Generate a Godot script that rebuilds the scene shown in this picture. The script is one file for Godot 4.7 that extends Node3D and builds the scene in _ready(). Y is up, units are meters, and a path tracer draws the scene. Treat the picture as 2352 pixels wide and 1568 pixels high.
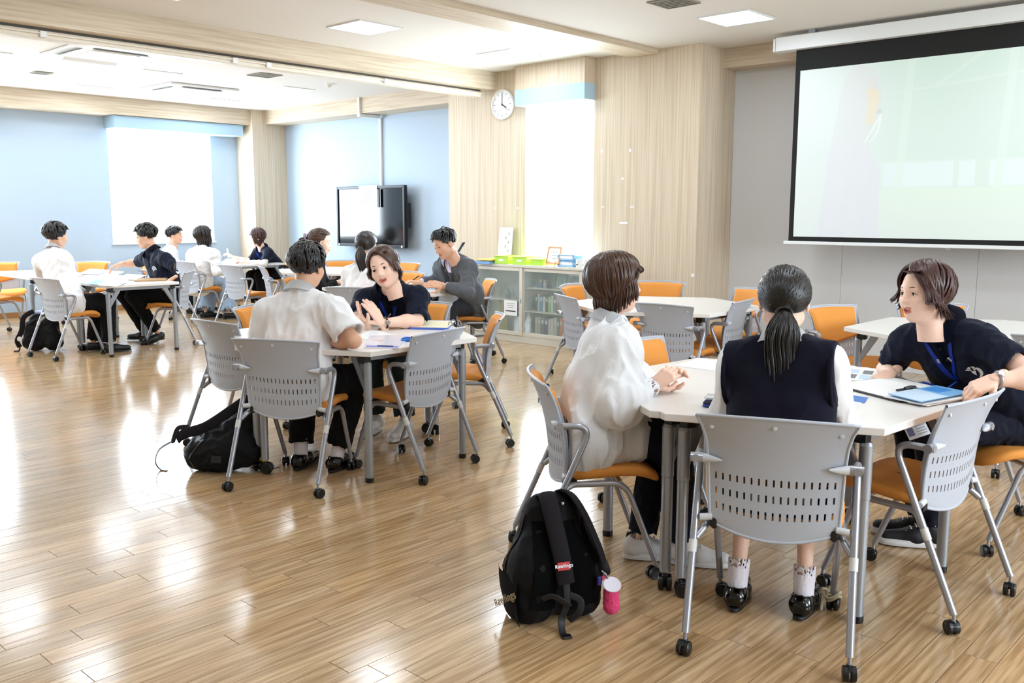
extends Node3D
# A university open-campus lounge: hexagon tables, nesting chairs, people in consultation.
# x runs along the screen wall, z towards the wall is negative, y is up; metres.

const EYE := Vector3(0.0, 1.425, 0.0)
const FOCAL := 2100.26
const YAW := 42.936
const PITCH := -7.916
const ROLL := 0.111
const CEIL := 3.05
const WALL_Z := -7.85      # wood panelled wall
const GREY_Z := -8.5       # recessed grey wall behind the projection screen
const BLUE_Z := -8.62      # recessed blue wall behind the display
const LEFT_X := -13.55     # blue window wall

var M := {}
var taken := {}
var rng := RandomNumberGenerator.new()
var cam_basis := Basis.from_euler(Vector3(deg_to_rad(PITCH), deg_to_rad(YAW), deg_to_rad(ROLL)))


# ---------------------------------------------------------------- geometry collector
class Geo:
	var v := PackedVector3Array()
	var n := PackedVector3Array()
	var uv := PackedVector2Array()
	var c := PackedColorArray()
	var idx := PackedInt32Array()
	var xf := Transform3D.IDENTITY
	var col := Color.WHITE

	func vert(p: Vector3, nn: Vector3, t := Vector2.ZERO) -> int:
		v.append(xf * p)
		n.append((xf.basis * nn).normalized())
		uv.append(t)
		c.append(col)
		return v.size() - 1

	func tri(a: int, b: int, d: int) -> void:
		var f := (v[b] - v[a]).cross(v[d] - v[a])
		if f.dot(n[a] + n[b] + n[d]) > 0.0:
			idx.append(a); idx.append(d); idx.append(b)
		else:
			idx.append(a); idx.append(b); idx.append(d)

	func quad(a: int, b: int, d: int, e: int) -> void:
		tri(a, b, d)
		tri(a, d, e)

	func face(pts: Array, nn: Vector3) -> void:
		var k := []
		for p in pts:
			k.append(vert(p, nn))
		for i in range(1, k.size() - 1):
			tri(k[0], k[i], k[i + 1])

	func rect(o: Vector3, a: Vector3, b: Vector3, nn: Vector3) -> void:
		var k0 := vert(o, nn, Vector2(0, 1))
		var k1 := vert(o + a, nn, Vector2(1, 1))
		var k2 := vert(o + a + b, nn, Vector2(1, 0))
		var k3 := vert(o + b, nn, Vector2(0, 0))
		quad(k0, k1, k2, k3)

	# a box whose edges are chamfered by b
	func box(mid: Vector3, size: Vector3, b := 0.0) -> Geo:
		var h := size * 0.5
		b = minf(b, minf(h.x, minf(h.y, h.z)) * 0.95)
		for ax in 3:
			for s in [-1.0, 1.0]:
				var nn := Vector3.ZERO
				nn[ax] = s
				var u := Vector3.ZERO
				var w := Vector3.ZERO
				var a1: int = (ax + 1) % 3
				var a2: int = (ax + 2) % 3
				u[a1] = h[a1] - b
				w[a2] = h[a2] - b
				var o := mid + nn * h[ax]
				face([o - u - w, o + u - w, o + u + w, o - u + w], nn)
		if b > 0.0:
			for ax in 3:
				var a1: int = (ax + 1) % 3
				var a2: int = (ax + 2) % 3
				for s1 in [-1.0, 1.0]:
					for s2 in [-1.0, 1.0]:
						var n1 := Vector3.ZERO
						n1[a1] = s1
						var n2 := Vector3.ZERO
						n2[a2] = s2
						var l := Vector3.ZERO
						l[ax] = h[ax] - b
						var p1 := mid + n1 * h[a1] + n2 * (h[a2] - b)
						var p2 := mid + n2 * h[a2] + n1 * (h[a1] - b)
						quad(vert(p1 - l, n1), vert(p1 + l, n1), vert(p2 + l, n2), vert(p2 - l, n2))
			for sx in [-1.0, 1.0]:
				for sy in [-1.0, 1.0]:
					for sz in [-1.0, 1.0]:
						var q := mid + Vector3(sx * (h.x - b), sy * (h.y - b), sz * (h.z - b))
						tri(vert(q + Vector3(sx * b, 0, 0), Vector3(sx, 0, 0)), vert(q + Vector3(0, sy * b, 0), Vector3(0, sy, 0)), vert(q + Vector3(0, 0, sz * b), Vector3(0, 0, sz)))
		return self

	# box between two corners
	func span(a: Vector3, b: Vector3, bev := 0.0) -> Geo:
		return box((a + b) * 0.5, (b - a).abs(), bev)

	# round bar through points; r is a number or one radius for each point
	func tube(pts: Array, r, seg := 10, caps := true, flat := 1.0, up := Vector3.ZERO) -> Geo:
		var t0: Vector3 = (pts[1] - pts[0]).normalized()
		var side := up if up != Vector3.ZERO else (Vector3.UP if absf(t0.y) < 0.9 else Vector3.RIGHT)
		side = (side - t0 * side.dot(t0)).normalized()
		var rings := []
		for i in pts.size():
			var t: Vector3
			if i == 0:
				t = (pts[1] - pts[0]).normalized()
			elif i == pts.size() - 1:
				t = (pts[i] - pts[i - 1]).normalized()
			else:
				t = ((pts[i] - pts[i - 1]).normalized() + (pts[i + 1] - pts[i]).normalized()).normalized()
			side = (side - t * side.dot(t)).normalized()
			var bi := t.cross(side)
			var rr: float = r if not (r is Array) else r[i]
			var ring := []
			for k in seg:
				var a := TAU * k / seg
				var d := side * cos(a) + bi * sin(a) * flat
				var nn := side * cos(a) * flat + bi * sin(a)
				ring.append(vert(pts[i] + d * rr, nn, Vector2(float(k) / seg, float(i) / (pts.size() - 1))))
			rings.append(ring)
		for i in rings.size() - 1:
			for k in seg:
				var k2 := (k + 1) % seg
				quad(rings[i][k], rings[i][k2], rings[i + 1][k2], rings[i + 1][k])
		if caps:
			for e in [0, pts.size() - 1]:
				var nn: Vector3 = (pts[0] - pts[1]) if e == 0 else (pts[e] - pts[e - 1])
				nn = nn.normalized()
				var ks := []
				for k in seg:
					var w: Vector3 = xf.affine_inverse() * v[rings[e][k]]
					ks.append(vert(w, nn))
				for k in range(1, seg - 1):
					tri(ks[0], ks[k], ks[k + 1])
		return self

	# turned shape: profile of Vector2(radius, height) about the y axis
	func lathe(prof: Array, seg := 20, at := Transform3D.IDENTITY) -> Geo:
		var keep := xf
		xf = xf * at
		for i in prof.size() - 1:
			var a: Vector2 = prof[i]
			var b: Vector2 = prof[i + 1]
			var d := b - a
			var nn := Vector2(d.y, -d.x).normalized()
			for k in seg:
				var a0 := TAU * k / seg
				var a1 := TAU * (k + 1) / seg
				var e0 := Vector3(cos(a0), 0, sin(a0))
				var e1 := Vector3(cos(a1), 0, sin(a1))
				var q0 := vert(e0 * a.x + Vector3.UP * a.y, e0 * nn.x + Vector3.UP * nn.y)
				var q1 := vert(e1 * a.x + Vector3.UP * a.y, e1 * nn.x + Vector3.UP * nn.y)
				var q2 := vert(e1 * b.x + Vector3.UP * b.y, e1 * nn.x + Vector3.UP * nn.y)
				var q3 := vert(e0 * b.x + Vector3.UP * b.y, e0 * nn.x + Vector3.UP * nn.y)
				quad(q0, q1, q2, q3)
		xf = keep
		return self

	# upright prism over a polygon of Vector2(x, z), with a small chamfer round the rims
	func prism(poly: Array, y0: float, y1: float, b := 0.0) -> Geo:
		var m := Vector2.ZERO
		for p in poly:
			m += p
		m /= poly.size()
		var inner := []
		for p in poly:
			inner.append(p + (m - p).normalized() * b * 1.3)
		var tops := []
		var bots := []
		for p in inner:
			tops.append(Vector3(p.x, y1, p.y))
			bots.append(Vector3(p.x, y0, p.y))
		face(tops, Vector3.UP)
		face(bots, Vector3.DOWN)
		for i in poly.size():
			var j := (i + 1) % poly.size()
			var p: Vector2 = poly[i]
			var q: Vector2 = poly[j]
			var nn := Vector3(q.y - p.y, 0, p.x - q.x).normalized()
			if nn.dot(Vector3(p.x + q.x, 0, p.y + q.y) * 0.5 - Vector3(m.x, 0, m.y)) < 0.0:
				nn = -nn
			face([Vector3(p.x, y0 + b, p.y), Vector3(q.x, y0 + b, q.y), Vector3(q.x, y1 - b, q.y), Vector3(p.x, y1 - b, p.y)], nn)
			if b > 0.0:
				var pi: Vector2 = inner[i]
				var qi: Vector2 = inner[j]
				face([Vector3(p.x, y1 - b, p.y), Vector3(q.x, y1 - b, q.y), Vector3(qi.x, y1, qi.y), Vector3(pi.x, y1, pi.y)], (nn + Vector3.UP).normalized())
				face([Vector3(p.x, y0 + b, p.y), Vector3(q.x, y0 + b, q.y), Vector3(qi.x, y0, qi.y), Vector3(pi.x, y0, pi.y)], (nn + Vector3.DOWN).normalized())
		return self

	# smooth surface through a grid of points (rows of equal length)
	func sheet(rows: Array, flip := false, closed := false) -> Geo:
		var nr := rows.size()
		var nc: int = rows[0].size()
		var ks := []
		for i in nr:
			var kr := []
			for j in nc:
				var ja: int = (j - 1 + nc) % nc if closed else maxi(j - 1, 0)
				var jb: int = (j + 1) % nc if closed else mini(j + 1, nc - 1)
				var du: Vector3 = rows[i][jb] - rows[i][ja]
				var dv: Vector3 = rows[mini(i + 1, nr - 1)][j] - rows[maxi(i - 1, 0)][j]
				var nn := du.cross(dv)
				if nn.length_squared() < 1e-14:
					nn = Vector3.UP
				nn = nn.normalized() * (-1.0 if flip else 1.0)
				kr.append(vert(rows[i][j], nn, Vector2(float(j) / (nc - 1), float(i) / (nr - 1))))
			ks.append(kr)
		for i in nr - 1:
			for j in (nc if closed else nc - 1):
				var j2: int = (j + 1) % nc
				quad(ks[i][j], ks[i][j2], ks[i + 1][j2], ks[i + 1][j])
		return self

	func mesh() -> ArrayMesh:
		var a := []
		a.resize(Mesh.ARRAY_MAX)
		a[Mesh.ARRAY_VERTEX] = v
		a[Mesh.ARRAY_NORMAL] = n
		a[Mesh.ARRAY_TEX_UV] = uv
		a[Mesh.ARRAY_COLOR] = c
		a[Mesh.ARRAY_INDEX] = idx
		var m := ArrayMesh.new()
		m.add_surface_from_arrays(Mesh.PRIMITIVE_TRIANGLES, a)
		return m


# ---------------------------------------------------------------- scene helpers
func numbered(called: String) -> String:
	if not taken.has(called):
		taken[called] = 0
		return called
	taken[called] += 1
	return "%s_%03d" % [called, taken[called]]


func tag(o: Node, label: String, category: String, group := "") -> Node:
	o.set_meta("label", label)
	o.set_meta("category", category)
	if group != "":
		o.set_meta("group", group)
	return o


func thing(called: String, label: String, category: String, at := Vector3.ZERO, turn := 0.0, group := "") -> Node3D:
	var o := Node3D.new()
	o.name = numbered(called)
	add_child(o)
	o.position = at
	o.rotation.y = turn
	tag(o, label, category, group)
	return o


func part(parent: Node, called: String, g, mat: Material, label := "") -> MeshInstance3D:
	var o := MeshInstance3D.new()
	o.name = called if parent != self else numbered(called)
	o.mesh = g.mesh() if g is Geo else g
	o.material_override = mat
	parent.add_child(o, true)
	if label != "":
		o.set_meta("label", label)
	return o


func single(called: String, g, mat: Material, label: String, category: String, group := "") -> MeshInstance3D:
	var o := part(self, called, g, mat)
	tag(o, label, category, group)
	return o


func structure(called: String, g, mat: Material, label := "", category := "") -> MeshInstance3D:
	var o := part(self, called, g, mat)
	o.set_meta("kind", "structure")
	if label != "":
		o.set_meta("label", label)
	if category != "":
		o.set_meta("category", category)
	return o


func copy_of(o: Node3D, at: Vector3, turn: float, label := "", group := "") -> Node3D:
	var d: Node3D = o.duplicate()
	var base: String = o.get_meta("base_name", String(o.name))
	d.name = numbered(base)
	add_child(d)
	d.position = at
	d.rotation.y = turn
	if label != "":
		d.set_meta("label", label)
	if group != "":
		d.set_meta("group", group)
	return d


# the point at height h that photograph pixel (px, py) looks at, and the like for upright planes
func look(px: float, py: float) -> Vector3:
	return cam_basis * Vector3((px - 1176.0) / FOCAL, -(py - 784.0) / FOCAL, -1.0)


func at_h(px: float, py: float, h := 0.0) -> Vector3:
	var d := look(px, py)
	return EYE + d * ((h - EYE.y) / d.y)


func at_z(px: float, py: float, z: float) -> Vector3:
	var d := look(px, py)
	return EYE + d * (z / d.z)


# ---------------------------------------------------------------- materials
func mat(called: String, color: Color, rough := 0.6, metal := 0.0) -> StandardMaterial3D:
	var m := StandardMaterial3D.new()
	m.resource_name = called
	m.albedo_color = color
	m.roughness = rough
	m.metallic = metal
	M[called] = m
	return m


func noise_tex(freq: float, seed_: int, oct: int, ramp: Array, size := 512, kind := FastNoiseLite.TYPE_SIMPLEX_SMOOTH) -> NoiseTexture2D:
	var f := FastNoiseLite.new()
	f.noise_type = kind
	f.seed = seed_
	f.frequency = freq
	f.fractal_octaves = oct
	var t := NoiseTexture2D.new()
	t.width = size
	t.height = size
	t.seamless = true
	t.noise = f
	var g := Gradient.new()
	var offs := PackedFloat32Array()
	var cols := PackedColorArray()
	for r in ramp:
		offs.append(r[0])
		cols.append(r[1])
	g.offsets = offs
	g.colors = cols
	t.color_ramp = g
	return t


func grey(a: float) -> Color:
	return Color(a, a, a)


func tri_planar(m: StandardMaterial3D, scale: Vector3, world := true) -> void:
	m.uv1_triplanar = true
	m.uv1_world_triplanar = world
	m.uv1_scale = scale
	m.uv1_triplanar_sharpness = 8.0


func make_materials() -> void:
	var fine := noise_tex(0.012, 3, 5, [[0.0, grey(0.0)], [1.0, grey(1.0)]], 512)
	# wood-print vinyl: long streaks
	var w0 := Color(0.765, 0.69, 0.59)
	var w1 := Color(0.805, 0.74, 0.645)
	var w2 := Color(0.83, 0.77, 0.68)
	var streak := noise_tex(0.02, 11, 5, [[0.25, w0], [0.5, w1], [0.75, w2]], 512)
	for k in ["up", "along_x", "along_z"]:
		var m := mat("wood_" + k, Color.WHITE, 0.5)
		m.albedo_texture = streak
		var s := {"up": Vector3(3.2, 0.05, 3.2), "along_x": Vector3(0.1, 3.0, 3.0), "along_z": Vector3(3.0, 3.0, 0.1)}
		tri_planar(m, s[k])
	mat("ceiling", Color(0.885, 0.865, 0.835), 0.9)
	mat("blue_wall", Color(0.69, 0.755, 0.815), 0.8)
	mat("blue_trim", Color(0.66, 0.77, 0.845), 0.6)
	var gw := mat("grey_wall", Color(0.83, 0.83, 0.83), 0.55)
	gw.metallic_specular = 0.45
	mat("cream_wall", Color(0.87, 0.85, 0.80), 0.8)
	mat("skirting", Color(0.63, 0.45, 0.27), 0.5)
	mat("rail", Color(0.88, 0.84, 0.77), 0.45)
	mat("rail_gap", Color(0.30, 0.29, 0.27), 0.5, 0.4)
	mat("white_plastic", Color(0.90, 0.90, 0.89), 0.4)
	mat("white_metal", Color(0.90, 0.91, 0.91), 0.35)
	mat("black_plastic", Color(0.035, 0.035, 0.04), 0.42)
	mat("black_cloth", Color(0.045, 0.045, 0.05), 0.85)
	mat("screen_black", Color(0.035, 0.033, 0.033), 0.8)
	mat("vent_grey", Color(0.52, 0.50, 0.44), 0.6)
	mat("vent_dark", Color(0.25, 0.24, 0.21), 0.7)
	# floor: six plank tones sharing one streaked grain
	var f0 := Color(0.64, 0.52, 0.375)
	var f1 := Color(0.735, 0.615, 0.465)
	var f2 := Color(0.81, 0.70, 0.55)
	var grain := noise_tex(0.016, 21, 5, [[0.2, f0], [0.5, f1], [0.8, f2]], 1024)
	var wax := noise_tex(0.02, 5, 3, [[0.0, grey(0.3)], [1.0, grey(0.7)]], 512)
	var tones := [Color(1, 1, 1), Color(0.955, 0.94, 0.915), Color(1.0, 0.975, 0.94), Color(0.92, 0.90, 0.87), Color(0.98, 0.955, 0.93), Color(0.945, 0.94, 0.925)]
	for k in 7:
		var m := mat("plank_%d" % k, Color.WHITE if k == 6 else tones[k], 0.145)
		m.albedo_texture = grain
		tri_planar(m, Vector3(2.6, 2.6, 0.13), k == 6)
		m.uv1_offset = Vector3(k * 0.37, 0, k * 0.23)
		m.metallic_specular = 0.55
		m.heightmap_enabled = true
		m.heightmap_texture = wax
		m.heightmap_scale = 0.035
		if k == 6:
			m.vertex_color_use_as_albedo = true
	mat("floor_base", Color(0.42, 0.30, 0.18), 0.5)
	# furniture
	var sh := mat("shell_grey", Color(0.70, 0.72, 0.76), 0.42)
	sh.metallic_specular = 0.45
	mat("connector_white", Color(0.80, 0.81, 0.83), 0.32)
	var tb := mat("tube_silver", Color(0.64, 0.65, 0.68), 0.3, 0.55)
	tb.metallic_specular = 0.5
	var weave := noise_tex(0.35, 8, 2, [[0.0, grey(0.35)], [1.0, grey(0.65)]], 256)
	var orc := mat("orange_cloth", Color(0.855, 0.56, 0.235), 0.8)
	orc.heightmap_enabled = true
	orc.heightmap_texture = weave
	orc.heightmap_scale = 0.03
	tri_planar(orc, Vector3.ONE * 6.0, false)
	mat("caster_black", Color(0.03, 0.03, 0.033), 0.35)
	var tt := mat("table_white", Color(0.90, 0.885, 0.865), 0.28)
	tt.metallic_specular = 0.5
	mat("table_edge", Color(0.88, 0.865, 0.84), 0.4)
	var lg := mat("leg_silver", Color(0.62, 0.64, 0.67), 0.34, 0.5)
	lg.metallic_specular = 0.5
	mat("under_grey", Color(0.62, 0.64, 0.67), 0.34, 0.5)
	mat("cabinet", Color(0.82, 0.80, 0.745), 0.45)
	mat("cabinet_inside", Color(0.82, 0.80, 0.745), 0.45)
	var gl := mat("glass", Color(0.75, 0.82, 0.80, 0.18), 0.03)
	gl.transparency = BaseMaterial3D.TRANSPARENCY_ALPHA
	mat("paper", Color(0.93, 0.93, 0.93), 0.7)
	mat("sticker", Color(0.83, 0.83, 0.82), 0.5)
	mat("ink", Color(0.16, 0.16, 0.18), 0.6)
	# light sources
	var pl := mat("panel_glow", Color(0.95, 0.95, 0.95), 0.5)
	pl.emission_enabled = true
	pl.emission = Color(0.985, 0.99, 1.0)
	pl.emission_energy_multiplier = PANEL_GLOW
	var bl := mat("blind_glow", Color(0.95, 0.94, 0.90), 0.8)
	bl.emission_enabled = true
	bl.emission = Color(0.98, 0.99, 1.0)
	bl.emission_energy_multiplier = BLIND_GLOW


func add_area(called: String, at: Vector3, size: Vector2, towards: Vector3, energy: float, color: Color) -> void:
	var l := AreaLight3D.new()
	l.name = called
	add_child(l, true)
	l.area_size = size
	l.light_color = color
	l.light_energy = energy
	l.area_normalize_energy = true
	l.area_range = 40.0
	l.shadow_enabled = true
	var up := Vector3.FORWARD if absf(towards.y) > 0.9 else Vector3.UP
	l.look_at_from_position(at, at + towards, up)


func build_room() -> void:
	var X1 := 4.2      # wall behind and right of the camera
	var Z1 := 4.6
	# ------------------------------------------------ floor
	var fl := structure("floor", Geo.new().span(Vector3(-13.9, -0.2, -9.0), Vector3(X1 + 0.3, -0.004, Z1 + 0.3)), M.floor_base, "waxed light wood plank floor")
	build_planks(fl, X1, Z1)
	# ------------------------------------------------ ceiling
	structure("ceiling", Geo.new().span(Vector3(-13.9, CEIL, -9.0), Vector3(X1 + 0.3, CEIL + 0.2, Z1 + 0.3)), M.ceiling, "off-white flat ceiling")
	# ------------------------------------------------ window wall on the left, with openings
	var wins := [[-7.55, -5.92], [-4.30, -2.65], [-1.05, 0.6]]
	var g := Geo.new()
	var za := -9.0
	for w in wins:
		g.span(Vector3(LEFT_X - 0.25, 0, za), Vector3(LEFT_X, CEIL, w[0]))
		g.span(Vector3(LEFT_X - 0.25, 0, w[0]), Vector3(LEFT_X, 0.985, w[1]))
		g.span(Vector3(LEFT_X - 0.25, 2.72, w[0]), Vector3(LEFT_X, CEIL, w[1]))
		za = w[1]
	g.span(Vector3(LEFT_X - 0.25, 0, za), Vector3(LEFT_X, CEIL, Z1 + 0.3))
	structure("wall_left", g, M.blue_wall, "pale blue wall with blinded windows")
	structure("baseboard_left", Geo.new().span(Vector3(LEFT_X - 0.005, 0, -8.01), Vector3(LEFT_X + 0.012, 0.075, Z1), 0.003), M.skirting, "brown skirting under the blue window wall")
	structure("trim_1", Geo.new().span(Vector3(LEFT_X - 0.1, 2.815, -8.05), Vector3(-13.13, CEIL + 0.02, Z1 + 0.1)), M.wood_along_z, "wood-print beam above the blue window wall")
	# blue blind boxes and windows
	var n := 1
	for w in wins:
		var zl: float = w[1] + 0.04
		var zr: float = w[0] - 0.38 if n == 1 else w[0] - 0.04
		structure("trim_%d" % (9 + n), Geo.new().span(Vector3(LEFT_X - 0.02, 2.64, maxf(zr, -8.02)), Vector3(-13.2, 2.812, zl), 0.004), M.blue_trim, "pale blue blind box over a window in the left wall")
		window_unit(n, Vector3(LEFT_X, 0, (w[0] + w[1]) * 0.5), w[1] - w[0], 0.985, 2.72, PI / 2)
		n += 1
	# corner pillar
	structure("trim_2", Geo.new().span(Vector3(LEFT_X - 0.3, 0, BLUE_Z - 0.3), Vector3(-13.06, CEIL + 0.02, -8.01), 0.004), M.wood_up, "wood-print corner pillar between the blue walls")
	# ------------------------------------------------ blue display wall
	structure("wall_display", Geo.new().span(Vector3(-13.3, 0, BLUE_Z - 0.25), Vector3(-8.2, CEIL + 0.02, BLUE_Z)), M.blue_wall, "pale blue wall behind the wall display")
	structure("baseboard_display", Geo.new().span(Vector3(-13.06, 0, BLUE_Z - 0.01), Vector3(-8.37, 0.075, BLUE_Z + 0.012), 0.003), M.skirting, "brown skirting under the display wall")
	structure("trim_3", Geo.new().span(Vector3(-13.06, 2.835, BLUE_Z - 0.1), Vector3(-8.37, CEIL + 0.02, -8.24)), M.wood_along_x, "wood-print beam above the display wall")
	# ------------------------------------------------ wood wall with a tall narrow window
	var wx0 := -7.1
	var wx1 := -6.12
	g = Geo.new()
	g.span(Vector3(-8.37, 0, -8.8), Vector3(wx0, CEIL + 0.02, WALL_Z))
	g.span(Vector3(wx0, 0, -8.8), Vector3(wx1, 0.90, WALL_Z))
	g.span(Vector3(wx0, 2.68, -8.8), Vector3(wx1, CEIL + 0.02, WALL_Z))
	g.span(Vector3(wx1, 0, -8.8), Vector3(-4.836, CEIL + 0.02, WALL_Z))
	var ww := structure("wall_wood", g, M.wood_up, "wood-print wall with a clock and a narrow window")
	var bits := [[1383, 347], [1448, 345], [1430, 410], [1385, 475], [1452, 475], [1190, 478], [1138, 478], [1595, 632]]
	for k in bits.size():
		var p := at_z(bits[k][0], bits[k][1], WALL_Z)
		if p.x > -4.85:
			p.x = -4.86
		part(ww, "tape_scrap", Geo.new().box(p + Vector3(0, 0, 0.002), Vector3([0.028, 0.022, 0.035, 0.04, 0.045, 0.035, 0.038, 0.035][k], [0.03, 0.032, 0.018, 0.012, 0.014, 0.014, 0.013, 0.03][k], 0.003)), M.paper, "scrap of white tape left on the wall")
	part(ww, "tape_scrap", Geo.new().box(at_z(1432, 512, WALL_Z) + Vector3(0, 0, 0.002), Vector3(0.10, 0.018, 0.003)), M.paper, "scrap of white tape left on the wall")
	structure("trim_4", Geo.new().span(Vector3(-7.11, 2.79, WALL_Z - 0.05), Vector3(-6.125, CEIL + 0.02, -7.685)), M.wood_up, "wood-print box above the narrow window")
	structure("trim_5", Geo.new().span(Vector3(-7.115, 2.62, WALL_Z - 0.05), Vector3(-6.12, 2.79, -7.68), 0.003), M.blue_trim, "pale blue blind box over the narrow window")
	window_unit(n, Vector3((wx0 + wx1) * 0.5, 0, WALL_Z), wx1 - wx0, 0.90, 2.68, 0.0)
	# ------------------------------------------------ grey wall in its recess
	var gw := structure("wall_grey", Geo.new().span(Vector3(-4.9, 0, GREY_Z - 0.3), Vector3(X1 + 0.3, CEIL + 0.02, GREY_Z - 0.012)), M.grey_wall, "smooth light grey panelled wall behind the projection screen")
	var px := -4.836
	while px < X1:
		var w := minf(1.2, X1 - px)
		part(gw, "panel", Geo.new().span(Vector3(px + 0.0012, 0.0, GREY_Z - 0.014), Vector3(px + w - 0.0012, 2.90, GREY_Z), 0.001), M.grey_wall)
		px += 1.2
	structure("trim_6", Geo.new().span(Vector3(-4.86, 2.86, GREY_Z - 0.1), Vector3(X1, CEIL + 0.02, -8.27)), M.wood_along_x, "wood-print beam above the grey wall")
	# ------------------------------------------------ ceiling beams and the folding-wall rail
	structure("trim_7", Geo.new().span(Vector3(-7.93, 2.85, WALL_Z - 0.02), Vector3(-7.56, CEIL + 0.02, Z1 + 0.1)), M.wood_along_z, "deep wood-print ceiling beam beside the folding-wall rail")
	structure("trim_8", Geo.new().span(Vector3(-5.67, 3.0, WALL_Z - 0.02), Vector3(-5.335, CEIL + 0.02, Z1 + 0.1)), M.wood_along_z, "shallow wood-print ceiling beam over the cabinet end")
	var rail := thing("ceiling_rail", "cream folding-wall rail running under the deep ceiling beam", "rail", Vector3(-7.74, 2.77, 0))
	part(rail, "channel", Geo.new().span(Vector3(-0.055, 0, -7.73), Vector3(0.055, 0.062, Z1 - 0.2), 0.004), M.rail)
	part(rail, "side_lip", Geo.new().span(Vector3(0.055, 0.03, -7.73), Vector3(0.075, 0.045, Z1 - 0.2), 0.002), M.rail)
	part(rail, "gap_strip", Geo.new().span(Vector3(-0.045, 0.062, -7.72), Vector3(0.05, 0.0795, Z1 - 0.25)), M.rail_gap)
	for z in [-2.9, -4.55, -4.9, -6.3]:
		part(rail, "joint_clip", Geo.new().box(Vector3(0.066, 0.03, z), Vector3(0.03, 0.05, 0.05), 0.004), M.white_plastic)
	# ------------------------------------------------ the rest of the room, behind the camera
	g = Geo.new()
	za = GREY_Z - 0.3
	for w in [[-6.6, -4.9], [-3.6, -1.9]]:
		g.span(Vector3(X1, 0, za), Vector3(X1 + 0.25, CEIL + 0.02, w[0]))
		g.span(Vector3(X1, 0, w[0]), Vector3(X1 + 0.25, 0.985, w[1]))
		g.span(Vector3(X1, 2.72, w[0]), Vector3(X1 + 0.25, CEIL + 0.02, w[1]))
		za = w[1]
		n += 1
		window_unit(n, Vector3(X1, 0, (w[0] + w[1]) * 0.5), w[1] - w[0], 0.985, 2.72, -PI / 2)
	g.span(Vector3(X1, 0, za), Vector3(X1 + 0.25, CEIL + 0.02, Z1 + 0.3))
	structure("wall_right", g, M.cream_wall)
	structure("wall_front", Geo.new().span(Vector3(-13.9, 0, Z1), Vector3(X1 + 0.3, CEIL + 0.02, Z1 + 0.3)), M.cream_wall)


func build_planks(fl: Node, X1: float, Z1: float) -> void:
	var w := 0.105
	var l := 0.92
	var gap := 0.0009
	var all := []
	rng.seed = 77
	var x := LEFT_X
	while x < X1:
		var z := -8.7 - rng.randf() * l
		while z < Z1:
			var z0 := maxf(z, -8.62)
			var z1 := minf(z + l, Z1)
			if z1 - z0 > 0.02:
				var mid := Vector3(x + w * 0.5, 0, (z0 + z1) * 0.5)
				var c := cam_basis.inverse() * (mid - EYE)
				var seen := c.z < -0.8 and absf(c.x / c.z) < 0.66 and absf(c.y / c.z) < 0.50
				all.append([c.length() if seen else 100.0 + c.length(), x, z0, z1])
			z += l
		x += w
	all.sort_custom(func(a, b): return a[0] < b[0])
	var whole: ArrayMesh = Geo.new().span(Vector3(-w * 0.5 + gap, -0.004, -l * 0.5 + gap), Vector3(w * 0.5 - gap, 0.0, l * 0.5 - gap), 0.0005).mesh()
	var rest := Geo.new()
	for k in all.size():
		var a: Array = all[k]
		var full: bool = absf(a[3] - a[2] - l) < 0.001
		if k < 300:
			var o := MeshInstance3D.new()
			o.name = "plank"
			o.mesh = whole if full else Geo.new().span(Vector3(-w * 0.5 + gap, -0.004, -(a[3] - a[2]) * 0.5 + gap), Vector3(w * 0.5 - gap, 0.0, (a[3] - a[2]) * 0.5 - gap), 0.0005).mesh()
			o.material_override = M["plank_%d" % rng.randi_range(0, 5)]
			fl.add_child(o, true)
			o.position = Vector3(a[1] + w * 0.5, 0, (a[2] + a[3]) * 0.5)
		else:
			var t := rng.randf_range(0.86, 1.0)
			rest.col = Color(t, t * rng.randf_range(0.97, 1.0), t * rng.randf_range(0.93, 1.0))
			rest.face([Vector3(a[1] + gap, 0, a[2] + gap), Vector3(a[1] + w - gap, 0, a[2] + gap), Vector3(a[1] + w - gap, 0, a[3] - gap), Vector3(a[1] + gap, 0, a[3] - gap)], Vector3.UP)
	var far := part(fl, "far_planks", rest, M.plank_6)
	far.set_meta("kind", "stuff")


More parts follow.
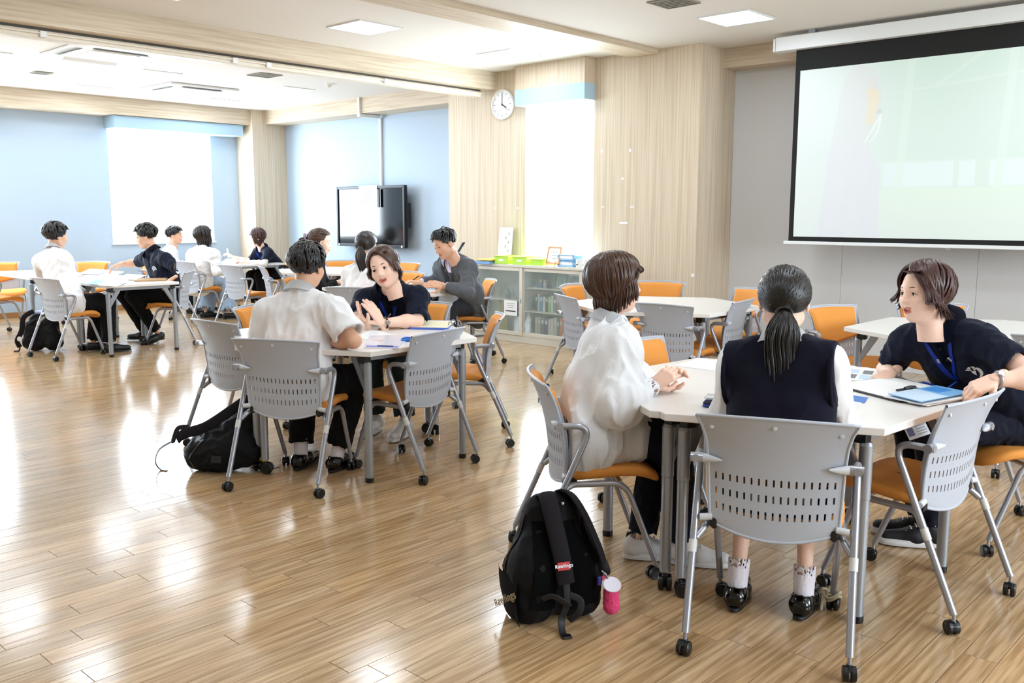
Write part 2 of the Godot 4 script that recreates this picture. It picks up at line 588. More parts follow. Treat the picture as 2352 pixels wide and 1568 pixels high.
func window_unit(n: int, base: Vector3, wide: float, y0: float, y1: float, turn: float) -> void:
	# local x runs along the wall, +z into the room
	var o := Node3D.new()
	o.name = "window_%d" % n
	o.set_meta("kind", "structure")
	o.set_meta("label", "window behind a glowing white roller blind")
	add_child(o)
	o.position = base
	o.rotation.y = turn
	var hw := wide * 0.5
	var g := Geo.new()
	for s in [-1.0, 1.0]:
		g.span(Vector3(s * hw - 0.025 * (s + 1.0), y0, -0.22), Vector3(s * hw - 0.025 * (s - 1.0), y1, -0.15))
	g.span(Vector3(-hw, y0, -0.22), Vector3(hw, y0 + 0.05, -0.15))
	g.span(Vector3(-hw, y1 - 0.05, -0.22), Vector3(hw, y1, -0.15))
	g.span(Vector3(-0.03, y0, -0.21), Vector3(0.03, y1, -0.16))
	part(o, "window_frame", g, M.white_metal)
	for s in [-1.0, 1.0]:
		part(o, "pane", Geo.new().span(Vector3(minf(s * 0.03, s * (hw - 0.05)), y0 + 0.05, -0.187), Vector3(maxf(s * 0.03, s * (hw - 0.05)), y1 - 0.05, -0.183)), M.glass)
	part(o, "window_sill", Geo.new().span(Vector3(-hw - 0.02, y0 - 0.02, -0.15), Vector3(hw + 0.02, y0 + 0.005, 0.03), 0.004), M.white_plastic)
	part(o, "blind_window_cloth", Geo.new().span(Vector3(-hw + 0.006, y0 + 0.035, -0.022), Vector3(hw - 0.006, y1 - 0.02, -0.018)), M.blind_glow)
	part(o, "bottom_bar", Geo.new().span(Vector3(-hw + 0.006, y0 + 0.012, -0.03), Vector3(hw - 0.006, y0 + 0.037, -0.012), 0.004), M.white_plastic)
	var b := Basis(Vector3.UP, turn)
	add_area("window_light_%d" % n, base + b * Vector3(0, (y0 + y1) * 0.5, 0.012), Vector2(wide - 0.05, y1 - y0 - 0.1), b * Vector3(0, 0, 1), WINDOW_ENERGY * wide, Color(0.85, 0.93, 1.0))


func build_fixtures() -> void:
	# ------------------------------------------------ ceiling light panels
	var where := []
	for x in [-12.43, -10.6, -8.77]:
		for z in [-7.07, -5.22, -3.37, -1.5, 0.4, 2.3]:
			where.append([x, z])
	for x in [-6.63, -4.03, -1.43, 1.2]:
		for z in [-7.07, -5.22, -3.37, -1.5]:
			where.append([x, z])
	var fr := Geo.new()
	for s in [-1.0, 1.0]:
		fr.box(Vector3(s * 0.232, -0.004, 0), Vector3(0.016, 0.012, 0.48), 0.002)
		fr.box(Vector3(0, -0.004, s * 0.232), Vector3(0.448, 0.012, 0.016), 0.002)
	var gm := Geo.new()
	gm.box(Vector3(0, -0.001, 0), Vector3(0.446, 0.006, 0.446), 0.001)
	var frm := fr.mesh()
	var glm := gm.mesh()
	for w in where:
		var seen: bool = (w[0] < -8 and w[1] < -3) or (w[0] > -8 and w[1] < -5 and w[0] < -3)
		var spot := ""
		if w[0] < -8.0:
			spot = "beyond the deep beam, " + ("window side" if w[0] < -12.0 else "middle row" if w[0] < -10.0 else "beam side")
		else:
			spot = "between the two beams" if w[0] < -6.0 else "in front of the projection screen" if w[0] < -3.0 else "over the near end of the room"
		var row: String = "near the back wall" if w[1] < -7.0 else "second from the back wall" if w[1] < -5.0 else "further out"
		var o := thing("ceiling_light", "square ceiling light panel %s, %s" % [spot, row], "ceiling light", Vector3(w[0], CEIL, w[1]), 0.0, "square ceiling light panels")
		part(o, "frame", frm, M.white_metal)
		part(o, "diffuser_light", glm, M.panel_glow)
		add_area("ceiling_panel_light", Vector3(w[0], CEIL - 0.012, w[1]), Vector2(0.44, 0.44), Vector3.DOWN, PANEL_ENERGY, Color(0.885, 0.945, 1.0))
	# ------------------------------------------------ air conditioners
	for a in [[-9.65, -4.25, "nearer the deep beam"], [-11.55, -6.15, "nearer the blue window wall"]]:
		var o := thing("air_conditioner", "square white ceiling cassette air conditioner %s" % a[2], "air conditioner", Vector3(a[0], CEIL, a[1]), 0.0, "ceiling cassette air conditioners")
		part(o, "panel", Geo.new().box(Vector3(0, -0.0145, 0), Vector3(0.95, 0.028, 0.95), 0.008), M.white_plastic)
		part(o, "grille", Geo.new().box(Vector3(0, -0.03, 0), Vector3(0.5, 0.012, 0.5), 0.004), M.rail)
		for k in 4:
			var g := Geo.new()
			g.xf = Transform3D(Basis(Vector3.UP, k * PI / 2), Vector3.ZERO)
			g.xf = g.xf * Transform3D(Basis(Vector3.RIGHT, 0.35), Vector3(0, -0.036, 0.36))
			g.box(Vector3.ZERO, Vector3(0.56, 0.006, 0.09), 0.002)
			part(o, "flap", g, M.white_plastic)
	# ------------------------------------------------ vents, hatches, smoke detector
	for a in [[-11.5, -4.3, 0.2, "beside the light panels over the far tables"], [-9.72, -6.15, 0.3, "near the deep beam"], [-4.1, -6.23, 0.3, "in front of the projection screen"]]:
		var o := thing("ceiling_vent", "small louvred ceiling vent %s" % a[3], "vent", Vector3(a[0], CEIL, a[1]), 0.0, "ceiling vents")
		var s: float = a[2]
		part(o, "backing", Geo.new().box(Vector3(0, -0.001, 0), Vector3(s * 0.9, 0.004, s * 0.9)), M.vent_dark)
		var g := Geo.new()
		for q in [-1.0, 1.0]:
			g.box(Vector3(q * s * 0.47, -0.005, 0), Vector3(s * 0.06, 0.012, s), 0.002)
			g.box(Vector3(0, -0.005, q * s * 0.47), Vector3(s * 0.88, 0.012, s * 0.06), 0.002)
		part(o, "frame", g, M.vent_grey)
		for k in 6:
			part(o, "slat", Geo.new().box(Vector3(0, -0.006, (k - 2.5) * s * 0.14), Vector3(s * 0.86, 0.004, s * 0.07)), M.vent_grey)
	var sd := thing("smoke_detector", "round white smoke detector on the ceiling beyond the deep beam", "smoke detector", Vector3(-9.79, CEIL, -7.12))
	part(sd, "base", Geo.new().lathe([Vector2(0, 0), Vector2(0.052, 0), Vector2(0.052, -0.012), Vector2(0.046, -0.018), Vector2(0, -0.018)], 20), M.white_plastic)
	part(sd, "dome", Geo.new().lathe([Vector2(0.034, -0.018), Vector2(0.033, -0.032), Vector2(0.022, -0.042), Vector2(0, -0.045)], 18), M.rail)
	build_display()
	build_clock()
	build_screen()


func build_display() -> void:
	var o := thing("wall_display", "large black wall-mounted display on the pale blue wall", "display", Vector3(-10.68, 1.388, -8.46))
	part(o, "body", Geo.new().box(Vector3(0, 0, -0.02), Vector3(1.52, 0.84, 0.06), 0.01), M.black_plastic)
	var g := Geo.new()
	for s in [-1.0, 1.0]:
		g.box(Vector3(s * 0.768, 0, 0.012), Vector3(0.04, 0.88, 0.06), 0.006)
		g.box(Vector3(0, s * 0.42, 0.012), Vector3(1.50, 0.04, 0.06), 0.006)
	var bz := mat("bezel", Color(0.09, 0.095, 0.11), 0.35, 0.3)
	part(o, "bezel", g, bz)
	var sc := mat("display_face", Color(0.012, 0.013, 0.015), 0.09)
	sc.metallic_specular = 0.62
	part(o, "screen", Geo.new().box(Vector3(0, 0, 0.018), Vector3(1.50, 0.80, 0.012)), sc)
	part(o, "wall_bracket", Geo.new().box(Vector3(0, 0, -0.1), Vector3(0.7, 0.45, 0.1), 0.006), M.black_plastic)
	part(o, "side_box", Geo.new().box(Vector3(0.785, 0.02, -0.03), Vector3(0.03, 0.34, 0.09), 0.006), M.black_plastic)
	for s in [-1.0, 1.0]:
		part(o, "corner_button", Geo.new().lathe([Vector2(0, 0), Vector2(0.02, 0), Vector2(0.016, 0.008), Vector2(0, 0.009)], 14, Transform3D(Basis(Vector3.RIGHT, PI / 2), Vector3(s * 0.73, -0.42, 0.043))), M.connector_white)
	# notice taped over the top edge
	var p := thing("paper_notice", "white paper notice taped over the display's top edge", "notice", Vector3(-10.69, 1.69, -8.412))
	part(p, "sheet", Geo.new().box(Vector3(0, 0, 0), Vector3(0.42, 0.29, 0.0015)), M.paper)
	for k in 7:
		part(p, "text_line", Geo.new().box(Vector3(-0.02 + 0.01 * (k % 3), 0.09 - k * 0.031, 0.0012), Vector3(0.34 - 0.04 * (k % 3), 0.008, 0.0006)), mat("faint_ink", Color(0.6, 0.62, 0.66), 0.7) if k == 0 else M.faint_ink)
	# cable duct from the beam to the display
	var d := thing("cable_duct", "white cable duct dropping from the beam to the display", "cable duct", Vector3(-10.61, 0, -8.24))
	part(d, "upper_run", Geo.new().span(Vector3(-0.022, 2.80, 0.0), Vector3(0.022, CEIL, 0.032), 0.004), M.white_plastic)
	part(d, "elbow", Geo.new().span(Vector3(-0.03, 2.785, -0.34), Vector3(0.03, 2.832, 0.036), 0.005), M.white_plastic)
	part(d, "lower_run", Geo.new().span(Vector3(-0.022, 1.80, -0.378), Vector3(0.022, 2.79, -0.345), 0.004), M.white_plastic)
	single("cable_strap", Geo.new().prism([Vector2(-0.018, -0.01), Vector2(0.018, -0.01), Vector2(0.018, 0.01), Vector2(-0.018, 0.01)], 0, 0.26, 0.003), M.black_plastic, "black strap hanging over the display face", "strap").transform = Transform3D(Basis(Vector3.UP, 0.0), Vector3(-10.44, 1.52, -8.405))


func build_clock() -> void:
	var o := thing("wall_clock", "round white wall clock on the wood wall", "clock", Vector3(-7.44, 2.675, WALL_Z + 0.002))
	var up := Transform3D(Basis(Vector3.RIGHT, PI / 2), Vector3.ZERO)
	part(o, "case", Geo.new().lathe([Vector2(0, 0), Vector2(0.168, 0), Vector2(0.17, 0.02), Vector2(0.166, 0.034), Vector2(0.152, 0.036), Vector2(0.148, 0.026)], 48, up), M.white_plastic)
	part(o, "dial", Geo.new().lathe([Vector2(0.149, 0.024), Vector2(0, 0.0241)], 48, up), M.paper)
	for k in 12:
		var a := TAU * k / 12.0
		var g := Geo.new()
		g.xf = Transform3D(Basis(Vector3.BACK, -a), Vector3.ZERO)
		g.box(Vector3(0, 0.126, 0.0256), Vector3(0.007 if k % 3 else 0.011, 0.022, 0.0012))
		part(o, "hour_mark", g, M.faint_ink)
	for h in [[deg_to_rad(-120), 0.078, 0.010, "hour_hand"], [deg_to_rad(0), 0.115, 0.007, "minute_hand"], [deg_to_rad(-128), 0.12, 0.003, "second_hand"]]:
		var g := Geo.new()
		g.xf = Transform3D(Basis(Vector3.BACK, h[0]), Vector3.ZERO)
		g.box(Vector3(0, h[1] * 0.42, 0.029), Vector3(h[2], h[1] * 1.16, 0.0016))
		part(o, h[3], g, M.ink)
	part(o, "hub", Geo.new().lathe([Vector2(0.009, 0.026), Vector2(0.009, 0.032), Vector2(0, 0.033)], 14, up), M.ink)


# light that the projector throws on the white screen
func screen_picture() -> ImageTexture:
	var W := 960
	var Hh := 540
	var im := Image.create(W, Hh, false, Image.FORMAT_RGB8)
	var lerp_col := func(a: Color, b: Color, t: float) -> Color: return a.lerp(b, clampf(t, 0.0, 1.0))
	# profile outlines of the speaker in the video, as x for a given y (in picture shares)
	for y in Hh:
		var v := float(y) / Hh
		for x in W:
			var u := float(x) / W
			# backdrop: green netting above, pale field below
			var c: Color
			var left := smoothstep(0.42, 0.10, u)
			if v < 0.56:
				c = Color(0.755, 0.915, 0.83).lerp(Color(0.80, 0.925, 0.87), v * 0.6)
			elif v < 0.715:
				c = Color(0.80, 0.93, 0.85)
				var band := smoothstep(0.56, 0.58, v) * smoothstep(0.715, 0.70, v)
				if (u > 0.29 and u < 0.50) or (u > 0.515 and u < 0.56) or (u > 0.60 and u < 0.9):
					c = c.lerp(Color(0.87, 0.975, 0.965), band)
			else:
				c = Color(0.84, 0.96, 0.845).lerp(Color(0.83, 0.925, 0.86), smoothstep(0.72, 1.0, v))
			# pale posts and rails
			for p in [0.345, 0.63, 0.115]:
				if absf(u - p + (v - 0.5) * 0.03) < 0.012 and v < 0.72:
					c = c.lerp(Color(0.83, 0.97, 0.88), 0.7)
			if absf(v - 0.15 + (u - 0.5) * 0.16) < 0.008 and u > 0.3:
				c = c.lerp(Color(0.84, 0.96, 0.88), 0.6)
			if absf((u - 0.40) * 1.2 - (0.2 - v)) < 0.012 and v < 0.16:
				c = c.lerp(Color(0.84, 0.97, 0.88), 0.6)
			c = c.lerp(Color(0.845, 0.92, 0.905), left * 0.8)
			# hair and body of the speaker, washed out
			var hx := 0.205
			var head := Vector2((u - hx) / 0.066, (v - 0.20) / 0.20).length()
			var hair_long := v > 0.18 and v < 0.58 and u > 0.115 + (0.45 - v) * 0.09 and u < 0.252 - maxf(0.0, v - 0.42) * 0.12
			if head < 1.0 or hair_long:
				c = c.lerp(Color(0.825, 0.86, 0.86), 0.8)
			var face_edge := 0.268 - absf(v - 0.20) * 0.10
			if v > 0.08 and v < 0.345 and u > 0.228 and u < face_edge:
				c = c.lerp(Color(0.925, 0.855, 0.63) if v > 0.15 else Color(0.84, 0.85, 0.83), 0.85)
			if Vector2((u - 0.236) / 0.012, (v - 0.165) / 0.035).length() < 1.0:
				c = c.lerp(Color(0.93, 0.84, 0.66), 0.8)
			var body_l := 0.105 - smoothstep(0.55, 1.0, v) * 0.02
			var body_r := 0.225 + smoothstep(0.42, 0.62, v) * 0.055 + (v - 0.6) * 0.012
			if v > 0.44 + absf(u - 0.185) * 0.6 and u > body_l and u < body_r:
				c = c.lerp(Color(0.845, 0.87, 0.905), 0.92)
				c = c.lerp(Color(0.81, 0.84, 0.88), 0.25 * smoothstep(0.4, 1.0, sin(u * 90.0 + v * 6.0)))
			# white cord and pin microphone
			for q in 2:
				var cx := 0.272 - (v - 0.30) * (0.30 if q == 0 else 0.06)
				if q == 1:
					cx = 0.272 - pow(maxf(0.0, (v - 0.30) / 0.16), 3.0) * 0.04
				if absf(u - cx) < 0.0032 and v > 0.29 and v < 0.45:
					c = Color(0.93, 0.99, 0.98)
			if Vector2((u - 0.268) / 0.009, (v - 0.275) / 0.016).length() < 1.0:
				c = c.lerp(Color(0.66, 0.74, 0.70), 0.8)
			var l := c.srgb_to_linear()
			im.set_pixel(x, y, Color(maxf(0.0, l.r - SCREEN_ROOM), maxf(0.0, l.g - SCREEN_ROOM), maxf(0.0, l.b - SCREEN_ROOM)).linear_to_srgb())
	return ImageTexture.create_from_image(im)


func build_screen() -> void:
	var z := -7.95
	var o := thing("projection_screen", "pulled-down projection screen showing a washed-out green video", "projection screen", Vector3(-4.1, 0, z))
	part(o, "case", Geo.new().span(Vector3(0, 2.888, -0.09), Vector3(3.2, 3.012, 0.05), 0.006), M.white_metal)
	part(o, "end_cap", Geo.new().span(Vector3(-0.02, 2.885, -0.095), Vector3(0.0, 3.0, 0.055), 0.004), M.white_plastic)
	part(o, "ceiling_bracket", Geo.new().span(Vector3(0.3, 3.01, -0.05), Vector3(0.36, CEIL + 0.01, 0.02)), M.under_grey)
	part(o, "ceiling_bracket", Geo.new().span(Vector3(2.8, 3.01, -0.05), Vector3(2.86, CEIL + 0.01, 0.02)), M.under_grey)
	# black masking cloth with the white picture area set in its face
	var bk := Geo.new()
	bk.span(Vector3(0.175, 1.185, -0.022), Vector3(2.985, 2.92, -0.018))
	part(o, "black_border", bk, M.screen_black)
	var pic := mat("screen_picture", Color(0.80, 0.80, 0.80), 0.8)
	pic.emission_enabled = true
	pic.emission_texture = screen_picture()
	pic.emission = Color.BLACK
	pic.emission_energy_multiplier = SCREEN_GLOW
	pic.texture_repeat = false
	var g := Geo.new()
	g.rect(Vector3(0.222, 1.228, -0.0165), Vector3(2.716, 0, 0), Vector3(0, 1.478, 0), Vector3(0, 0, 1))
	part(o, "picture_screen", g, pic)
	part(o, "bottom_bar", Geo.new().span(Vector3(0.13, 1.155, -0.035), Vector3(3.03, 1.187, -0.005), 0.006), M.white_metal)
	part(o, "pull_ring", Geo.new().span(Vector3(1.56, 1.138, -0.03), Vector3(1.60, 1.156, -0.01), 0.003), M.tube_silver)


func build_cabinet() -> void:
	var x0 := -7.69
	var x1 := -5.93
	var zf := -7.47
	var zb := WALL_Z + 0.004
	var o := thing("glass_cabinet", "low cream steel cabinet with two sliding glass doors below the narrow window", "cabinet", Vector3(-6.81, 0, -7.66))
	var off := Vector3(6.81, 0, 7.66)
	var g := Geo.new()
	g.xf.origin = off
	g.span(Vector3(x0, 0.03, zb), Vector3(x0 + 0.03, 0.84, zf - 0.01))
	g.span(Vector3(x1 - 0.03, 0.03, zb), Vector3(x1, 0.84, zf - 0.01))
	g.span(Vector3(x0, 0.03, zb), Vector3(x1, 0.84, zb + 0.012))
	g.span(Vector3(x0 + 0.03, 0.08, zb + 0.012), Vector3(x1 - 0.03, 0.112, zf - 0.01))
	g.span(Vector3(-6.825, 0.112, zb + 0.012), Vector3(-6.805, 0.84, zf - 0.06))
	part(o, "body", g, M.cabinet)
	g = Geo.new(); g.xf.origin = off
	g.span(Vector3(x0 - 0.004, 0.84, zb), Vector3(x1 + 0.004, 0.872, zf + 0.004), 0.005)
	part(o, "top", g, M.cabinet)
	g = Geo.new(); g.xf.origin = off
	g.span(Vector3(x0 + 0.01, 0.0, zb + 0.02), Vector3(x1 - 0.01, 0.08, zf - 0.012), 0.003)
	part(o, "plinth", g, M.cabinet)
	for s in [[-7.64, -6.80, 0.0, "left"], [-6.83, -5.965, -0.016, "right"]]:
		g = Geo.new(); g.xf.origin = off
		var z: float = zf + s[2]
		g.span(Vector3(s[0], 0.082, z - 0.014), Vector3(s[0] + 0.045, 0.838, z), 0.003)
		g.span(Vector3(s[1] - 0.045, 0.082, z - 0.014), Vector3(s[1], 0.838, z), 0.003)
		g.span(Vector3(s[0] + 0.045, 0.082, z - 0.014), Vector3(s[1] - 0.045, 0.125, z), 0.003)
		g.span(Vector3(s[0] + 0.045, 0.80, z - 0.014), Vector3(s[1] - 0.045, 0.838, z), 0.003)
		var d := part(o, "sliding_door", g, M.cabinet)
		g = Geo.new(); g.xf.origin = off
		g.span(Vector3(s[0] + 0.045, 0.125, z - 0.009), Vector3(s[1] - 0.045, 0.80, z - 0.006))
		part(d, "pane", g, M.glass)
		g = Geo.new(); g.xf.origin = off
		g.box(Vector3(s[1] - 0.022 if s[3] == "left" else s[0] + 0.022, 0.47, z + 0.001), Vector3(0.014, 0.05, 0.006), 0.002)
		part(d, "finger_pull", g, M.under_grey)
	for s in [[-6.80, -5.962, 0.625], [-6.80, -5.962, 0.365], [-7.658, -6.83, 0.475]]:
		g = Geo.new(); g.xf.origin = off
		g.span(Vector3(s[0], s[2] - 0.016, zb + 0.014), Vector3(s[1], s[2], zf - 0.05), 0.002)
		part(o, "shelf", g, M.cabinet_inside)
	# books, each one a thing
	rng.seed = 5
	var hues := [Color(0.15, 0.27, 0.47), Color(0.82, 0.78, 0.70), Color(0.25, 0.50, 0.68), Color(0.86, 0.84, 0.80), Color(0.18, 0.12, 0.13), Color(0.60, 0.72, 0.45), Color(0.84, 0.80, 0.72), Color(0.22, 0.55, 0.50), Color(0.72, 0.26, 0.22), Color(0.45, 0.68, 0.42), Color(0.88, 0.80, 0.40), Color(0.16, 0.62, 0.60), Color(0.55, 0.75, 0.80), Color(0.80, 0.84, 0.86), Color(0.35, 0.55, 0.75), Color(0.85, 0.82, 0.78), Color(0.30, 0.45, 0.60), Color(0.80, 0.55, 0.30)]
	var names := ["dark blue", "cream", "mid blue", "off-white", "near-black", "pale green", "ivory", "teal", "brick red", "leaf green", "yellow", "turquoise", "light aqua", "pale grey", "sky blue", "white", "slate blue", "tan"]
	book_row(-6.70, -6.02, 0.365, -7.56, hues, names, [0, 1, 2, 3, 4, 5, 6, 7, 8, 9, 10, 11, 12, 13, 14, 15, 16], 0.19, 0.035, "middle")
	var hues2 := [Color(0.80, 0.79, 0.75), Color(0.72, 0.71, 0.68), Color(0.33, 0.34, 0.42), Color(0.22, 0.23, 0.40), Color(0.84, 0.82, 0.77), Color(0.87, 0.85, 0.81), Color(0.78, 0.76, 0.72), Color(0.45, 0.45, 0.48), Color(0.82, 0.45, 0.20), Color(0.66, 0.62, 0.58), Color(0.30, 0.29, 0.30), Color(0.85, 0.72, 0.70), Color(0.80, 0.80, 0.78), Color(0.60, 0.58, 0.66)]
	var names2 := ["light grey", "stone grey", "charcoal blue", "navy", "cream", "ivory", "putty", "mid grey", "orange", "taupe", "dark grey", "pinkish", "whitish", "mauve"]
	book_row(-6.70, -6.02, 0.112, -7.56, hues2, names2, [0, 1, 2, 3, 4, 5, 6, 7, 8, 9, 10, 11, 12, 13], 0.205, 0.042, "bottom")
	# display pieces on the top right shelf
	var cards := [[-6.36, 0.115, 0.16, Color(0.42, 0.55, 0.47), "green"], [-6.20, 0.10, 0.15, Color(0.16, 0.17, 0.20), "dark"], [-6.06, 0.11, 0.15, Color(0.28, 0.36, 0.44), "blue-grey"]]
	for c in cards:
		var f := thing("photo_stand", "%s photo in a pale stand on the cabinet's top right shelf" % c[4], "photo stand", Vector3(c[0], 0.625, -7.62), 0.0, "photo stands in the cabinet")
		var gg := Geo.new()
		gg.xf = Transform3D(Basis(Vector3.RIGHT, -0.2), Vector3(0, c[2] * 0.5 + 0.005, 0))
		gg.box(Vector3.ZERO, Vector3(c[1], c[2], 0.012), 0.003)
		part(f, "frame", gg, M.connector_white)
		gg = Geo.new()
		gg.xf = Transform3D(Basis(Vector3.RIGHT, -0.2), Vector3(0, c[2] * 0.5 + 0.005, 0.007))
		gg.box(Vector3.ZERO, Vector3(c[1] * 0.8, c[2] * 0.84, 0.003))
		part(f, "photo", gg, mat("photo_" + c[4].replace("-", "_"), c[3], 0.3))
	for k in 3:
		var f := thing("figurine", ["tiny blue figurine with a pale head", "tiny pink-topped figurine", "tiny navy figurine"][k] + " on the cabinet's top right shelf", "figurine", Vector3(-6.62 + k * 0.065, 0.625, -7.58), 0.0, "figurines in the cabinet")
		part(f, "body", Geo.new().lathe([Vector2(0, 0), Vector2(0.022, 0), Vector2(0.024, 0.03), Vector2(0.012, 0.06), Vector2(0, 0.062)], 14), mat("fig_%d" % k, [Color(0.25, 0.33, 0.60), Color(0.80, 0.72, 0.75), Color(0.18, 0.20, 0.36)][k], 0.5))
		part(f, "head", Geo.new().lathe([Vector2(0, 0.055), Vector2(0.015, 0.065), Vector2(0.017, 0.075), Vector2(0.012, 0.088), Vector2(0, 0.092)], 14), mat("fig_head_%d" % k, [Color(0.85, 0.65, 0.5), Color(0.88, 0.72, 0.68), Color(0.5, 0.42, 0.45)][k], 0.5))
	# left half: box, framed prints and papers
	var bx := thing("clear_box", "small clear display box with a brown figure behind the left glass", "display box", Vector3(-7.13, 0.475, -7.60))
	part(bx, "case", Geo.new().box(Vector3(0, 0.075, 0), Vector3(0.12, 0.15, 0.10), 0.003), M.glass)
	part(bx, "figure", Geo.new().lathe([Vector2(0, 0), Vector2(0.03, 0.004), Vector2(0.034, 0.05), Vector2(0.014, 0.08), Vector2(0.022, 0.10), Vector2(0, 0.122)], 14), mat("brown_figure", Color(0.42, 0.33, 0.28), 0.6))
	var ph := thing("photo_stand", "tilted brown photo stand behind the left glass", "photo stand", Vector3(-6.93, 0.475, -7.58), 0.0, "photo stands in the cabinet")
	var pg := Geo.new()
	pg.xf = Transform3D(Basis(Vector3.RIGHT, -0.3) * Basis(Vector3.BACK, -0.12), Vector3(0, 0.076, 0))
	pg.box(Vector3.ZERO, Vector3(0.10, 0.14, 0.012), 0.003)
	part(ph, "frame", pg, mat("photo_brown", Color(0.55, 0.50, 0.47), 0.4))
	single("yellow_binder", Geo.new().box(Vector3(-7.21, 0.275, -7.62), Vector3(0.16, 0.32, 0.05), 0.004), mat("binder_yellow", Color(0.62, 0.56, 0.12), 0.5), "mustard yellow binder upright on the cabinet floor behind the left glass", "binder")
	single("storage_box", Geo.new().box(Vector3(-6.97, 0.20, -7.64), Vector3(0.24, 0.17, 0.2), 0.004), mat("box_dark", Color(0.32, 0.31, 0.29), 0.6), "dark grey storage box on the cabinet floor behind the left glass", "box")
	var nt := thing("door_notice", "small white notice taped on the left sliding glass door", "notice", Vector3(-6.97, 0.385, zf + 0.003))
	part(nt, "sheet", Geo.new().box(Vector3.ZERO, Vector3(0.20, 0.17, 0.0012)), M.paper)
	part(nt, "bold_line", Geo.new().box(Vector3(0, -0.035, 0.0012), Vector3(0.15, 0.013, 0.0006)), M.ink)
	for k in 3:
		part(nt, "text_line", Geo.new().box(Vector3(0, 0.05 - k * 0.022, 0.0012), Vector3(0.13 - 0.02 * k, 0.005, 0.0006)), M.faint_ink)
	# ------------------------------------------------ on the cabinet
	var top := 0.872
	for k in 2:
		single("flat_file", Geo.new().box(Vector3(-7.36 + k * 0.01, top + 0.008 + k * 0.026, -7.56), Vector3(0.22, 0.015 + 0.02 * (1 - k), 0.30), 0.003), mat("file_%d" % k, [Color(0.45, 0.62, 0.82), Color(0.93, 0.80, 0.35)][k], 0.5), ["pale blue file lying under the yellow one on the cabinet", "yellow file lying on the pale blue one on the cabinet"][k], "file", "files on the cabinet").position.y = 0.0 if k == 0 else 0.006
	for k in 3:
		var b := thing("green_basket", ["lime green plastic basket beside the flat files on the cabinet", "lime green plastic basket between two others on the cabinet", "lime green plastic basket beside the menu board on the cabinet"][k], "basket", Vector3([-7.12, -6.86, -6.63][k], top, -7.60 - 0.02 * k), 0.0, "lime green baskets on the cabinet")
		var wv := 0.21 if k < 2 else 0.17
		var hh := 0.085 - 0.02 * int(k == 2)
		var gg := Geo.new()
		gg.box(Vector3(0, 0.003, 0), Vector3(wv - 0.02, 0.006, 0.24))
		for s in [-1.0, 1.0]:
			gg.box(Vector3(s * (wv * 0.5 - 0.004), hh * 0.5, 0), Vector3(0.006, hh, 0.26), 0.002)
			gg.box(Vector3(0, hh * 0.5, s * 0.128), Vector3(wv - 0.008, hh, 0.006), 0.002)
		part(b, "tray", gg, mat("lime", Color(0.70, 0.88, 0.20), 0.45) if k == 0 else M.lime)
		gg = Geo.new()
		for s in [-1.0, 1.0]:
			gg.box(Vector3(s * wv * 0.5, hh, 0), Vector3(0.014, 0.008, 0.276), 0.003)
			gg.box(Vector3(0, hh, s * 0.134), Vector3(wv, 0.008, 0.014), 0.003)
		part(b, "rim", gg, M.lime)
		if k < 2:
			part(b, "name_tag", Geo.new().box(Vector3(0, 0.042, 0.1325), Vector3(0.07, 0.022, 0.002)), M.paper)
	var mb := thing("menu_board", "small wooden framed board on an easel on the cabinet", "board", Vector3(-6.42, top, -7.56), -0.2)
	var mg := Geo.new()
	var lean := Transform3D(Basis(Vector3.RIGHT, -0.22), Vector3(0, 0.115, 0))
	mg.xf = lean
	for s in [-1.0, 1.0]:
		mg.box(Vector3(s * 0.108, 0, 0), Vector3(0.016, 0.19, 0.014), 0.002)
		mg.box(Vector3(0, s * 0.088, 0), Vector3(0.20, 0.016, 0.014), 0.002)
	var lw := mat("easel_wood", Color(0.80, 0.60, 0.38), 0.6)
	part(mb, "frame", mg, lw)
	mg = Geo.new(); mg.xf = lean
	mg.box(Vector3(0, 0, -0.002), Vector3(0.20, 0.16, 0.006))
	part(mb, "sheet", mg, mat("pink_card", Color(0.93, 0.84, 0.82), 0.7))
	for k in 3:
		mg = Geo.new(); mg.xf = lean
		mg.box(Vector3(0.01 * k, 0.035 - 0.035 * k, 0.0016), Vector3(0.11 - 0.02 * k, 0.006, 0.0008))
		part(mb, "text_line", mg, M.faint_ink)
	for s in [-1.0, 1.0]:
		part(mb, "easel_leg", Geo.new().tube([Vector3(s * 0.05, 0.05, 0.01), Vector3(s * 0.07, 0.0, 0.05)], 0.006, 8), lw)
	part(mb, "easel_leg", Geo.new().tube([Vector3(0, 0.16, -0.02), Vector3(0, 0.0, -0.09)], 0.006, 8), lw)
	var bt := mat("pack_blue", Color(0.55, 0.76, 0.93), 0.45)
	for k in 2:
		var p := thing("wipe_pack", ["white packet with pale blue ends, bottom of the pile on the cabinet", "white packet with pale blue ends, on top of the pile on the cabinet"][k], "packet", Vector3(-6.235 + 0.006 * k, top + 0.066 * k, -7.60), 0.0, "packets piled on the cabinet")
		part(p, "wrap", Geo.new().box(Vector3(0, 0.034, 0), Vector3(0.20, 0.052, 0.14), 0.016), M.paper)
		part(p, "trim", Geo.new().box(Vector3(0, 0.008, 0), Vector3(0.225, 0.016, 0.15), 0.006), bt)
		part(p, "trim", Geo.new().box(Vector3(0, 0.058, 0), Vector3(0.22, 0.012, 0.146), 0.005), bt)
		for s in [-1.0, 1.0]:
			part(p, "end_fold", Geo.new().box(Vector3(s * 0.112, 0.034, 0), Vector3(0.03, 0.045, 0.135), 0.01), bt)
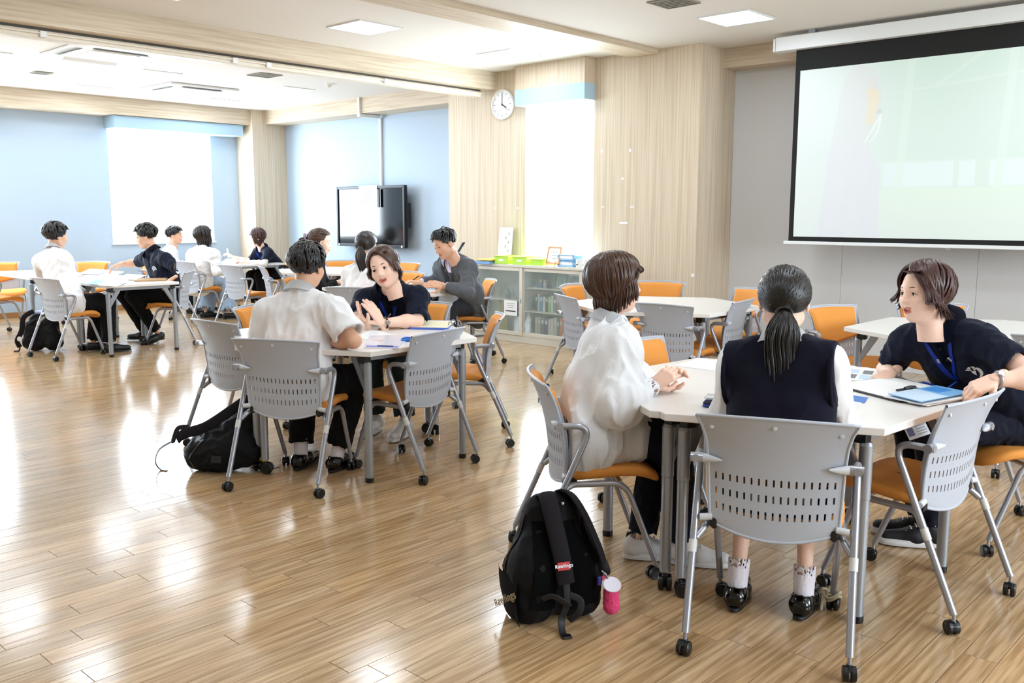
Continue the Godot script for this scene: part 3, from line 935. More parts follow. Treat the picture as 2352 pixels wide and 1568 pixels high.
	for k in 3:
		var cp := thing("cup", ["white mug with a dark mark beside the packets on the cabinet", "plain white cup between the mug and the jug", "white cup behind the jug on the cabinet"][k], "cup", Vector3([-6.06, -5.985, -5.96][k], top, [-7.55, -7.60, -7.72][k]), 0.0, "white cups on the cabinet")
		part(cp, "bowl", Geo.new().lathe([Vector2(0, 0.004), Vector2(0.03, 0), Vector2(0.036, 0.01), Vector2(0.037, 0.085), Vector2(0.034, 0.085), Vector2(0.032, 0.012), Vector2(0, 0.011)], 22), M.white_plastic)
		if k == 0:
			part(cp, "print", Geo.new().box(Vector3(0, 0.03, 0.0365), Vector3(0.022, 0.012, 0.003), 0.001), M.ink)
		part(cp, "handle", Geo.new().tube([Vector3(0.035, 0.065, 0), Vector3(0.055, 0.06, 0), Vector3(0.06, 0.042, 0), Vector3(0.05, 0.028, 0), Vector3(0.035, 0.025, 0)], 0.005, 8), M.white_plastic)
	var jug := thing("water_jug", "white lidded jug at the end of the cabinet top", "jug", Vector3(-5.99, top, -7.80))
	part(jug, "body", Geo.new().lathe([Vector2(0, 0), Vector2(0.05, 0), Vector2(0.055, 0.02), Vector2(0.05, 0.11), Vector2(0.04, 0.13), Vector2(0, 0.132)], 24), M.white_plastic)
	part(jug, "lid", Geo.new().lathe([Vector2(0.042, 0.13), Vector2(0.04, 0.14), Vector2(0.012, 0.148), Vector2(0.012, 0.158), Vector2(0, 0.16)], 20), M.connector_white)
	# paper leaning on the wall behind the baskets
	var pp := thing("paper_sheet", "tall white printed sheet leaning on the wood wall behind the green baskets", "paper", Vector3(-7.36, top, -7.79))
	var sg := Geo.new()
	sg.xf = Transform3D(Basis(Vector3.RIGHT, -0.12), Vector3(0, 0.20, 0))
	sg.box(Vector3.ZERO, Vector3(0.215, 0.40, 0.0015))
	part(pp, "sheet", sg, M.paper)
	for k in 5:
		sg = Geo.new()
		sg.xf = Transform3D(Basis(Vector3.RIGHT, -0.12), Vector3(0, 0.20, 0))
		sg.box(Vector3(0.05 - 0.045 * (k % 2), 0.13 - 0.05 * k, 0.0013), Vector3(0.022, 0.03, 0.0006))
		part(pp, "printed_mark", sg, M.faint_ink)


func book_row(xa: float, xb: float, y: float, z: float, hues: Array, names: Array, order: Array, h: float, w: float, shelf: String) -> void:
	var x := xa
	for k in order:
		var bw := w * rng.randf_range(0.7, 1.25)
		var bh := h * rng.randf_range(0.85, 1.0)
		if x + bw > xb:
			break
		var b := thing("book", "%s book on the %s right shelf of the glass cabinet" % [names[k], shelf], "book", Vector3(x + bw * 0.5, y, z - 0.09), 0.0, "books on the %s cabinet shelf" % shelf)
		var m := mat("book_%s_%d" % [shelf, k], hues[k], 0.5)
		part(b, "cover", Geo.new().box(Vector3(0, bh * 0.5, 0), Vector3(bw - 0.002, bh, 0.15), 0.002), m)
		part(b, "spine_label", Geo.new().box(Vector3(0, bh * 0.72, 0.0755), Vector3(bw * 0.6, bh * 0.22, 0.001)), M.sticker)
		x += bw + 0.0015


func arc_path(pts: Array, bend: Array, n := 6) -> Array:
	# straight runs between pts with each inner corner rounded by bend[i]
	var out := [pts[0]]
	for i in range(1, pts.size() - 1):
		var a: Vector3 = pts[i - 1]
		var p: Vector3 = pts[i]
		var b: Vector3 = pts[i + 1]
		var r: float = minf(bend[i - 1], minf((p - a).length() * 0.49, (b - p).length() * 0.49))
		var s := p + (a - p).normalized() * r
		var e := p + (b - p).normalized() * r
		for k in n + 1:
			var t := float(k) / n
			out.append(s.lerp(p, t).lerp(p.lerp(e, t), t))
	out.append(pts[-1])
	return out


func caster_geo(r: float) -> Geo:
	# twin wheel caster: origin on the floor under the stem
	var g := Geo.new()
	for s in [-1.0, 1.0]:
		var t := Transform3D(Basis(Vector3.BACK, PI / 2), Vector3(s * r * 0.5, r, r * 0.35))
		g.lathe([Vector2(0, -r * 0.36), Vector2(r * 0.55, -r * 0.36), Vector2(r * 0.6, -r * 0.30), Vector2(r * 0.9, -r * 0.33), Vector2(r, -r * 0.24), Vector2(r, r * 0.24), Vector2(r * 0.9, r * 0.33), Vector2(r * 0.6, r * 0.30), Vector2(r * 0.55, r * 0.36), Vector2(0, r * 0.36)], 22, t)
	# hood over the wheels
	var rows := []
	for i in 9:
		var a := lerpf(-0.35, PI * 0.80, i / 8.0)
		var row := []
		for x in [-1.0, 1.0]:
			row.append(Vector3(x * r * 0.22, r + sin(a) * r * 1.06, r * 0.35 - cos(a) * r * 1.06))
		rows.append(row)
	g.sheet(rows)
	g.sheet(rows, true)
	g.lathe([Vector2(0, r * 1.15), Vector2(r * 0.36, r * 1.2), Vector2(r * 0.4, r * 1.9), Vector2(r * 0.34, r * 2.05), Vector2(0, r * 2.06)], 16)
	return g


func shell_pt(u: float, v: float, lift: float) -> Vector3:
	# u -1..1 across, v 0..1 from bottom to top; lift along the outward (rear) side
	var ws := [[0.0, 0.375], [0.05, 0.408], [0.3, 0.418], [0.6, 0.425], [0.78, 0.437], [0.9, 0.46], [1.0, 0.494]]
	var w := 0.4
	for i in ws.size() - 1:
		if v >= ws[i][0] and v <= ws[i + 1][0]:
			w = lerpf(ws[i][1], ws[i + 1][1], (v - ws[i][0]) / (ws[i + 1][0] - ws[i][0]))
	var y := 0.402 + v * 0.383 - 0.034 * (1.0 - u * u) * pow(1.0 - v, 3.0) + 0.010 * (1.0 - u * u) * pow(v, 5.0)
	var z := 0.098 + 0.012 * v + 0.068 * pow(v, 3.0) + 0.042 * (1.0 - u * u) * (0.65 + 0.35 * v)
	return Vector3(u * w * 0.5, y, z + lift)


func build_chair() -> Node3D:
	var o := thing("nesting_chair", "chair", "chair")
	o.set_meta("base_name", "nesting_chair")
	# ---- perforated plastic back shell
	var us := [-1.0, -0.97]
	for k in 17:
		var x := (k - 8) * 0.0232
		us.append((x - 0.0031) / 0.2105)
		us.append((x + 0.0031) / 0.2105)
	us.append(0.97)
	us.append(1.0)
	var vs := [0.0, 0.03, 0.07, 0.12]
	for y in [0.473, 0.524, 0.575]:
		vs.append((y - 0.0115 - 0.402) / 0.383)
		vs.append((y + 0.0115 - 0.402) / 0.383)
	for v in [0.56, 0.64, 0.72, 0.79, 0.85, 0.9, 0.94, 0.97, 1.0]:
		vs.append(v)
	var hole := func(i: int, j: int) -> bool:
		return i >= 4 and i <= 8 and (i - 4) % 2 == 0 and j >= 2 and j <= 34 and (j - 2) % 2 == 0
	var g := Geo.new()
	var th := 0.0035
	var nr := vs.size()
	var nc := us.size()
	var fr := []
	for side in [1.0, -1.0]:
		var ks := []
		for i in nr:
			var kr := []
			for j in nc:
				var p := shell_pt(us[j], vs[i], 0.0)
				var du := shell_pt(minf(us[j] + 0.02, 1.0), vs[i], 0.0) - shell_pt(maxf(us[j] - 0.02, -1.0), vs[i], 0.0)
				var dv := shell_pt(us[j], minf(vs[i] + 0.02, 1.0), 0.0) - shell_pt(us[j], maxf(vs[i] - 0.02, 0.0), 0.0)
				var nn: Vector3 = du.cross(dv).normalized() * side
				kr.append(g.vert(p + nn * th * 0.5, nn))
			ks.append(kr)
		fr.append(ks)
		for i in nr - 1:
			for j in nc - 1:
				if not hole.call(i, j):
					g.quad(ks[i][j], ks[i][j + 1], ks[i + 1][j + 1], ks[i + 1][j])
	for i in nr - 1:
		for j in nc - 1:
			if hole.call(i, j):
				for e in [[i, j, i, j + 1, Vector3.UP], [i + 1, j, i + 1, j + 1, Vector3.DOWN], [i, j, i + 1, j, Vector3.RIGHT], [i, j + 1, i + 1, j + 1, Vector3.LEFT]]:
					g.face([g.v[fr[0][e[0]][e[1]]], g.v[fr[0][e[2]][e[3]]], g.v[fr[1][e[2]][e[3]]], g.v[fr[1][e[0]][e[1]]]], e[4])
	# rolled rim round the shell
	var rim := []
	for j in 25:
		rim.append(shell_pt(lerpf(-1, 1, j / 24.0), 1.0, 0.0))
	for i in range(1, 21):
		rim.append(shell_pt(1.0, 1.0 - i / 20.0, 0.0))
	for j in range(1, 25):
		rim.append(shell_pt(lerpf(1, -1, j / 24.0), 0.0, 0.0))
	for i in range(1, 21):
		rim.append(shell_pt(-1.0, i / 20.0, 0.0))
	g.tube(rim, 0.0058, 8, false)
	var back := part(o, "backrest", g, M.shell_grey)
	for s in [-1.0, 1.0]:
		# side flange, hinge boss at the foot of the shell
		var gf := Geo.new()
		var rows := []
		for i in 14:
			var v := i / 13.0
			var p := shell_pt(s, v, 0.0)
			var d := 0.018 * sin(PI * clampf(v * 0.9 + 0.05, 0, 1))
			rows.append([p, p + Vector3(-s * 0.002, 0, -d)])
		gf.sheet(rows, s > 0.0)
		gf.sheet(rows, s < 0.0)
		part(back, "side_flange", gf, M.shell_grey)
		var gc := Geo.new()
		gc.tube([Vector3(s * 0.165, 0.632, 0.148), Vector3(s * 0.185, 0.632, 0.144), Vector3(s * 0.212, 0.632, 0.136), Vector3(s * 0.236, 0.632, 0.130)], [0.003, 0.009, 0.0145, 0.0155], 14)
		part(back, "arm_plug", gc, M.connector_white)
		var gs := Geo.new()
		gs.lathe([Vector2(0.0075, 0.0), Vector2(0.0065, 0.003), Vector2(0, 0.004)], 12, Transform3D(Basis(Vector3.RIGHT, PI / 2), shell_pt(s * 0.86, 0.90, 0.003)))
		part(back, "screw_cap", gs, M.connector_white)
		var gb := Geo.new()
		gb.tube([Vector3(s * 0.196, 0.425, 0.10), Vector3(s * 0.236, 0.42, 0.104)], 0.012, 12)
		part(back, "hinge_boss", gb, M.connector_white)
	var gm := Geo.new()
	gm.lathe([Vector2(0.0075, 0.0), Vector2(0.0065, 0.003), Vector2(0, 0.004)], 12, Transform3D(Basis(Vector3.RIGHT, PI / 2), shell_pt(0.0, 0.93, 0.003)))
	part(back, "screw_cap", gm, M.connector_white)
	# ---- back cushion on the front of the shell
	g = Geo.new()
	var rows := []
	for i in 21:
		var t := i / 20.0
		var row := []
		for j in 21:
			var s := lerpf(-1, 1, j / 20.0)
			var v0 := 0.36 + 0.10 * absf(s)
			var v := lerpf(v0, 0.972, t)
			var edge := minf(1.0 - absf(s), minf(t, 1.0 - t)) * 10.0
			var puff := 0.026 * sqrt(clampf(1.0 - pow(1.0 - clampf(edge, 0, 1), 2.0), 0.0, 1.0))
			row.append(shell_pt(s * 0.925, v, -0.0045 - puff))
		rows.append(row)
	g.sheet(rows)
	part(o, "back_cushion", g, M.orange_cloth)
	# ---- seat pad
	g = Geo.new()
	var outline := func(a: float, sc: float) -> Vector2:
		var c := cos(a)
		var s := sin(a)
		var k := 1.0 / pow(pow(absf(c), 4.5) + pow(absf(s), 4.5), 1.0 / 4.5)
		return Vector2(c * k * 0.222 * sc, -0.085 + s * k * 0.208 * sc)
	var top := func(p: Vector2) -> float:
		var t := (p.y + 0.293) / 0.416     # 0 front .. 1 rear
		return 0.446 + 0.012 * sin(t * PI * 1.15 + 0.35) - 0.045 * pow(clampf(1.0 - t * 3.2, 0, 1), 2.0) - 0.004 * cos(p.x * 12.0)
	rows = []
	for st in [[0.02, 0], [0.4, 0], [0.7, 0], [0.88, 0], [0.95, -0.003], [0.985, -0.009], [1.0, -0.019], [0.99, -0.032], [0.96, -0.040], [0.9, -0.043], [0.5, -0.043], [0.02, -0.043]]:
		var row := []
		for k in 40:
			var p: Vector2 = outline.call(TAU * k / 40.0, st[0])
			row.append(Vector3(p.x, top.call(p) + st[1], p.y))
		rows.append(row)
	g.sheet(rows, true, true)
	part(o, "seat", g, M.orange_cloth)
	# ---- frame
	for s in [-1.0, 1.0]:
		g = Geo.new()
		g.tube(arc_path([Vector3(s * 0.250, 0.632, 0.150), Vector3(s * 0.252, 0.632, 0.005), Vector3(s * 0.2525, 0.072, 0.250)], [0.085], 8), 0.0128, 12)
		g.tube([Vector3(s * 0.228, 0.632, 0.132), Vector3(s * 0.268, 0.632, 0.132)], 0.0165, 14)
		var leg := part(o, "rear_leg", g, M.tube_silver)
		g = Geo.new()
		g.lathe([Vector2(0.014, 0.0), Vector2(0.0142, 0.042), Vector2(0.0138, 0.042)], 12, Transform3D(Basis(Vector3.RIGHT, -0.42), Vector3(s * 0.2525, 0.31, 0.147)))
		part(leg, "label_sticker", g, M.sticker)
		g = Geo.new()
		g.tube(arc_path([Vector3(s * 0.246, 0.352, 0.120), Vector3(s * 0.215, 0.392, 0.085), Vector3(s * 0.213, 0.395, -0.135), Vector3(s * 0.202, 0.072, -0.262)], [0.03, 0.06], 6), 0.0122, 12)
		part(o, "front_leg", g, M.tube_silver)
	g = Geo.new()
	g.tube([Vector3(-0.213, 0.392, 0.06), Vector3(0.213, 0.392, 0.06)], 0.010, 10)
	g.tube([Vector3(-0.212, 0.392, -0.12), Vector3(0.212, 0.392, -0.12)], 0.010, 10)
	part(o, "seat_frame", g, M.tube_silver)
	for s in [-1.0, 1.0]:
		g = Geo.new()
		g.box(Vector3(s * 0.190, 0.405, 0.080), Vector3(0.034, 0.045, 0.06), 0.012)
		part(o, "seat_bracket", g, M.black_plastic)
	var cm := caster_geo(0.0245).mesh()
	var stem := Geo.new().tube([Vector3(0, 0.045, 0), Vector3(0, 0.075, 0)], 0.0065, 8).mesh()
	for p in [Vector3(-0.2525, 0, 0.252), Vector3(0.2525, 0, 0.252), Vector3(-0.202, 0, -0.264), Vector3(0.202, 0, -0.264)]:
		var c := part(o, "caster", cm, M.caster_black)
		c.position = p
		part(c, "stem", stem, M.tube_silver)
	return o


func table_leg(o: Node3D, at: Vector2, inward: Vector2, wheels: bool, cm: Mesh, turn: float) -> void:
	var d := Vector3(inward.x, 0, inward.y).normalized()
	var p := Vector3(at.x, 0, at.y)
	var y0 := 0.078 if wheels else 0.022
	var g := Geo.new()
	g.lathe([Vector2(0, y0), Vector2(0.0215, y0), Vector2(0.0215, 0.45), Vector2(0.0235, 0.452), Vector2(0.0235, 0.64), Vector2(0.018, 0.652), Vector2(0, 0.653)], 20, Transform3D(Basis.IDENTITY, p))
	var leg := part(o, "leg", g, M.leg_silver)
	# forked bracket: silver arm slanting inward, black wedge between it and the leg
	g = Geo.new()
	var side := d.cross(Vector3.UP)
	for a in [[Vector3(0, 0.53, 0) + d * 0.008, Vector3(0, 0.50, 0) + d * 0.02, Vector3(0, 0.655, 0) + d * 0.118, Vector3(0, 0.688, 0) + d * 0.125, Vector3(0, 0.688, 0) + d * 0.088]]:
		for s in [-1.0, 1.0]:
			var pts := []
			for q in a:
				pts.append(p + q + side * s * 0.013)
			g.face(pts, side * s)
		for k in a.size():
			var q0: Vector3 = a[k]
			var q1: Vector3 = a[(k + 1) % a.size()]
			var nn: Vector3 = (q1 - q0).cross(side).normalized()
			var mid: Vector3 = (a[0] + a[2] + a[3]) / 3.0
			if nn.dot((q0 + q1) * 0.5 - mid) < 0:
				nn = -nn
			g.face([p + q0 + side * 0.013, p + q1 + side * 0.013, p + q1 - side * 0.013, p + q0 - side * 0.013], nn)
	part(leg, "bracket_arm", g, M.leg_silver)
	g = Geo.new()
	g.xf = Transform3D(Basis(d, Vector3.UP, d.cross(Vector3.UP)), p)
	g.box(Vector3(0.022, 0.668, 0), Vector3(0.06, 0.045, 0.04), 0.006)
	part(leg, "bracket_wedge", g, M.black_plastic)
	if wheels:
		var c := part(o, "caster", cm, M.caster_black)
		c.position = p
		c.rotation.y = turn
	else:
		part(o, "foot", Geo.new().lathe([Vector2(0, 0), Vector2(0.021, 0), Vector2(0.023, 0.004), Vector2(0.023, 0.026), Vector2(0, 0.026)], 18, Transform3D(Basis.IDENTITY, p)), M.black_plastic)


func build_trapezoid() -> Node3D:
	# half of a hexagon table: long side on local x = 0, short side at x = 0.671
	var o := thing("trapezoid_table", "table", "table")
	o.set_meta("base_name", "trapezoid_table")
	var poly := [Vector2(0.0015, -0.735), Vector2(0.035, -0.752), Vector2(0.671, -0.3875), Vector2(0.671, 0.3875), Vector2(0.035, 0.752), Vector2(0.0015, 0.735)]
	var top := Geo.new()
	top.prism(poly, 0.692, 0.72, 0.0025)
	part(o, "table_top", top, M.table_white)
	var cm := caster_geo(0.031).mesh()
	table_leg(o, Vector2(0.59, -0.345), Vector2(-1, 0), false, cm, 0)
	table_leg(o, Vector2(0.59, 0.345), Vector2(-1, 0), false, cm, 0)
	table_leg(o, Vector2(0.036, -0.635), Vector2(0.0, 1), true, cm, 0.7)
	table_leg(o, Vector2(0.036, 0.635), Vector2(0.0, -1), true, cm, 2.3)
	part(o, "under_rail", Geo.new().span(Vector3(0.56, 0.66, -0.33), Vector3(0.6, 0.692, 0.33), 0.002), M.under_grey)
	part(o, "under_rail", Geo.new().span(Vector3(0.025, 0.66, -0.6), Vector3(0.06, 0.692, 0.6), 0.002), M.under_grey)
	part(o, "under_rail", Geo.new().span(Vector3(0.06, 0.665, -0.02), Vector3(0.56, 0.692, 0.02), 0.002), M.under_grey)
	return o


func build_oblong(lx: float, lz: float) -> Node3D:
	# square or oblong table, origin at its middle; casters on the -x legs
	var o := thing("square_table", "table", "table")
	o.set_meta("base_name", "square_table")
	var hx := lx * 0.5
	var hz := lz * 0.5
	part(o, "table_top", Geo.new().prism([Vector2(-hx, -hz), Vector2(hx, -hz), Vector2(hx, hz), Vector2(-hx, hz)], 0.692, 0.72, 0.0025), M.table_white)
	var cm := caster_geo(0.031).mesh()
	for sz in [-1.0, 1.0]:
		table_leg(o, Vector2(hx - 0.055, sz * (hz - 0.035)), Vector2(0, -sz), false, cm, 0)
		table_leg(o, Vector2(-hx + 0.035, sz * (hz - 0.035)), Vector2(0, -sz), true, cm, 1.1 + sz)
	part(o, "under_rail", Geo.new().span(Vector3(hx - 0.08, 0.66, -hz + 0.08), Vector3(hx - 0.04, 0.692, hz - 0.08), 0.002), M.under_grey)
	part(o, "under_rail", Geo.new().span(Vector3(-hx + 0.03, 0.66, -hz + 0.08), Vector3(-hx + 0.06, 0.692, hz - 0.08), 0.002), M.under_grey)
	return o


var trap_proto: Node3D
var chair_proto: Node3D
var chair_used := false
var trap_used := false


func put_half(c: Vector2, turn_deg: float, other: bool, label: String) -> Node3D:
	var at := Vector3(c.x, 0, c.y)
	var t := deg_to_rad(turn_deg) + (PI if other else 0.0)
	var o := trap_proto
	if trap_used:
		o = copy_of(trap_proto, at, t, label)
	trap_used = true
	o.position = at
	o.rotation.y = t
	tag(o, label, "table", "white trapezoid tables joined in pairs")
	return o


func put_chair(x: float, z: float, psi: float, label: String) -> Node3D:
	var o := chair_proto
	var at := Vector3(x, 0, z)
	if chair_used:
		o = copy_of(chair_proto, at, deg_to_rad(psi), label)
	chair_used = true
	o.position = at
	o.rotation.y = deg_to_rad(psi)
	tag(o, label, "chair", "orange and grey nesting chairs")
	for ch in o.get_children():
		if String(ch.name).begins_with("caster"):
			ch.rotation.y = rng.randf() * TAU
	return o


func build_furniture() -> void:
	trap_proto = build_trapezoid()
	chair_proto = build_chair()
	rng.seed = 404
	var hexes := [
		[-1.755, -3.475, -5.0, "under the ponytailed student's papers"],
		[-4.39, -3.31, 0.0, "with the cream folder and blue prints"],
		[-9.6, -7.0, 0.0, "empty, beyond the boy in the short-sleeved shirt"],
		[-6.80, -5.74, 12.0, "where the man in the grey jacket sits"],
		[-4.07, -6.12, 0.0, "empty, in front of the bare wood wall"],
		[-1.72, -6.06, 0.0, "empty, nearest the projection screen"]]
	for h in hexes:
		put_half(Vector2(h[0], h[1]), h[2], false, "white trapezoid half-table on the screen side, " + h[3])
		put_half(Vector2(h[0], h[1]), h[2], true, "white trapezoid half-table on the window side, " + h[3])
	var sq := build_oblong(0.76, 0.76)
	sq.position = Vector3(-9.44, 0, -4.245)
	tag(sq, "square white table between the white-shirted boy and the reaching man, nearer half", "table", "square white tables")
	var s2 := copy_of(sq, Vector3(-10.215, 0, -4.245), PI, "square white table between the white-shirted boy and the reaching man, farther half", "square white tables")
	s2.set_meta("category", "table")
	var ob := build_oblong(1.45, 0.75)
	ob.position = Vector3(-11.55, 0, -4.15)
	tag(ob, "oblong white table at the blue window wall beyond the boy in white", "table", "square white tables")
	var o4 := build_oblong(0.75, 1.1)
	o4.position = Vector3(-11.85, 0, -6.95)
	o4.rotation.y = PI
	tag(o4, "oblong white table between the white cardigan and the navy polo", "table", "square white tables")
	for c in CHAIRS:
		put_chair(c[0], c[1], c[2], c[3])


const CHAIRS := [
	[-1.38, -2.79, 23.4, "chair the ponytailed girl in the navy vest sits on, grey back outwards"],
	[-1.142, -3.478, 84.8, "empty chair pushed in between the girl in the vest and the woman with the lanyard"],
	[-2.27, -2.86, -41.8, "chair under the woman in the loose white blouse"],
	[-1.05, -4.40, 143.0, "chair under the navy-polo woman holding a green pen"],
	[-2.47, -3.85, -80.0, "chair tucked under the table behind the white-bloused woman"],
	[-4.11, -2.71, 28.6, "chair under the boy in the short-sleeved white shirt"],
	[-5.00, -2.93, 3.0, "empty grey-backed chair standing over the black rucksack with the yellow charm"],
	[-3.855, -3.335, 101.5, "empty grey-backed chair across the table corner from the boy in white"],
	[-4.12, -4.03, 136.6, "empty chair with orange back beside the cream folder"],
	[-4.92, -4.24, -150.0, "chair behind the smiling navy-polo woman"],
	[-5.47, -3.50, -80.0, "empty orange-backed chair across the table from the smiling woman, by the boy's shoulder"],
	[-9.515, -3.63, 8.0, "chair under the long-sleeved boy, with the black bag beneath"],
	[-9.68, -4.88, 140.0, "chair under the man reaching across the papers"],
	[-11.79, -3.70, 8.0, "empty pale-backed chair at the oblong table by the window wall"],
	[-12.30, -5.00, -140.0, "empty chair facing the long-sleeved boy, below the window wall"],
	[-12.95, -4.20, -95.0, "empty orange chair by the blue wall, behind the long-sleeved boy"],
	[-11.50, -6.12, 5.0, "chair under the woman in the white cardigan and jeans"],
	[-12.75, -7.10, -85.0, "empty orange chair in front of the corner pillar"],
	[-12.00, -7.80, 170.0, "chair under the navy-polo woman by the corner pillar"],
	[-10.30, -6.10, 3.0, "empty pale-backed chair between the jeans and the boy's shoulder"],
	[-9.75, -6.25, -25.0, "empty chair with its back just left of the boy's black hair"],
	[-10.15, -7.55, -120.0, "empty orange chair under the wall display's left edge"],
	[-9.25, -7.75, -170.0, "empty orange chair under the wall display's middle"],
	[-6.36, -6.27, 146.0, "chair under the man in the grey jacket"],
	[-6.30, -5.75, 110.0, "empty grey-backed chair beside the man in the grey jacket"],
	[-6.53, -5.02, 30.0, "grey-backed chair under the woman in white with the long ponytail"],
	[-7.70, -6.45, -170.0, "empty orange chair between the smiling woman's head and the jacket sleeve"],
	[-5.10, -6.50, -75.0, "empty orange chair in front of the glass cabinet's books"],
	[-4.50, -5.70, -30.0, "empty grey-backed chair behind the brown-haired blouse wearer's neck"],
	[-3.65, -5.67, 3.0, "empty grey-backed chair facing the empty table by the wood wall"],
	[-4.85, -7.20, -160.0, "empty orange chair in front of the bare wood wall"],
	[-3.92, -7.02, 156.0, "empty orange chair in front of the grey wall's left edge"],
	[-3.56, -6.16, 100.0, "empty grey-backed chair beside the ponytailed girl's head"],
	[-2.55, -6.15, -110.0, "empty orange chair at the left end of the table below the screen"],
	[-2.20, -6.75, -155.0, "empty orange chair behind the head of the woman with the lanyard"],
	[-1.12, -5.62, 0.0, "empty grey-backed chair behind the navy sleeve of the woman with the lanyard"],
	[-7.85, -5.38, -50.0, "chair under the woman in black with the scrunchie"],
	[-12.72, -6.12, -40.0, "chair under the boy in profile beyond the reaching man"],
]


# ---------------------------------------------------------------- smooth bodies: tapered bones joined into one skin
class Field:
	var a := PackedVector3Array()
	var ba := PackedVector3Array()
	var inv := PackedFloat32Array()
	var ra := PackedFloat32Array()
	var dr := PackedFloat32Array()
	var fn := PackedVector3Array()
	var fk := PackedFloat32Array()
	var hem := PackedFloat32Array()      # > 0: cut flat and hollowed at the end, this wall thick
	var k := 0.03
	var cuts := []                       # [a, b, radius a, radius b, softness] taken away
	var planes := []                     # [normal, offset]: kept where normal.p < offset
	var fold_amp := 0.0
	var fold_scale := Vector3(14, 4, 14)
	var noise: FastNoiseLite
	var lo := Vector3.INF
	var hi := -Vector3.INF

	func bone(p: Vector3, q: Vector3, r0: float, r1: float, flat := Vector3.ZERO, flat_k := 1.0, hem_wall := 0.0) -> Field:
		a.append(p)
		ba.append(q - p)
		inv.append(1.0 / maxf((q - p).length_squared(), 1e-9))
		ra.append(r0)
		dr.append(r1 - r0)
		fn.append(flat)
		fk.append(flat_k)
		hem.append(hem_wall)
		var m := Vector3.ONE * (maxf(r0, r1) + 0.02)
		lo = lo.min(p - m).min(q - m)
		hi = hi.max(p + m).max(q + m)
		return self

	func folds(amp: float, scale: Vector3, s: int) -> Field:
		fold_amp = amp
		fold_scale = scale
		noise = FastNoiseLite.new()
		noise.seed = s
		noise.frequency = 1.0
		noise.fractal_octaves = 2
		return self

	func one(i: int, p: Vector3) -> float:
		var q := p - a[i]
		if fk[i] != 1.0:
			var n := fn[i]
			q += n * (n.dot(q) * (1.0 / fk[i] - 1.0))
		var tc := clampf(q.dot(ba[i]) * inv[i], 0.0, 1.0)
		return (q - ba[i] * tc).length() - ra[i] - dr[i] * tc

	func value(p: Vector3, near: PackedInt32Array) -> float:
		var d := 1e3
		for i in near:
			var q := p - a[i]
			var kk := fk[i]
			if kk != 1.0:
				var n := fn[i]
				q += n * (n.dot(q) * (1.0 / kk - 1.0))
			var l := ba[i]
			var t := q.dot(l) * inv[i]
			var tc := clampf(t, 0.0, 1.0)
			var e := (q - l * tc).length() - ra[i] - dr[i] * tc
			if hem[i] > 0.0 and t > 0.5:
				var past := (t - 1.0) * sqrt(1.0 / inv[i])
				var rad := (q - l * t).length() - (ra[i] + dr[i] * tc - hem[i] - fold_amp * 1.2)
				e = maxf(maxf(e, past), -maxf(rad, -past - 0.035))
			if e - d > k:
				continue
			if d - e > k:
				d = e
				continue
			var h := clampf(0.5 + 0.5 * (d - e) / k, 0.0, 1.0)
			d = d + (e - d) * h - k * h * (1.0 - h)
		for c in cuts:
			var q: Vector3 = p - c[0]
			var l: Vector3 = c[1] - c[0]
			var t := clampf(q.dot(l) / maxf(l.length_squared(), 1e-9), 0.0, 1.0)
			var e: float = -((q - l * t).length() - lerpf(c[2], c[3], t))
			var s: float = c[4]
			var h := clampf(0.5 - 0.5 * (d - e) / s, 0.0, 1.0)
			d = d + (e - d) * h + s * h * (1.0 - h)
		if fold_amp > 0.0:
			d += fold_amp * (absf(noise.get_noise_3d(p.x * fold_scale.x, p.y * fold_scale.y, p.z * fold_scale.z)) * 2.2 - 0.5)
		for c in planes:
			d = maxf(d, c[0].dot(p) - c[1])
		return d

	func all() -> PackedInt32Array:
		return PackedInt32Array(range(a.size()))

	func tint(_p: Vector3) -> Color:
		return Color.WHITE

	# first point where a ray from o along dir meets the surface
	func hit(o: Vector3, dir: Vector3, far := 0.6) -> Vector3:
		var n := all()
		var t := 0.0
		for s in 60:
			var d := value(o + dir * t, n)
			if d < 0.0008:
				break
			t += d * 0.8
			if t > far:
				break
		return o + dir * t

	# surface net with cells of size s, added to g
	func net(g: Geo, s: float) -> void:
		var B := 4
		var o := lo - Vector3.ONE * (s * 2.0 + fold_amp)
		var ext := hi - lo + Vector3.ONE * (s * 4.0 + fold_amp * 2.0)
		var nb := Vector3i((ext / (s * B)).ceil())
		var nx := nb.x * B + 1
		var ny := nb.y * B + 1
		var nz := nb.z * B + 1
		var sx := 1
		var sy := nx
		var sz := nx * ny
		var vals := PackedFloat32Array()
		vals.resize(nx * ny * nz)
		vals.fill(1e6)
		var ids := PackedInt32Array()
		ids.resize(nx * ny * nz)
		ids.fill(-1)
		var half := s * B * 0.5
		var diag := half * 1.7321
		var everything := all()
		var blocks := []
		for bz in nb.z:
			for by in nb.y:
				for bx in nb.x:
					var c := o + Vector3(bx * B * s + half, by * B * s + half, bz * B * s + half)
					var v := value(c, everything)
					if absf(v) > diag * 1.3 + fold_amp * 1.2 + 0.001:
						continue
					var near := PackedInt32Array()
					for i in everything:
						if one(i, c) < maxf(v, 0.0) + diag * 2.6 + k * 1.6 + fold_amp:
							near.append(i)
					blocks.append(Vector3i(bx, by, bz))
					for z in range(bz * B, bz * B + B + 1):
						for y in range(by * B, by * B + B + 1):
							var at := z * sz + y * sy + bx * B
							for x in B + 1:
								if vals[at + x] > 9e5:
									vals[at + x] = value(o + Vector3((bx * B + x) * s, y * s, z * s), near)
		var cells := PackedInt32Array()
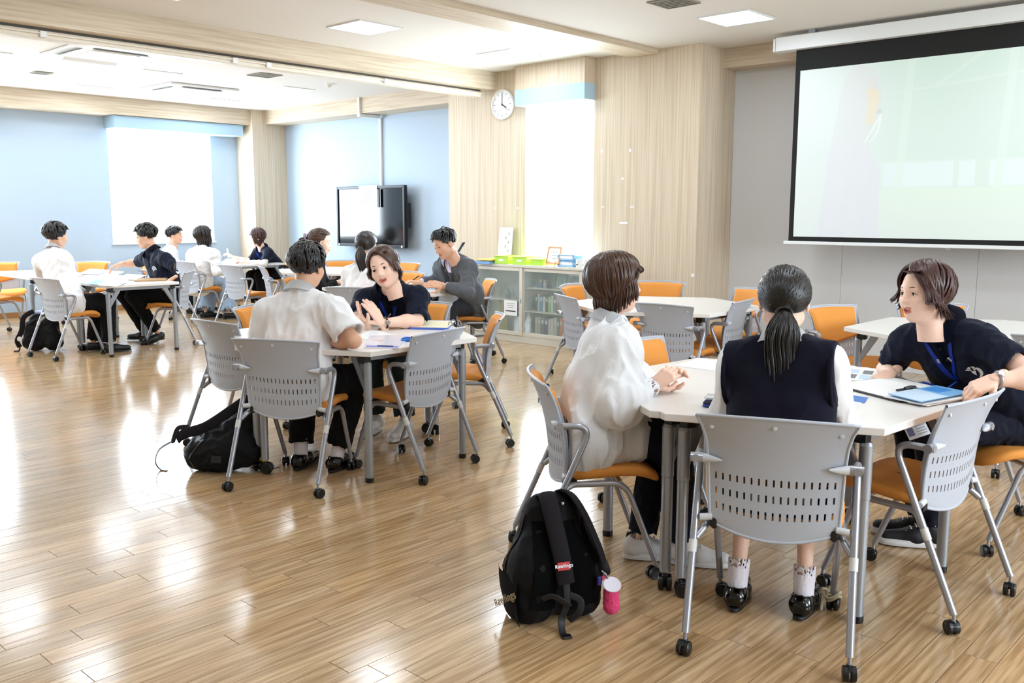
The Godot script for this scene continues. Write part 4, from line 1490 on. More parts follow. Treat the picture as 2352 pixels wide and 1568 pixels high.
		for b in blocks:
			for z in range(b.z * B, b.z * B + B):
				for y in range(b.y * B, b.y * B + B):
					for x in range(b.x * B, b.x * B + B):
						var at: int = z * sz + y * sy + x
						var v0 := vals[at]
						var v1 := vals[at + sx]
						var v2 := vals[at + sy]
						var v3 := vals[at + sx + sy]
						var v4 := vals[at + sz]
						var v5 := vals[at + sx + sz]
						var v6 := vals[at + sy + sz]
						var v7 := vals[at + sx + sy + sz]
						var m := int(v0 < 0) + int(v1 < 0) + int(v2 < 0) + int(v3 < 0) + int(v4 < 0) + int(v5 < 0) + int(v6 < 0) + int(v7 < 0)
						if m == 0 or m == 8:
							continue
						var p := Vector3.ZERO
						var n := 0
						if (v0 < 0) != (v1 < 0): p += Vector3(v0 / (v0 - v1), 0, 0); n += 1
						if (v2 < 0) != (v3 < 0): p += Vector3(v2 / (v2 - v3), 1, 0); n += 1
						if (v4 < 0) != (v5 < 0): p += Vector3(v4 / (v4 - v5), 0, 1); n += 1
						if (v6 < 0) != (v7 < 0): p += Vector3(v6 / (v6 - v7), 1, 1); n += 1
						if (v0 < 0) != (v2 < 0): p += Vector3(0, v0 / (v0 - v2), 0); n += 1
						if (v1 < 0) != (v3 < 0): p += Vector3(1, v1 / (v1 - v3), 0); n += 1
						if (v4 < 0) != (v6 < 0): p += Vector3(0, v4 / (v4 - v6), 1); n += 1
						if (v5 < 0) != (v7 < 0): p += Vector3(1, v5 / (v5 - v7), 1); n += 1
						if (v0 < 0) != (v4 < 0): p += Vector3(0, 0, v0 / (v0 - v4)); n += 1
						if (v1 < 0) != (v5 < 0): p += Vector3(1, 0, v1 / (v1 - v5)); n += 1
						if (v2 < 0) != (v6 < 0): p += Vector3(0, 1, v2 / (v2 - v6)); n += 1
						if (v3 < 0) != (v7 < 0): p += Vector3(1, 1, v3 / (v3 - v7)); n += 1
						p /= float(n)
						var gx := lerpf(lerpf(v1 - v0, v3 - v2, p.y), lerpf(v5 - v4, v7 - v6, p.y), p.z)
						var gy := lerpf(lerpf(v2 - v0, v3 - v1, p.x), lerpf(v6 - v4, v7 - v5, p.x), p.z)
						var gz := lerpf(lerpf(v4 - v0, v5 - v1, p.x), lerpf(v6 - v2, v7 - v3, p.x), p.y)
						var w := o + (Vector3(x, y, z) + p) * s
						g.col = tint(w)
						ids[at] = g.vert(w, Vector3(gx, gy, gz))
						cells.append(at)
		for at in cells:
			var x: int = at % nx
			var y: int = (at / sy) % ny
			var z: int = at / sz
			var neg := vals[at] < 0
			if y > 0 and z > 0 and neg != (vals[at + sx] < 0):
				_quad(g, ids[at], ids[at - sy], ids[at - sy - sz], ids[at - sz], neg)
			if x > 0 and z > 0 and neg != (vals[at + sy] < 0):
				_quad(g, ids[at], ids[at - sz], ids[at - sz - sx], ids[at - sx], neg)
			if x > 0 and y > 0 and neg != (vals[at + sz] < 0):
				_quad(g, ids[at], ids[at - sx], ids[at - sx - sy], ids[at - sy], neg)

	func _quad(g: Geo, i0: int, i1: int, i2: int, i3: int, neg: bool) -> void:
		if i0 < 0 or i1 < 0 or i2 < 0 or i3 < 0:
			return
		if neg:
			g.idx.append(i0); g.idx.append(i2); g.idx.append(i1)
			g.idx.append(i0); g.idx.append(i3); g.idx.append(i2)
		else:
			g.idx.append(i0); g.idx.append(i1); g.idx.append(i2)
			g.idx.append(i0); g.idx.append(i2); g.idx.append(i3)


# the same net for a head, whose shape is given by a function of its own
class HeadField extends Field:
	var mouth_open := 0.0

	func ell(p: Vector3, c: Vector3, r: Vector3) -> float:
		var q := (p - c) / r
		var k0 := q.length()
		var k1 := (q / r).length()
		return k0 * (k0 - 1.0) / maxf(k1, 1e-6)

	func cap(p: Vector3, c: Vector3, e: Vector3, r0: float, r1: float) -> float:
		var l := e - c
		var t := clampf((p - c).dot(l) / l.length_squared(), 0.0, 1.0)
		return (p - c - l * t).length() - lerpf(r0, r1, t)

	func mn(d: float, e: float, s: float) -> float:
		var h := clampf(0.5 + 0.5 * (d - e) / s, 0.0, 1.0)
		return d + (e - d) * h - s * h * (1.0 - h)

	func one(_i: int, p: Vector3) -> float:
		return value(p, PackedInt32Array())

	func all() -> PackedInt32Array:
		return PackedInt32Array([0])

	# the lips are redder than the skin
	func tint(p: Vector3) -> Color:
		var x := absf(p.x)
		if p.z > 0.072 and x < 0.0225 and p.y < -0.0535 and p.y > -0.0755 - mouth_open:
			if absf(p.y + 0.0635) < 0.012 + mouth_open - x * 0.25:
				return Color(0.72, 0.33, 0.34)
		return Color.WHITE

	func value(p: Vector3, _near: PackedInt32Array) -> float:
		var q := Vector3(absf(p.x), p.y, p.z)
		var d := ell(p, Vector3(0, 0.028, -0.012), Vector3(0.0755, 0.083, 0.095))
		d = mn(d, ell(p, Vector3(0, -0.030, 0.018), Vector3(0.0635, 0.086, 0.070)), 0.02)
		d = mn(d, cap(q, Vector3(0.047, -0.060, 0.0), Vector3(0.0, -0.090, 0.054), 0.020, 0.021), 0.03)
		d = mn(d, cap(p, Vector3(0, -0.07, -0.022), Vector3(0, -0.19, -0.036), 0.049, 0.05), 0.02)
		if p.z > 0.03:
			d = mn(d, cap(q, Vector3(0.0365, -0.034, 0.052), Vector3(0.04, -0.028, 0.05), 0.025, 0.025), 0.02)
			d = mn(d, cap(q, Vector3(0.0, 0.020, 0.072), Vector3(0.036, 0.020, 0.062), 0.013, 0.012), 0.016)
			# eye hollows, then nose and lips
			var e := -((q - Vector3(0.0315, -0.001, 0.090)).length() - 0.0165)
			var h := clampf(0.5 - 0.5 * (d - e) / 0.010, 0.0, 1.0)
			d = d + (e - d) * h + 0.010 * h * (1.0 - h)
			d = mn(d, cap(p, Vector3(0, 0.006, 0.078), Vector3(0, -0.029, 0.095), 0.0075, 0.0105), 0.012)
			d = mn(d, (q - Vector3(0.0115, -0.0335, 0.086)).length() - 0.0085, 0.008)
			d = mn(d, cap(q, Vector3(0.0, -0.0575 , 0.0855), Vector3(0.020, -0.0605 , 0.076), 0.0058, 0.0035), 0.006)
			d = mn(d, cap(q, Vector3(0.0, -0.0685 - mouth_open, 0.0845), Vector3(0.018, -0.0665 - mouth_open * 0.6, 0.076), 0.0068, 0.004), 0.006)
			if mouth_open > 0.0:
				var m := -ell(p, Vector3(0, -0.063 - mouth_open * 0.5, 0.088), Vector3(0.017, 0.0025 + mouth_open * 0.75, 0.02))
				var hh := clampf(0.5 - 0.5 * (d - m) / 0.003, 0.0, 1.0)
				d = d + (m - d) * hh + 0.003 * hh * (1.0 - hh)
		# ears
		var er := ell(q, Vector3(0.078, -0.008, -0.010), Vector3(0.009, 0.031, 0.019))
		d = mn(d, er, 0.006)
		er = -ell(q, Vector3(0.087, -0.004, -0.006), Vector3(0.007, 0.019, 0.010))
		d = maxf(d, er)
		return d


var head_cache := {}
var hand_cache := {}


func append_geo(g: Geo, src: Geo, t: Transform3D, tint := Color.WHITE) -> void:
	var base := g.v.size()
	var nb := t.basis.inverse().transposed()
	for i in src.v.size():
		g.v.append(t * src.v[i])
		g.n.append((nb * src.n[i]).normalized())
		g.uv.append(src.uv[i])
		g.c.append(src.c[i] * tint)
	for i in src.idx:
		g.idx.append(base + i)


func head_geo(cell: float, mouth: float) -> Geo:
	var key := "%.4f_%.4f" % [cell, mouth]
	if not head_cache.has(key):
		var f := HeadField.new()
		f.lo = Vector3(-0.095, -0.19, -0.115)
		f.hi = Vector3(0.095, 0.118, 0.108)
		f.k = 0.01
		f.mouth_open = mouth
		f.planes = []
		var g := Geo.new()
		f.net(g, cell)
		head_cache[key] = g
	return head_cache[key]


# a hand with the wrist at the origin, fingers towards +z, back of the hand +y; side +1 right, -1 left
func hand_geo(side: float, curls: Array, spread: float, cell: float) -> Geo:
	var key := "%f%s%f%f" % [side, str(curls), spread, cell]
	if hand_cache.has(key):
		return hand_cache[key]
	var f := Field.new()
	f.k = 0.008
	var xs := [-0.026, -0.0085, 0.009, 0.0255]     # index .. little, for a right hand
	var kz := [0.084, 0.088, 0.083, 0.074]
	var lens := [[0.040, 0.024, 0.019], [0.044, 0.027, 0.020], [0.040, 0.026, 0.019], [0.031, 0.020, 0.017]]
	var rad := [0.0088, 0.009, 0.0086, 0.0076]
	f.bone(Vector3(0, 0, -0.045), Vector3(0, 0, 0.005), 0.024, 0.022, Vector3.UP, 0.72)
	for i in 4:
		f.bone(Vector3(xs[i] * 0.55 * side, 0, 0.005), Vector3(xs[i] * side, 0.002, kz[i]), 0.0155, 0.0112)
		var p := Vector3(xs[i] * side, 0.002, kz[i])
		var ang := 0.12
		var yaw: float = (i - 1.5) * spread * side
		for j in 3:
			ang += curls[i + 1] * [1.15, 1.45, 0.95][j]
			var d := Vector3(sin(yaw) * cos(ang), -sin(ang), cos(yaw) * cos(ang))
			var q: Vector3 = p + d * lens[i][j]
			f.bone(p, q, rad[i] * (1.0 - 0.05 * j), rad[i] * (0.95 - 0.06 * j))
			p = q
	var t0 := Vector3(-0.020 * side, -0.008, 0.018)
	var c: float = curls[0]
	var d1 := Vector3(-0.72 * side, -0.30 - 0.25 * c, 0.62).normalized()
	var t1 := t0 + d1 * 0.042
	var d2 := Vector3((-0.50 + 0.75 * c) * side, -0.35 - 0.2 * c, 0.80).normalized()
	var t2 := t1 + d2 * 0.034
	var d3 := Vector3((-0.28 + 0.95 * c) * side, -0.28 - 0.2 * c, 0.86).normalized()
	f.bone(t0, t1, 0.0165, 0.0115)
	f.bone(t1, t2, 0.0108, 0.0098)
	f.bone(t2, t2 + d3 * 0.026, 0.0098, 0.0082)
	var g := Geo.new()
	f.net(g, cell)
	hand_cache[key] = g
	return g


func frame_from(z: Vector3, y: Vector3) -> Basis:
	z = z.normalized()
	var x := y.cross(z).normalized()
	return Basis(x, z.cross(x), z)


# ---------------------------------------------------------------- hair made of locks
func scalp(az: float, el: float, off: float) -> Vector3:
	var r := Vector3(0.0785 + off, 0.086 + off, 0.098 + off)
	return Vector3(0, 0.028, -0.012) + Vector3(sin(az) * cos(el) * r.x, sin(el) * r.y, cos(az) * cos(el) * r.z)


func lock(g: Geo, pts: Array, r0: float, r1: float, shade: float) -> void:
	g.col = Color(shade, shade, shade)
	var rs := []
	for i in pts.size():
		var t := float(i) / (pts.size() - 1)
		rs.append(lerpf(r0, r1, t * t))
	var out: Vector3 = pts[0] - Vector3(0, 0.028, -0.012)
	var along: Vector3 = pts[1] - pts[0]
	g.tube(pts, rs, 6, true, 0.45, out.cross(along).normalized() if out.cross(along).length() > 1e-6 else Vector3.RIGHT)


# style: hairline el of the forehead, length hanging below the head, and so on; returned in head axes
func hair_geo(kind: String, o: Dictionary, seed_: int) -> Geo:
	var g := Geo.new()
	var r := RandomNumberGenerator.new()
	r.seed = seed_
	var n: int = o.get("n", 150)
	var fat: float = o.get("fat", 1.0)
	var vol: float = o.get("vol", 0.012)
	var low := func(az: float) -> float:       # how far down the scalp is covered, by direction
		var a := absf(wrapf(az, -PI, PI))
		var front: float = o.get("front", 0.55)
		if a < 0.75:
			return front
		if a < 1.25:
			return lerpf(front, o.get("side", -0.25), (a - 0.75) / 0.5)
		if a < 1.9:
			return lerpf(o.get("side", -0.25), o.get("back", -0.75), (a - 1.25) / 0.65)
		return o.get("back", -0.75)
	# under layer
	var rows := []
	for i in 13:
		var row := []
		for j in 41:
			var az := TAU * j / 40.0
			row.append(scalp(az, lerpf(PI / 2, low.call(az), i / 12.0), 0.002 + vol * 0.55 * cos(PI * 0.5 * i / 12.0)))
		rows.append(row)
	g.col = Color.WHITE
	g.sheet(rows, true)
	var part_az: float = o.get("part", 0.5)
	if kind == "short":
		# cropped hair: short locks swept forward and down from the crown, lying close at the sides
		for k in n:
			var az := r.randf() * TAU
			var lo: float = low.call(az)
			var el := asin(lerpf(sin(lo), 1.0, pow(r.randf(), 0.9)))
			var a := wrapf(az, -PI, PI)
			var pts := []
			var sweep: float = o.get("sweep", 0.35) * (r.randf() * 0.8 + 0.4) * (1.0 if a > 0 else -1.0)
			if absf(a) > 1.9:
				sweep *= 0.3
			var ln: float = o.get("len", 0.55) * r.randf_range(0.7, 1.2)
			for i in 6:
				var t := i / 5.0
				var e := maxf(el - ln * t, lo - 0.06)
				var full := lerpf(0.18, 1.0, smoothstep(lo - 0.05, lo + 0.75, e)) if absf(a) > 0.7 else 0.85
				pts.append(scalp(a - sweep * t, e, vol * full * (0.8 + 0.5 * sin(PI * minf(t * 0.9 + 0.1, 1.0))) + r.randf_range(-0.001, 0.002) + o.get("spike", 0.0) * t * maxf(0.0, sin(el))))
			lock(g, pts, 0.010 * fat, 0.0022, r.randf_range(0.7, 1.15))
	elif kind == "bob":
		# from a parting over the crown down the sides, then hanging free
		for k in n:
			var a := wrapf(r.randf() * TAU, -PI, PI)
			var u := r.randf()
			var layer := r.randf()
			var from_front := 1.0 - clampf((absf(a) - 0.4) / 2.2, 0.0, 1.0)
			# where on the parting the lock springs from: forehead to back of the crown
			var sp := clampf(from_front * 0.75 + (u - 0.5) * 0.55, 0.0, 1.0)
			var d0 := Vector3(sin(part_az) * 0.6, 0, 0).lerp(Vector3(sin(part_az) * 0.45, 0.25, 0.75), sp) + Vector3(0, 0.85, -0.42 * (1.0 - sp))
			d0 = d0.normalized()
			var fall: float = o.get("fall", 0.06) * r.randf_range(0.78, 1.1)
			var end_az := a
			if absf(a) < 0.95:
				var sgn := 1.0 if a > part_az else -1.0
				end_az = a + sgn * o.get("swing", 0.5) * (1.0 - absf(a) * 0.35)
				if absf(end_az) < 0.85:
					fall = o.get("bang", 0.0) * r.randf_range(0.5, 1.0)
			var end_el: float = low.call(end_az) if absf(end_az) < 0.85 else minf(low.call(end_az), -0.1)
			var d1 := Vector3(sin(end_az) * cos(end_el), sin(end_el), cos(end_az) * cos(end_el))
			var off := vol * (0.55 + 0.6 * layer)
			var pts := []
			for i in 9:
				var t := i / 8.0
				var d := d0.slerp(d1, t) if d0.dot(d1) > -0.98 else d0.lerp(d1, t).normalized()
				var q := off * (0.6 + 0.4 * sin(PI * minf(1.0, t * 0.7 + 0.12))) + 0.0015
				pts.append(Vector3(0, 0.028, -0.012) + d * Vector3(0.0785 + q, 0.086 + q, 0.098 + q))
			var last: Vector3 = pts[-1]
			var run: Vector3 = (pts[-1] - pts[-2]).normalized()
			var outw := Vector3(last.x, 0, last.z + 0.012).normalized()
			var wave := r.randf_range(-1.0, 1.0)
			for i in range(1, 7):
				var t := i / 6.0
				var flick: float = o.get("flick", 0.0) * t * t * (0.4 + layer)
				pts.append(last + (run * (1.0 - t * 0.6) + Vector3.DOWN * (0.4 + t * 0.6)).normalized() * fall * t + outw * (o.get("flare", 0.004) * sin(t * PI) + flick) + Vector3(outw.z, 0, -outw.x) * wave * 0.009 * t)
			lock(g, pts, 0.0095 * fat, 0.0022, r.randf_range(0.62, 1.25))
	elif kind == "tail":
		# combed back to a tie, then a tail
		var tie: Vector3 = o.get("tie", Vector3(0, -0.005, -0.125))
		for k in n:
			var az := r.randf() * TAU
			var a := wrapf(az, -PI, PI)
			var lo: float = low.call(a)
			var e0 := asin(lerpf(sin(lo), 0.98, r.randf()))
			var p0 := scalp(a, e0, 0.002)
			var pts := []
			for i in 9:
				var t := i / 8.0
				var p := p0.lerp(tie, t)
				var c := Vector3(0, 0.028, -0.012)
				var d := p - c
				var rr := Vector3(0.0785, 0.086, 0.098)
				var m := (d / rr).length()
				var want := 1.0 + vol / 0.09 * (0.55 + 0.45 * sin(PI * t)) + r.randf_range(-0.004, 0.006)
				if m < want and t < 0.9:
					p = c + d * (want / maxf(m, 0.2))
				pts.append(p)
			lock(g, pts, 0.0085 * fat, 0.006, r.randf_range(0.7, 1.15))
		var ln: float = o.get("tail", 0.25)
		var dirv: Vector3 = o.get("tail_dir", Vector3(0, -1, -0.05)).normalized()
		for k in int(n * 0.55):
			var a := r.randf() * TAU
			var w: float = o.get("tail_w", 0.045) * sqrt(r.randf())
			var l := ln * r.randf_range(0.78, 1.05)
			var pts := []
			for i in 11:
				var t := i / 10.0
				var bulge := sin(PI * minf(1.0, t * 0.72 + 0.06)) * w
				var p := tie + dirv * l * t + Vector3(cos(a) * bulge, 0, sin(a) * bulge * 0.65) + Vector3(0, 0.012 * (1.0 - t), -0.03 * sin(PI * minf(1.0, t * 1.7)) * (1.0 - t))
				p.x += 0.006 * sin(t * 7.0 + a)
				pts.append(p)
			lock(g, pts, 0.0075 * fat, 0.002, r.randf_range(0.7, 1.15))
	return g


# ---------------------------------------------------------------- clothes
func torso_into(f: Field, J: Dictionary, grow: float, s: float, loose := 0.0, drop := 0.03) -> void:
	var up: Vector3 = J.up
	var rt: Vector3 = J.right
	var fw: Vector3 = J.fwd
	var w: float = J.get("wide", 1.0)
	var low: Vector3 = J.hip - up * drop
	var mid: Vector3 = J.hip.lerp(J.neck, 0.42) + fw * 0.01
	var top: Vector3 = J.neck - up * 0.125 * s + fw * 0.005
	for q in [-1.0, 1.0]:
		f.bone(low + rt * q * 0.062 * s * w, mid + rt * q * 0.052 * s * w, (0.112 + loose) * s * w + grow, (0.098 + loose * 0.6) * s * w + grow, fw, 0.88)
		f.bone(mid + rt * q * 0.052 * s * w, top + rt * q * 0.075 * s, 0.098 * s * w + grow + loose * 0.6, 0.092 * s + grow, fw, 0.86)
		var sh: Vector3 = J.shR if q > 0 else J.shL
		f.bone(J.neck - up * 0.012, sh + up * 0.005, 0.042 * s + grow * 0.7, 0.047 * s + grow * 0.8)
		f.bone(top + rt * q * 0.04, sh - up * 0.03, 0.075 * s + grow, 0.058 * s + grow, fw, 0.85)
		if J.get("bust", false):
			f.bone(top - up * 0.045 + fw * 0.060 + rt * q * 0.065, top - up * 0.075 + fw * 0.068 + rt * q * 0.062, 0.050 + grow * 0.6, 0.052 + grow * 0.6)


func sleeve_into(f: Field, sh: Vector3, el: Vector3, wr: Vector3, reach: float, r0: float, r1: float, wall := 0.004) -> void:
	# reach 0..1 ends on the upper arm, 1..2 on the forearm
	if reach <= 1.0:
		f.bone(sh, sh.lerp(el, reach), r0, r1, Vector3.ZERO, 1.0, wall)
	else:
		var rm := lerpf(r0, r1, 0.55)
		f.bone(sh, el, r0, rm)
		f.bone(el, el.lerp(wr, reach - 1.0), rm, r1, Vector3.ZERO, 1.0, wall)


func collar_geo(J: Dictionary, r: float, gap: float, stand: float, flap: float, tip: float) -> Geo:
	var g := Geo.new()
	var ax: Vector3 = (J.up * 0.6 + (J.head - J.neck).normalized() * 0.4).normalized()
	var fw: Vector3 = (J.fwd - ax * J.fwd.dot(ax)).normalized()
	var rt := fw.cross(ax).normalized()
	var c: Vector3 = J.neck + fw * J.get("collar_fwd", 0.008) + ax * J.get("collar_up", 0.022)
	var rows := []
	for i in 31:
		var a := lerpf(gap, TAU - gap, i / 30.0)
		var d := fw * cos(a) + rt * sin(a) * 1.08
		var e := pow(absf(i / 15.0 - 1.0), 6.0)
		var back := 0.5 - 0.5 * cos(a)
		var row := []
		var lean := -0.02 * (1.0 - back)
		row.append(c + d * (r * 0.97) + ax * (-0.012 + lean))
		row.append(c + d * (r * 0.96) + ax * (stand * (0.55 + 0.45 * back) + lean))
		row.append(c + d * (r * 1.05) + ax * (stand * (0.58 + 0.45 * back) + lean))
		row.append(c + d * (r * 1.22 + flap * 0.35) + ax * (stand * 0.3 - flap * 0.35 + lean - tip * e * 0.3))
		row.append(c + d * (r * 1.34 + flap * 0.5) + ax * (stand * 0.1 - flap * 0.75 + lean * 1.3 - tip * e))
		rows.append(row)
	g.sheet(rows)
	g.sheet(rows, true)
	return g


func leg_into(f: Field, J: Dictionary, q: float, grow: float, s: float, to := 1.0, flare := 0.0, wall := 0.004) -> void:
	var k: Vector3 = J.kR if q > 0 else J.kL
	var a: Vector3 = J.aR if q > 0 else J.aL
	var h: Vector3 = J.hip + J.pright * q * 0.085 * s - Vector3(0, 0.005, 0)
	f.bone(h, k, 0.082 * s + grow, 0.060 * s + grow)
	f.bone(k, k.lerp(a, to), 0.060 * s + grow, 0.044 * s + grow + flare, Vector3.ZERO, 1.0, wall)


func shoe_geo(a: Vector3, dir: Vector3, s: float, kind: String, cell: float) -> Array:
	# upper and sole; a is the ankle, dir the way the toes point, on the floor below
	var fl := a.y - 0.085
	var d := Vector3(dir.x, 0, dir.z).normalized()
	var pitch: float = dir.y
	var rt := d.cross(Vector3.UP)
	var f := Field.new()
	f.k = 0.03
	var heel := Vector3(a.x, fl + 0.045, a.z) - d * 0.035
	var toe := Vector3(a.x, fl + 0.032 + pitch * 0.16, a.z) + d * 0.165 * s
	f.bone(heel, Vector3(a.x, fl + 0.04 + pitch * 0.06, a.z) + d * 0.06, 0.036 * s, 0.040 * s)
	f.bone(Vector3(a.x, fl + 0.04 + pitch * 0.06, a.z) + d * 0.06, toe, 0.040 * s, 0.031 * s, Vector3.UP, 0.8)
	if kind == "sneaker":
		f.bone(heel + Vector3(0, 0.012, 0), Vector3(a.x, fl + 0.085, a.z) - d * 0.005, 0.036 * s, 0.041 * s)
		f.cuts = [[Vector3(a.x, fl + 0.10, a.z) - d * 0.01, Vector3(a.x, fl + 0.2, a.z) - d * 0.02, 0.034, 0.06, 0.006]]
	else:
		f.bone(heel, Vector3(a.x, fl + 0.062, a.z) - d * 0.02, 0.036 * s, 0.036 * s)
		f.cuts = [[Vector3(a.x, fl + 0.092, a.z) - d * 0.015, Vector3(a.x, fl + 0.115, a.z) + d * 0.05, 0.033, 0.030, 0.006]]
	if absf(pitch) < 0.01:
		f.planes = [[Vector3.DOWN, -(fl + 0.012)]]
	var g := Geo.new()
	f.net(g, cell)
	var h := Geo.new()
	var rows := []
	var thick := 0.028 if kind == "sneaker" else 0.016
	for y in [0.0, 0.3, 1.0, 1.02]:
		var row := []
		for k in 28:
			var t := TAU * k / 28.0
			var x := cos(t)
			var z := sin(t)
			var wd: float = lerpf(0.034, 0.043, clampf((x + 1.0) * 0.6, 0, 1)) * s * (1.0 + 0.06 * y) * (0.0 if y > 1.01 else 1.0)
			var lx: float = (0.062 + x * 0.138) if y <= 1.01 else 0.062
			row.append(Vector3(a.x, fl + 0.001 + minf(y, 1.0) * thick + pitch * maxf(0.0, lx), a.z) + d * lx * s + rt * z * wd * pow(absf(sin(t)), -0.25 if absf(sin(t)) > 0.2 else 0.0))
		rows.append(row)
	h.sheet(rows, false, true)
	return [g, h]


func cloth(called: String, c: Color, rough := 0.85, sheen := 0.25, knit := 0.0) -> StandardMaterial3D:
	if M.has(called):
		return M[called]
	var m := mat(called, c, rough)
	m.rim_enabled = sheen > 0.0
	m.rim = sheen
	m.rim_tint = 0.6
	m.metallic_specular = 0.3
	if knit > 0.0:
		m.heightmap_enabled = true
		m.heightmap_texture = M["orange_cloth"].heightmap_texture
		m.heightmap_scale = knit
		tri_planar(m, Vector3.ONE * 9.0, false)
	return m


func hair_mat(called: String, c: Color) -> StandardMaterial3D:
	if M.has(called):
		return M[called]
	var m := mat(called, c, 0.36)
	m.vertex_color_use_as_albedo = true
	m.metallic_specular = 0.5
	return m


# ---------------------------------------------------------------- one person
# J in world places; look: what they wear. Returns the node and J in the node's own places.
func person(label: String, J: Dictionary, look_: Dictionary) -> Dictionary:
	var base := Vector3(J.hip.x, 0, J.hip.z)
	var root := thing("person", label, "person", base)
	for k in J:
		if J[k] is Vector3 and not (k in ["head_fwd", "head_up", "toeL", "toeR", "hdL", "hdR", "hnL", "hnR"]):
			J[k] = J[k] - base
	var s: float = look_.get("s", 1.0)
	var cell: float = look_.get("cell", 0.008)
	# the neck is as long as necks are
	var hn_: Vector3 = J.head - J.neck
	var want: float = look_.get("neck_len", 0.158) * look_.get("hs", 1.0)
	if hn_.length() > want:
		var dn := hn_.normalized() * (hn_.length() - want)
		J.neck += dn
		J.shL += dn * 0.6
		J.shR += dn * 0.6
	# clothes and back press flat against the chair
	var against := []
	if J.has("chair"):
		var ch: Array = CHAIRS[J.chair]
		var cn := Vector3(sin(deg_to_rad(ch[2])), 0, cos(deg_to_rad(ch[2])))
		against = [[cn, cn.dot(Vector3(ch[0], 0, ch[1]) - base) + 0.074]]
	J.up = (J.neck - J.hip).normalized()
	J.right = (J.shR - J.shL).normalized()
	J.fwd = J.up.cross(J.right).normalized()
	var pf: Vector3 = (J.kL + J.kR) * 0.5 - J.hip
	pf.y = 0
	J.pright = pf.normalized().cross(Vector3.UP)
	var skin := M.get(look_.get("skin", "skin")) as StandardMaterial3D
	# body
	var f := Field.new()
	f.k = 0.03
	torso_into(f, J, -0.012, s)
	f.bone(J.hip - J.pright * 0.06, J.hip + J.pright * 0.06, 0.09 * s, 0.09 * s)
	var ht := Transform3D(frame_from(J.head_fwd, J.get("head_up", Vector3.UP)) * Basis.from_scale(Vector3.ONE * look_.get("hs", 1.0)), J.head)
	var nape: Vector3 = ht * Vector3(0, -0.10, -0.026)
	f.bone(J.neck - J.up * 0.03, nape, 0.052 * s, 0.048)
	for q in [-1.0, 1.0]:
		var sh: Vector3 = J.shR if q > 0 else J.shL
		var el: Vector3 = J.elR if q > 0 else J.elL
		var wr: Vector3 = J.wrR if q > 0 else J.wrL
		f.bone(sh, el, 0.043 * s, 0.036 * s)
		f.bone(el, el.lerp(wr, 0.3), 0.036 * s, 0.0375 * s)
		f.bone(el.lerp(wr, 0.3), wr, 0.0375 * s, 0.0245 * s)
		leg_into(f, J, q, -0.014, s, 1.0, -0.006, 0.0)
	var g := Geo.new()
	f.planes = against.duplicate()
	f.net(g, cell * 1.15)
	append_geo(g, head_geo(0.0034 if look_.get("head_cell", 0.006) < 0.0048 else 0.0062, look_.get("mouth", 0.0)), ht)
	for q in [-1.0, 1.0]:
		var sfx := "R" if q > 0 else "L"
		var el: Vector3 = J["el" + sfx]
		var wr: Vector3 = J["wr" + sfx]
		var hd: Vector3 = J.get("hd" + sfx, (wr - el).normalized())
		var hn: Vector3 = J.get("hn" + sfx, Vector3.UP)
		var cu: Array = look_.get("curl" + sfx, [0.3, 0.3, 0.35, 0.4, 0.45])
		var hb := frame_from(hd, hn) * Basis.from_scale(Vector3.ONE * look_.get("hand", 0.95) * s)
		append_geo(g, hand_geo(q, cu, look_.get("spread", 0.06), look_.get("hand_cell", 0.0045)), Transform3D(hb, wr))
		J["hand" + sfx] = Transform3D(hb, wr)
	var body := part(root, "body", g, skin)
	# eyes
	if look_.get("eyes", true):
		for q in [-1.0, 1.0]:
			var eg := Geo.new()
			eg.xf = ht * Transform3D(Basis(Vector3.RIGHT, PI / 2) , Vector3(q * 0.0315, -0.002, 0.0655))
			eg.lathe([Vector2(0, -0.008), Vector2(0.0125, 0.0), Vector2(0.0110, 0.006), Vector2(0.0075, 0.0101), Vector2(0.0055, 0.0113)], 16)
			var eye := part(body, "eye", eg, M.eye_white)
			var ig := Geo.new()
			ig.xf = ht * Transform3D(Basis(Vector3.UP, look_.get("gaze", 0.0)) * Basis(Vector3.RIGHT, PI / 2), Vector3(q * 0.0315, -0.002, 0.0655))
			ig.lathe([Vector2(0.0066, 0.0108), Vector2(0.0045, 0.0121), Vector2(0, 0.0128)], 14)
			part(eye, "iris", ig, M.iris)
			var lg := Geo.new()
			lg.xf = ht
			var pts := []
			var low := []
			for i in 9:
				var t := lerpf(-1.0, 1.0, i / 8.0)
				var a := t * 0.95
				pts.append(Vector3(q * 0.0315 + sin(a) * 0.0148, -0.0035 + 0.0082 * cos(t * 1.45), 0.0655 + cos(a) * 0.0128))
			lg.tube(pts, 0.0016, 6)
			part(body, "eyelid_line", lg, M.lash)
			var bg := Geo.new()
			bg.xf = ht
			pts = []
			for i in 8:
				var t := i / 7.0
				pts.append(Vector3(q * (0.013 + 0.036 * t), 0.0205 + 0.006 * sin(t * 2.4) - 0.004 * t * t, 0.0835 - 0.004 * t - 0.0125 * t * t))
			bg.tube(pts, [0.0028, 0.003, 0.003, 0.003, 0.0028, 0.0024, 0.002, 0.001], 6)
			part(body, "eyebrow", bg, look_.hair_mat)
			# upper and lower lids
			var dg := Geo.new()
			dg.xf = ht
			for up_ in [1.0, -1.0]:
				pts = []
				for i in 9:
					var t := lerpf(-1.0, 1.0, i / 8.0)
					var a := t * 1.0
					pts.append(Vector3(q * 0.0315 + sin(a) * 0.0158, -0.003 + (0.0108 if up_ > 0 else -0.0078) * cos(t * 1.35), 0.064 + cos(a) * 0.0125))
				dg.tube(pts, 0.0036 if up_ > 0 else 0.0030, 6)
			part(body, "eyelid", dg, skin)
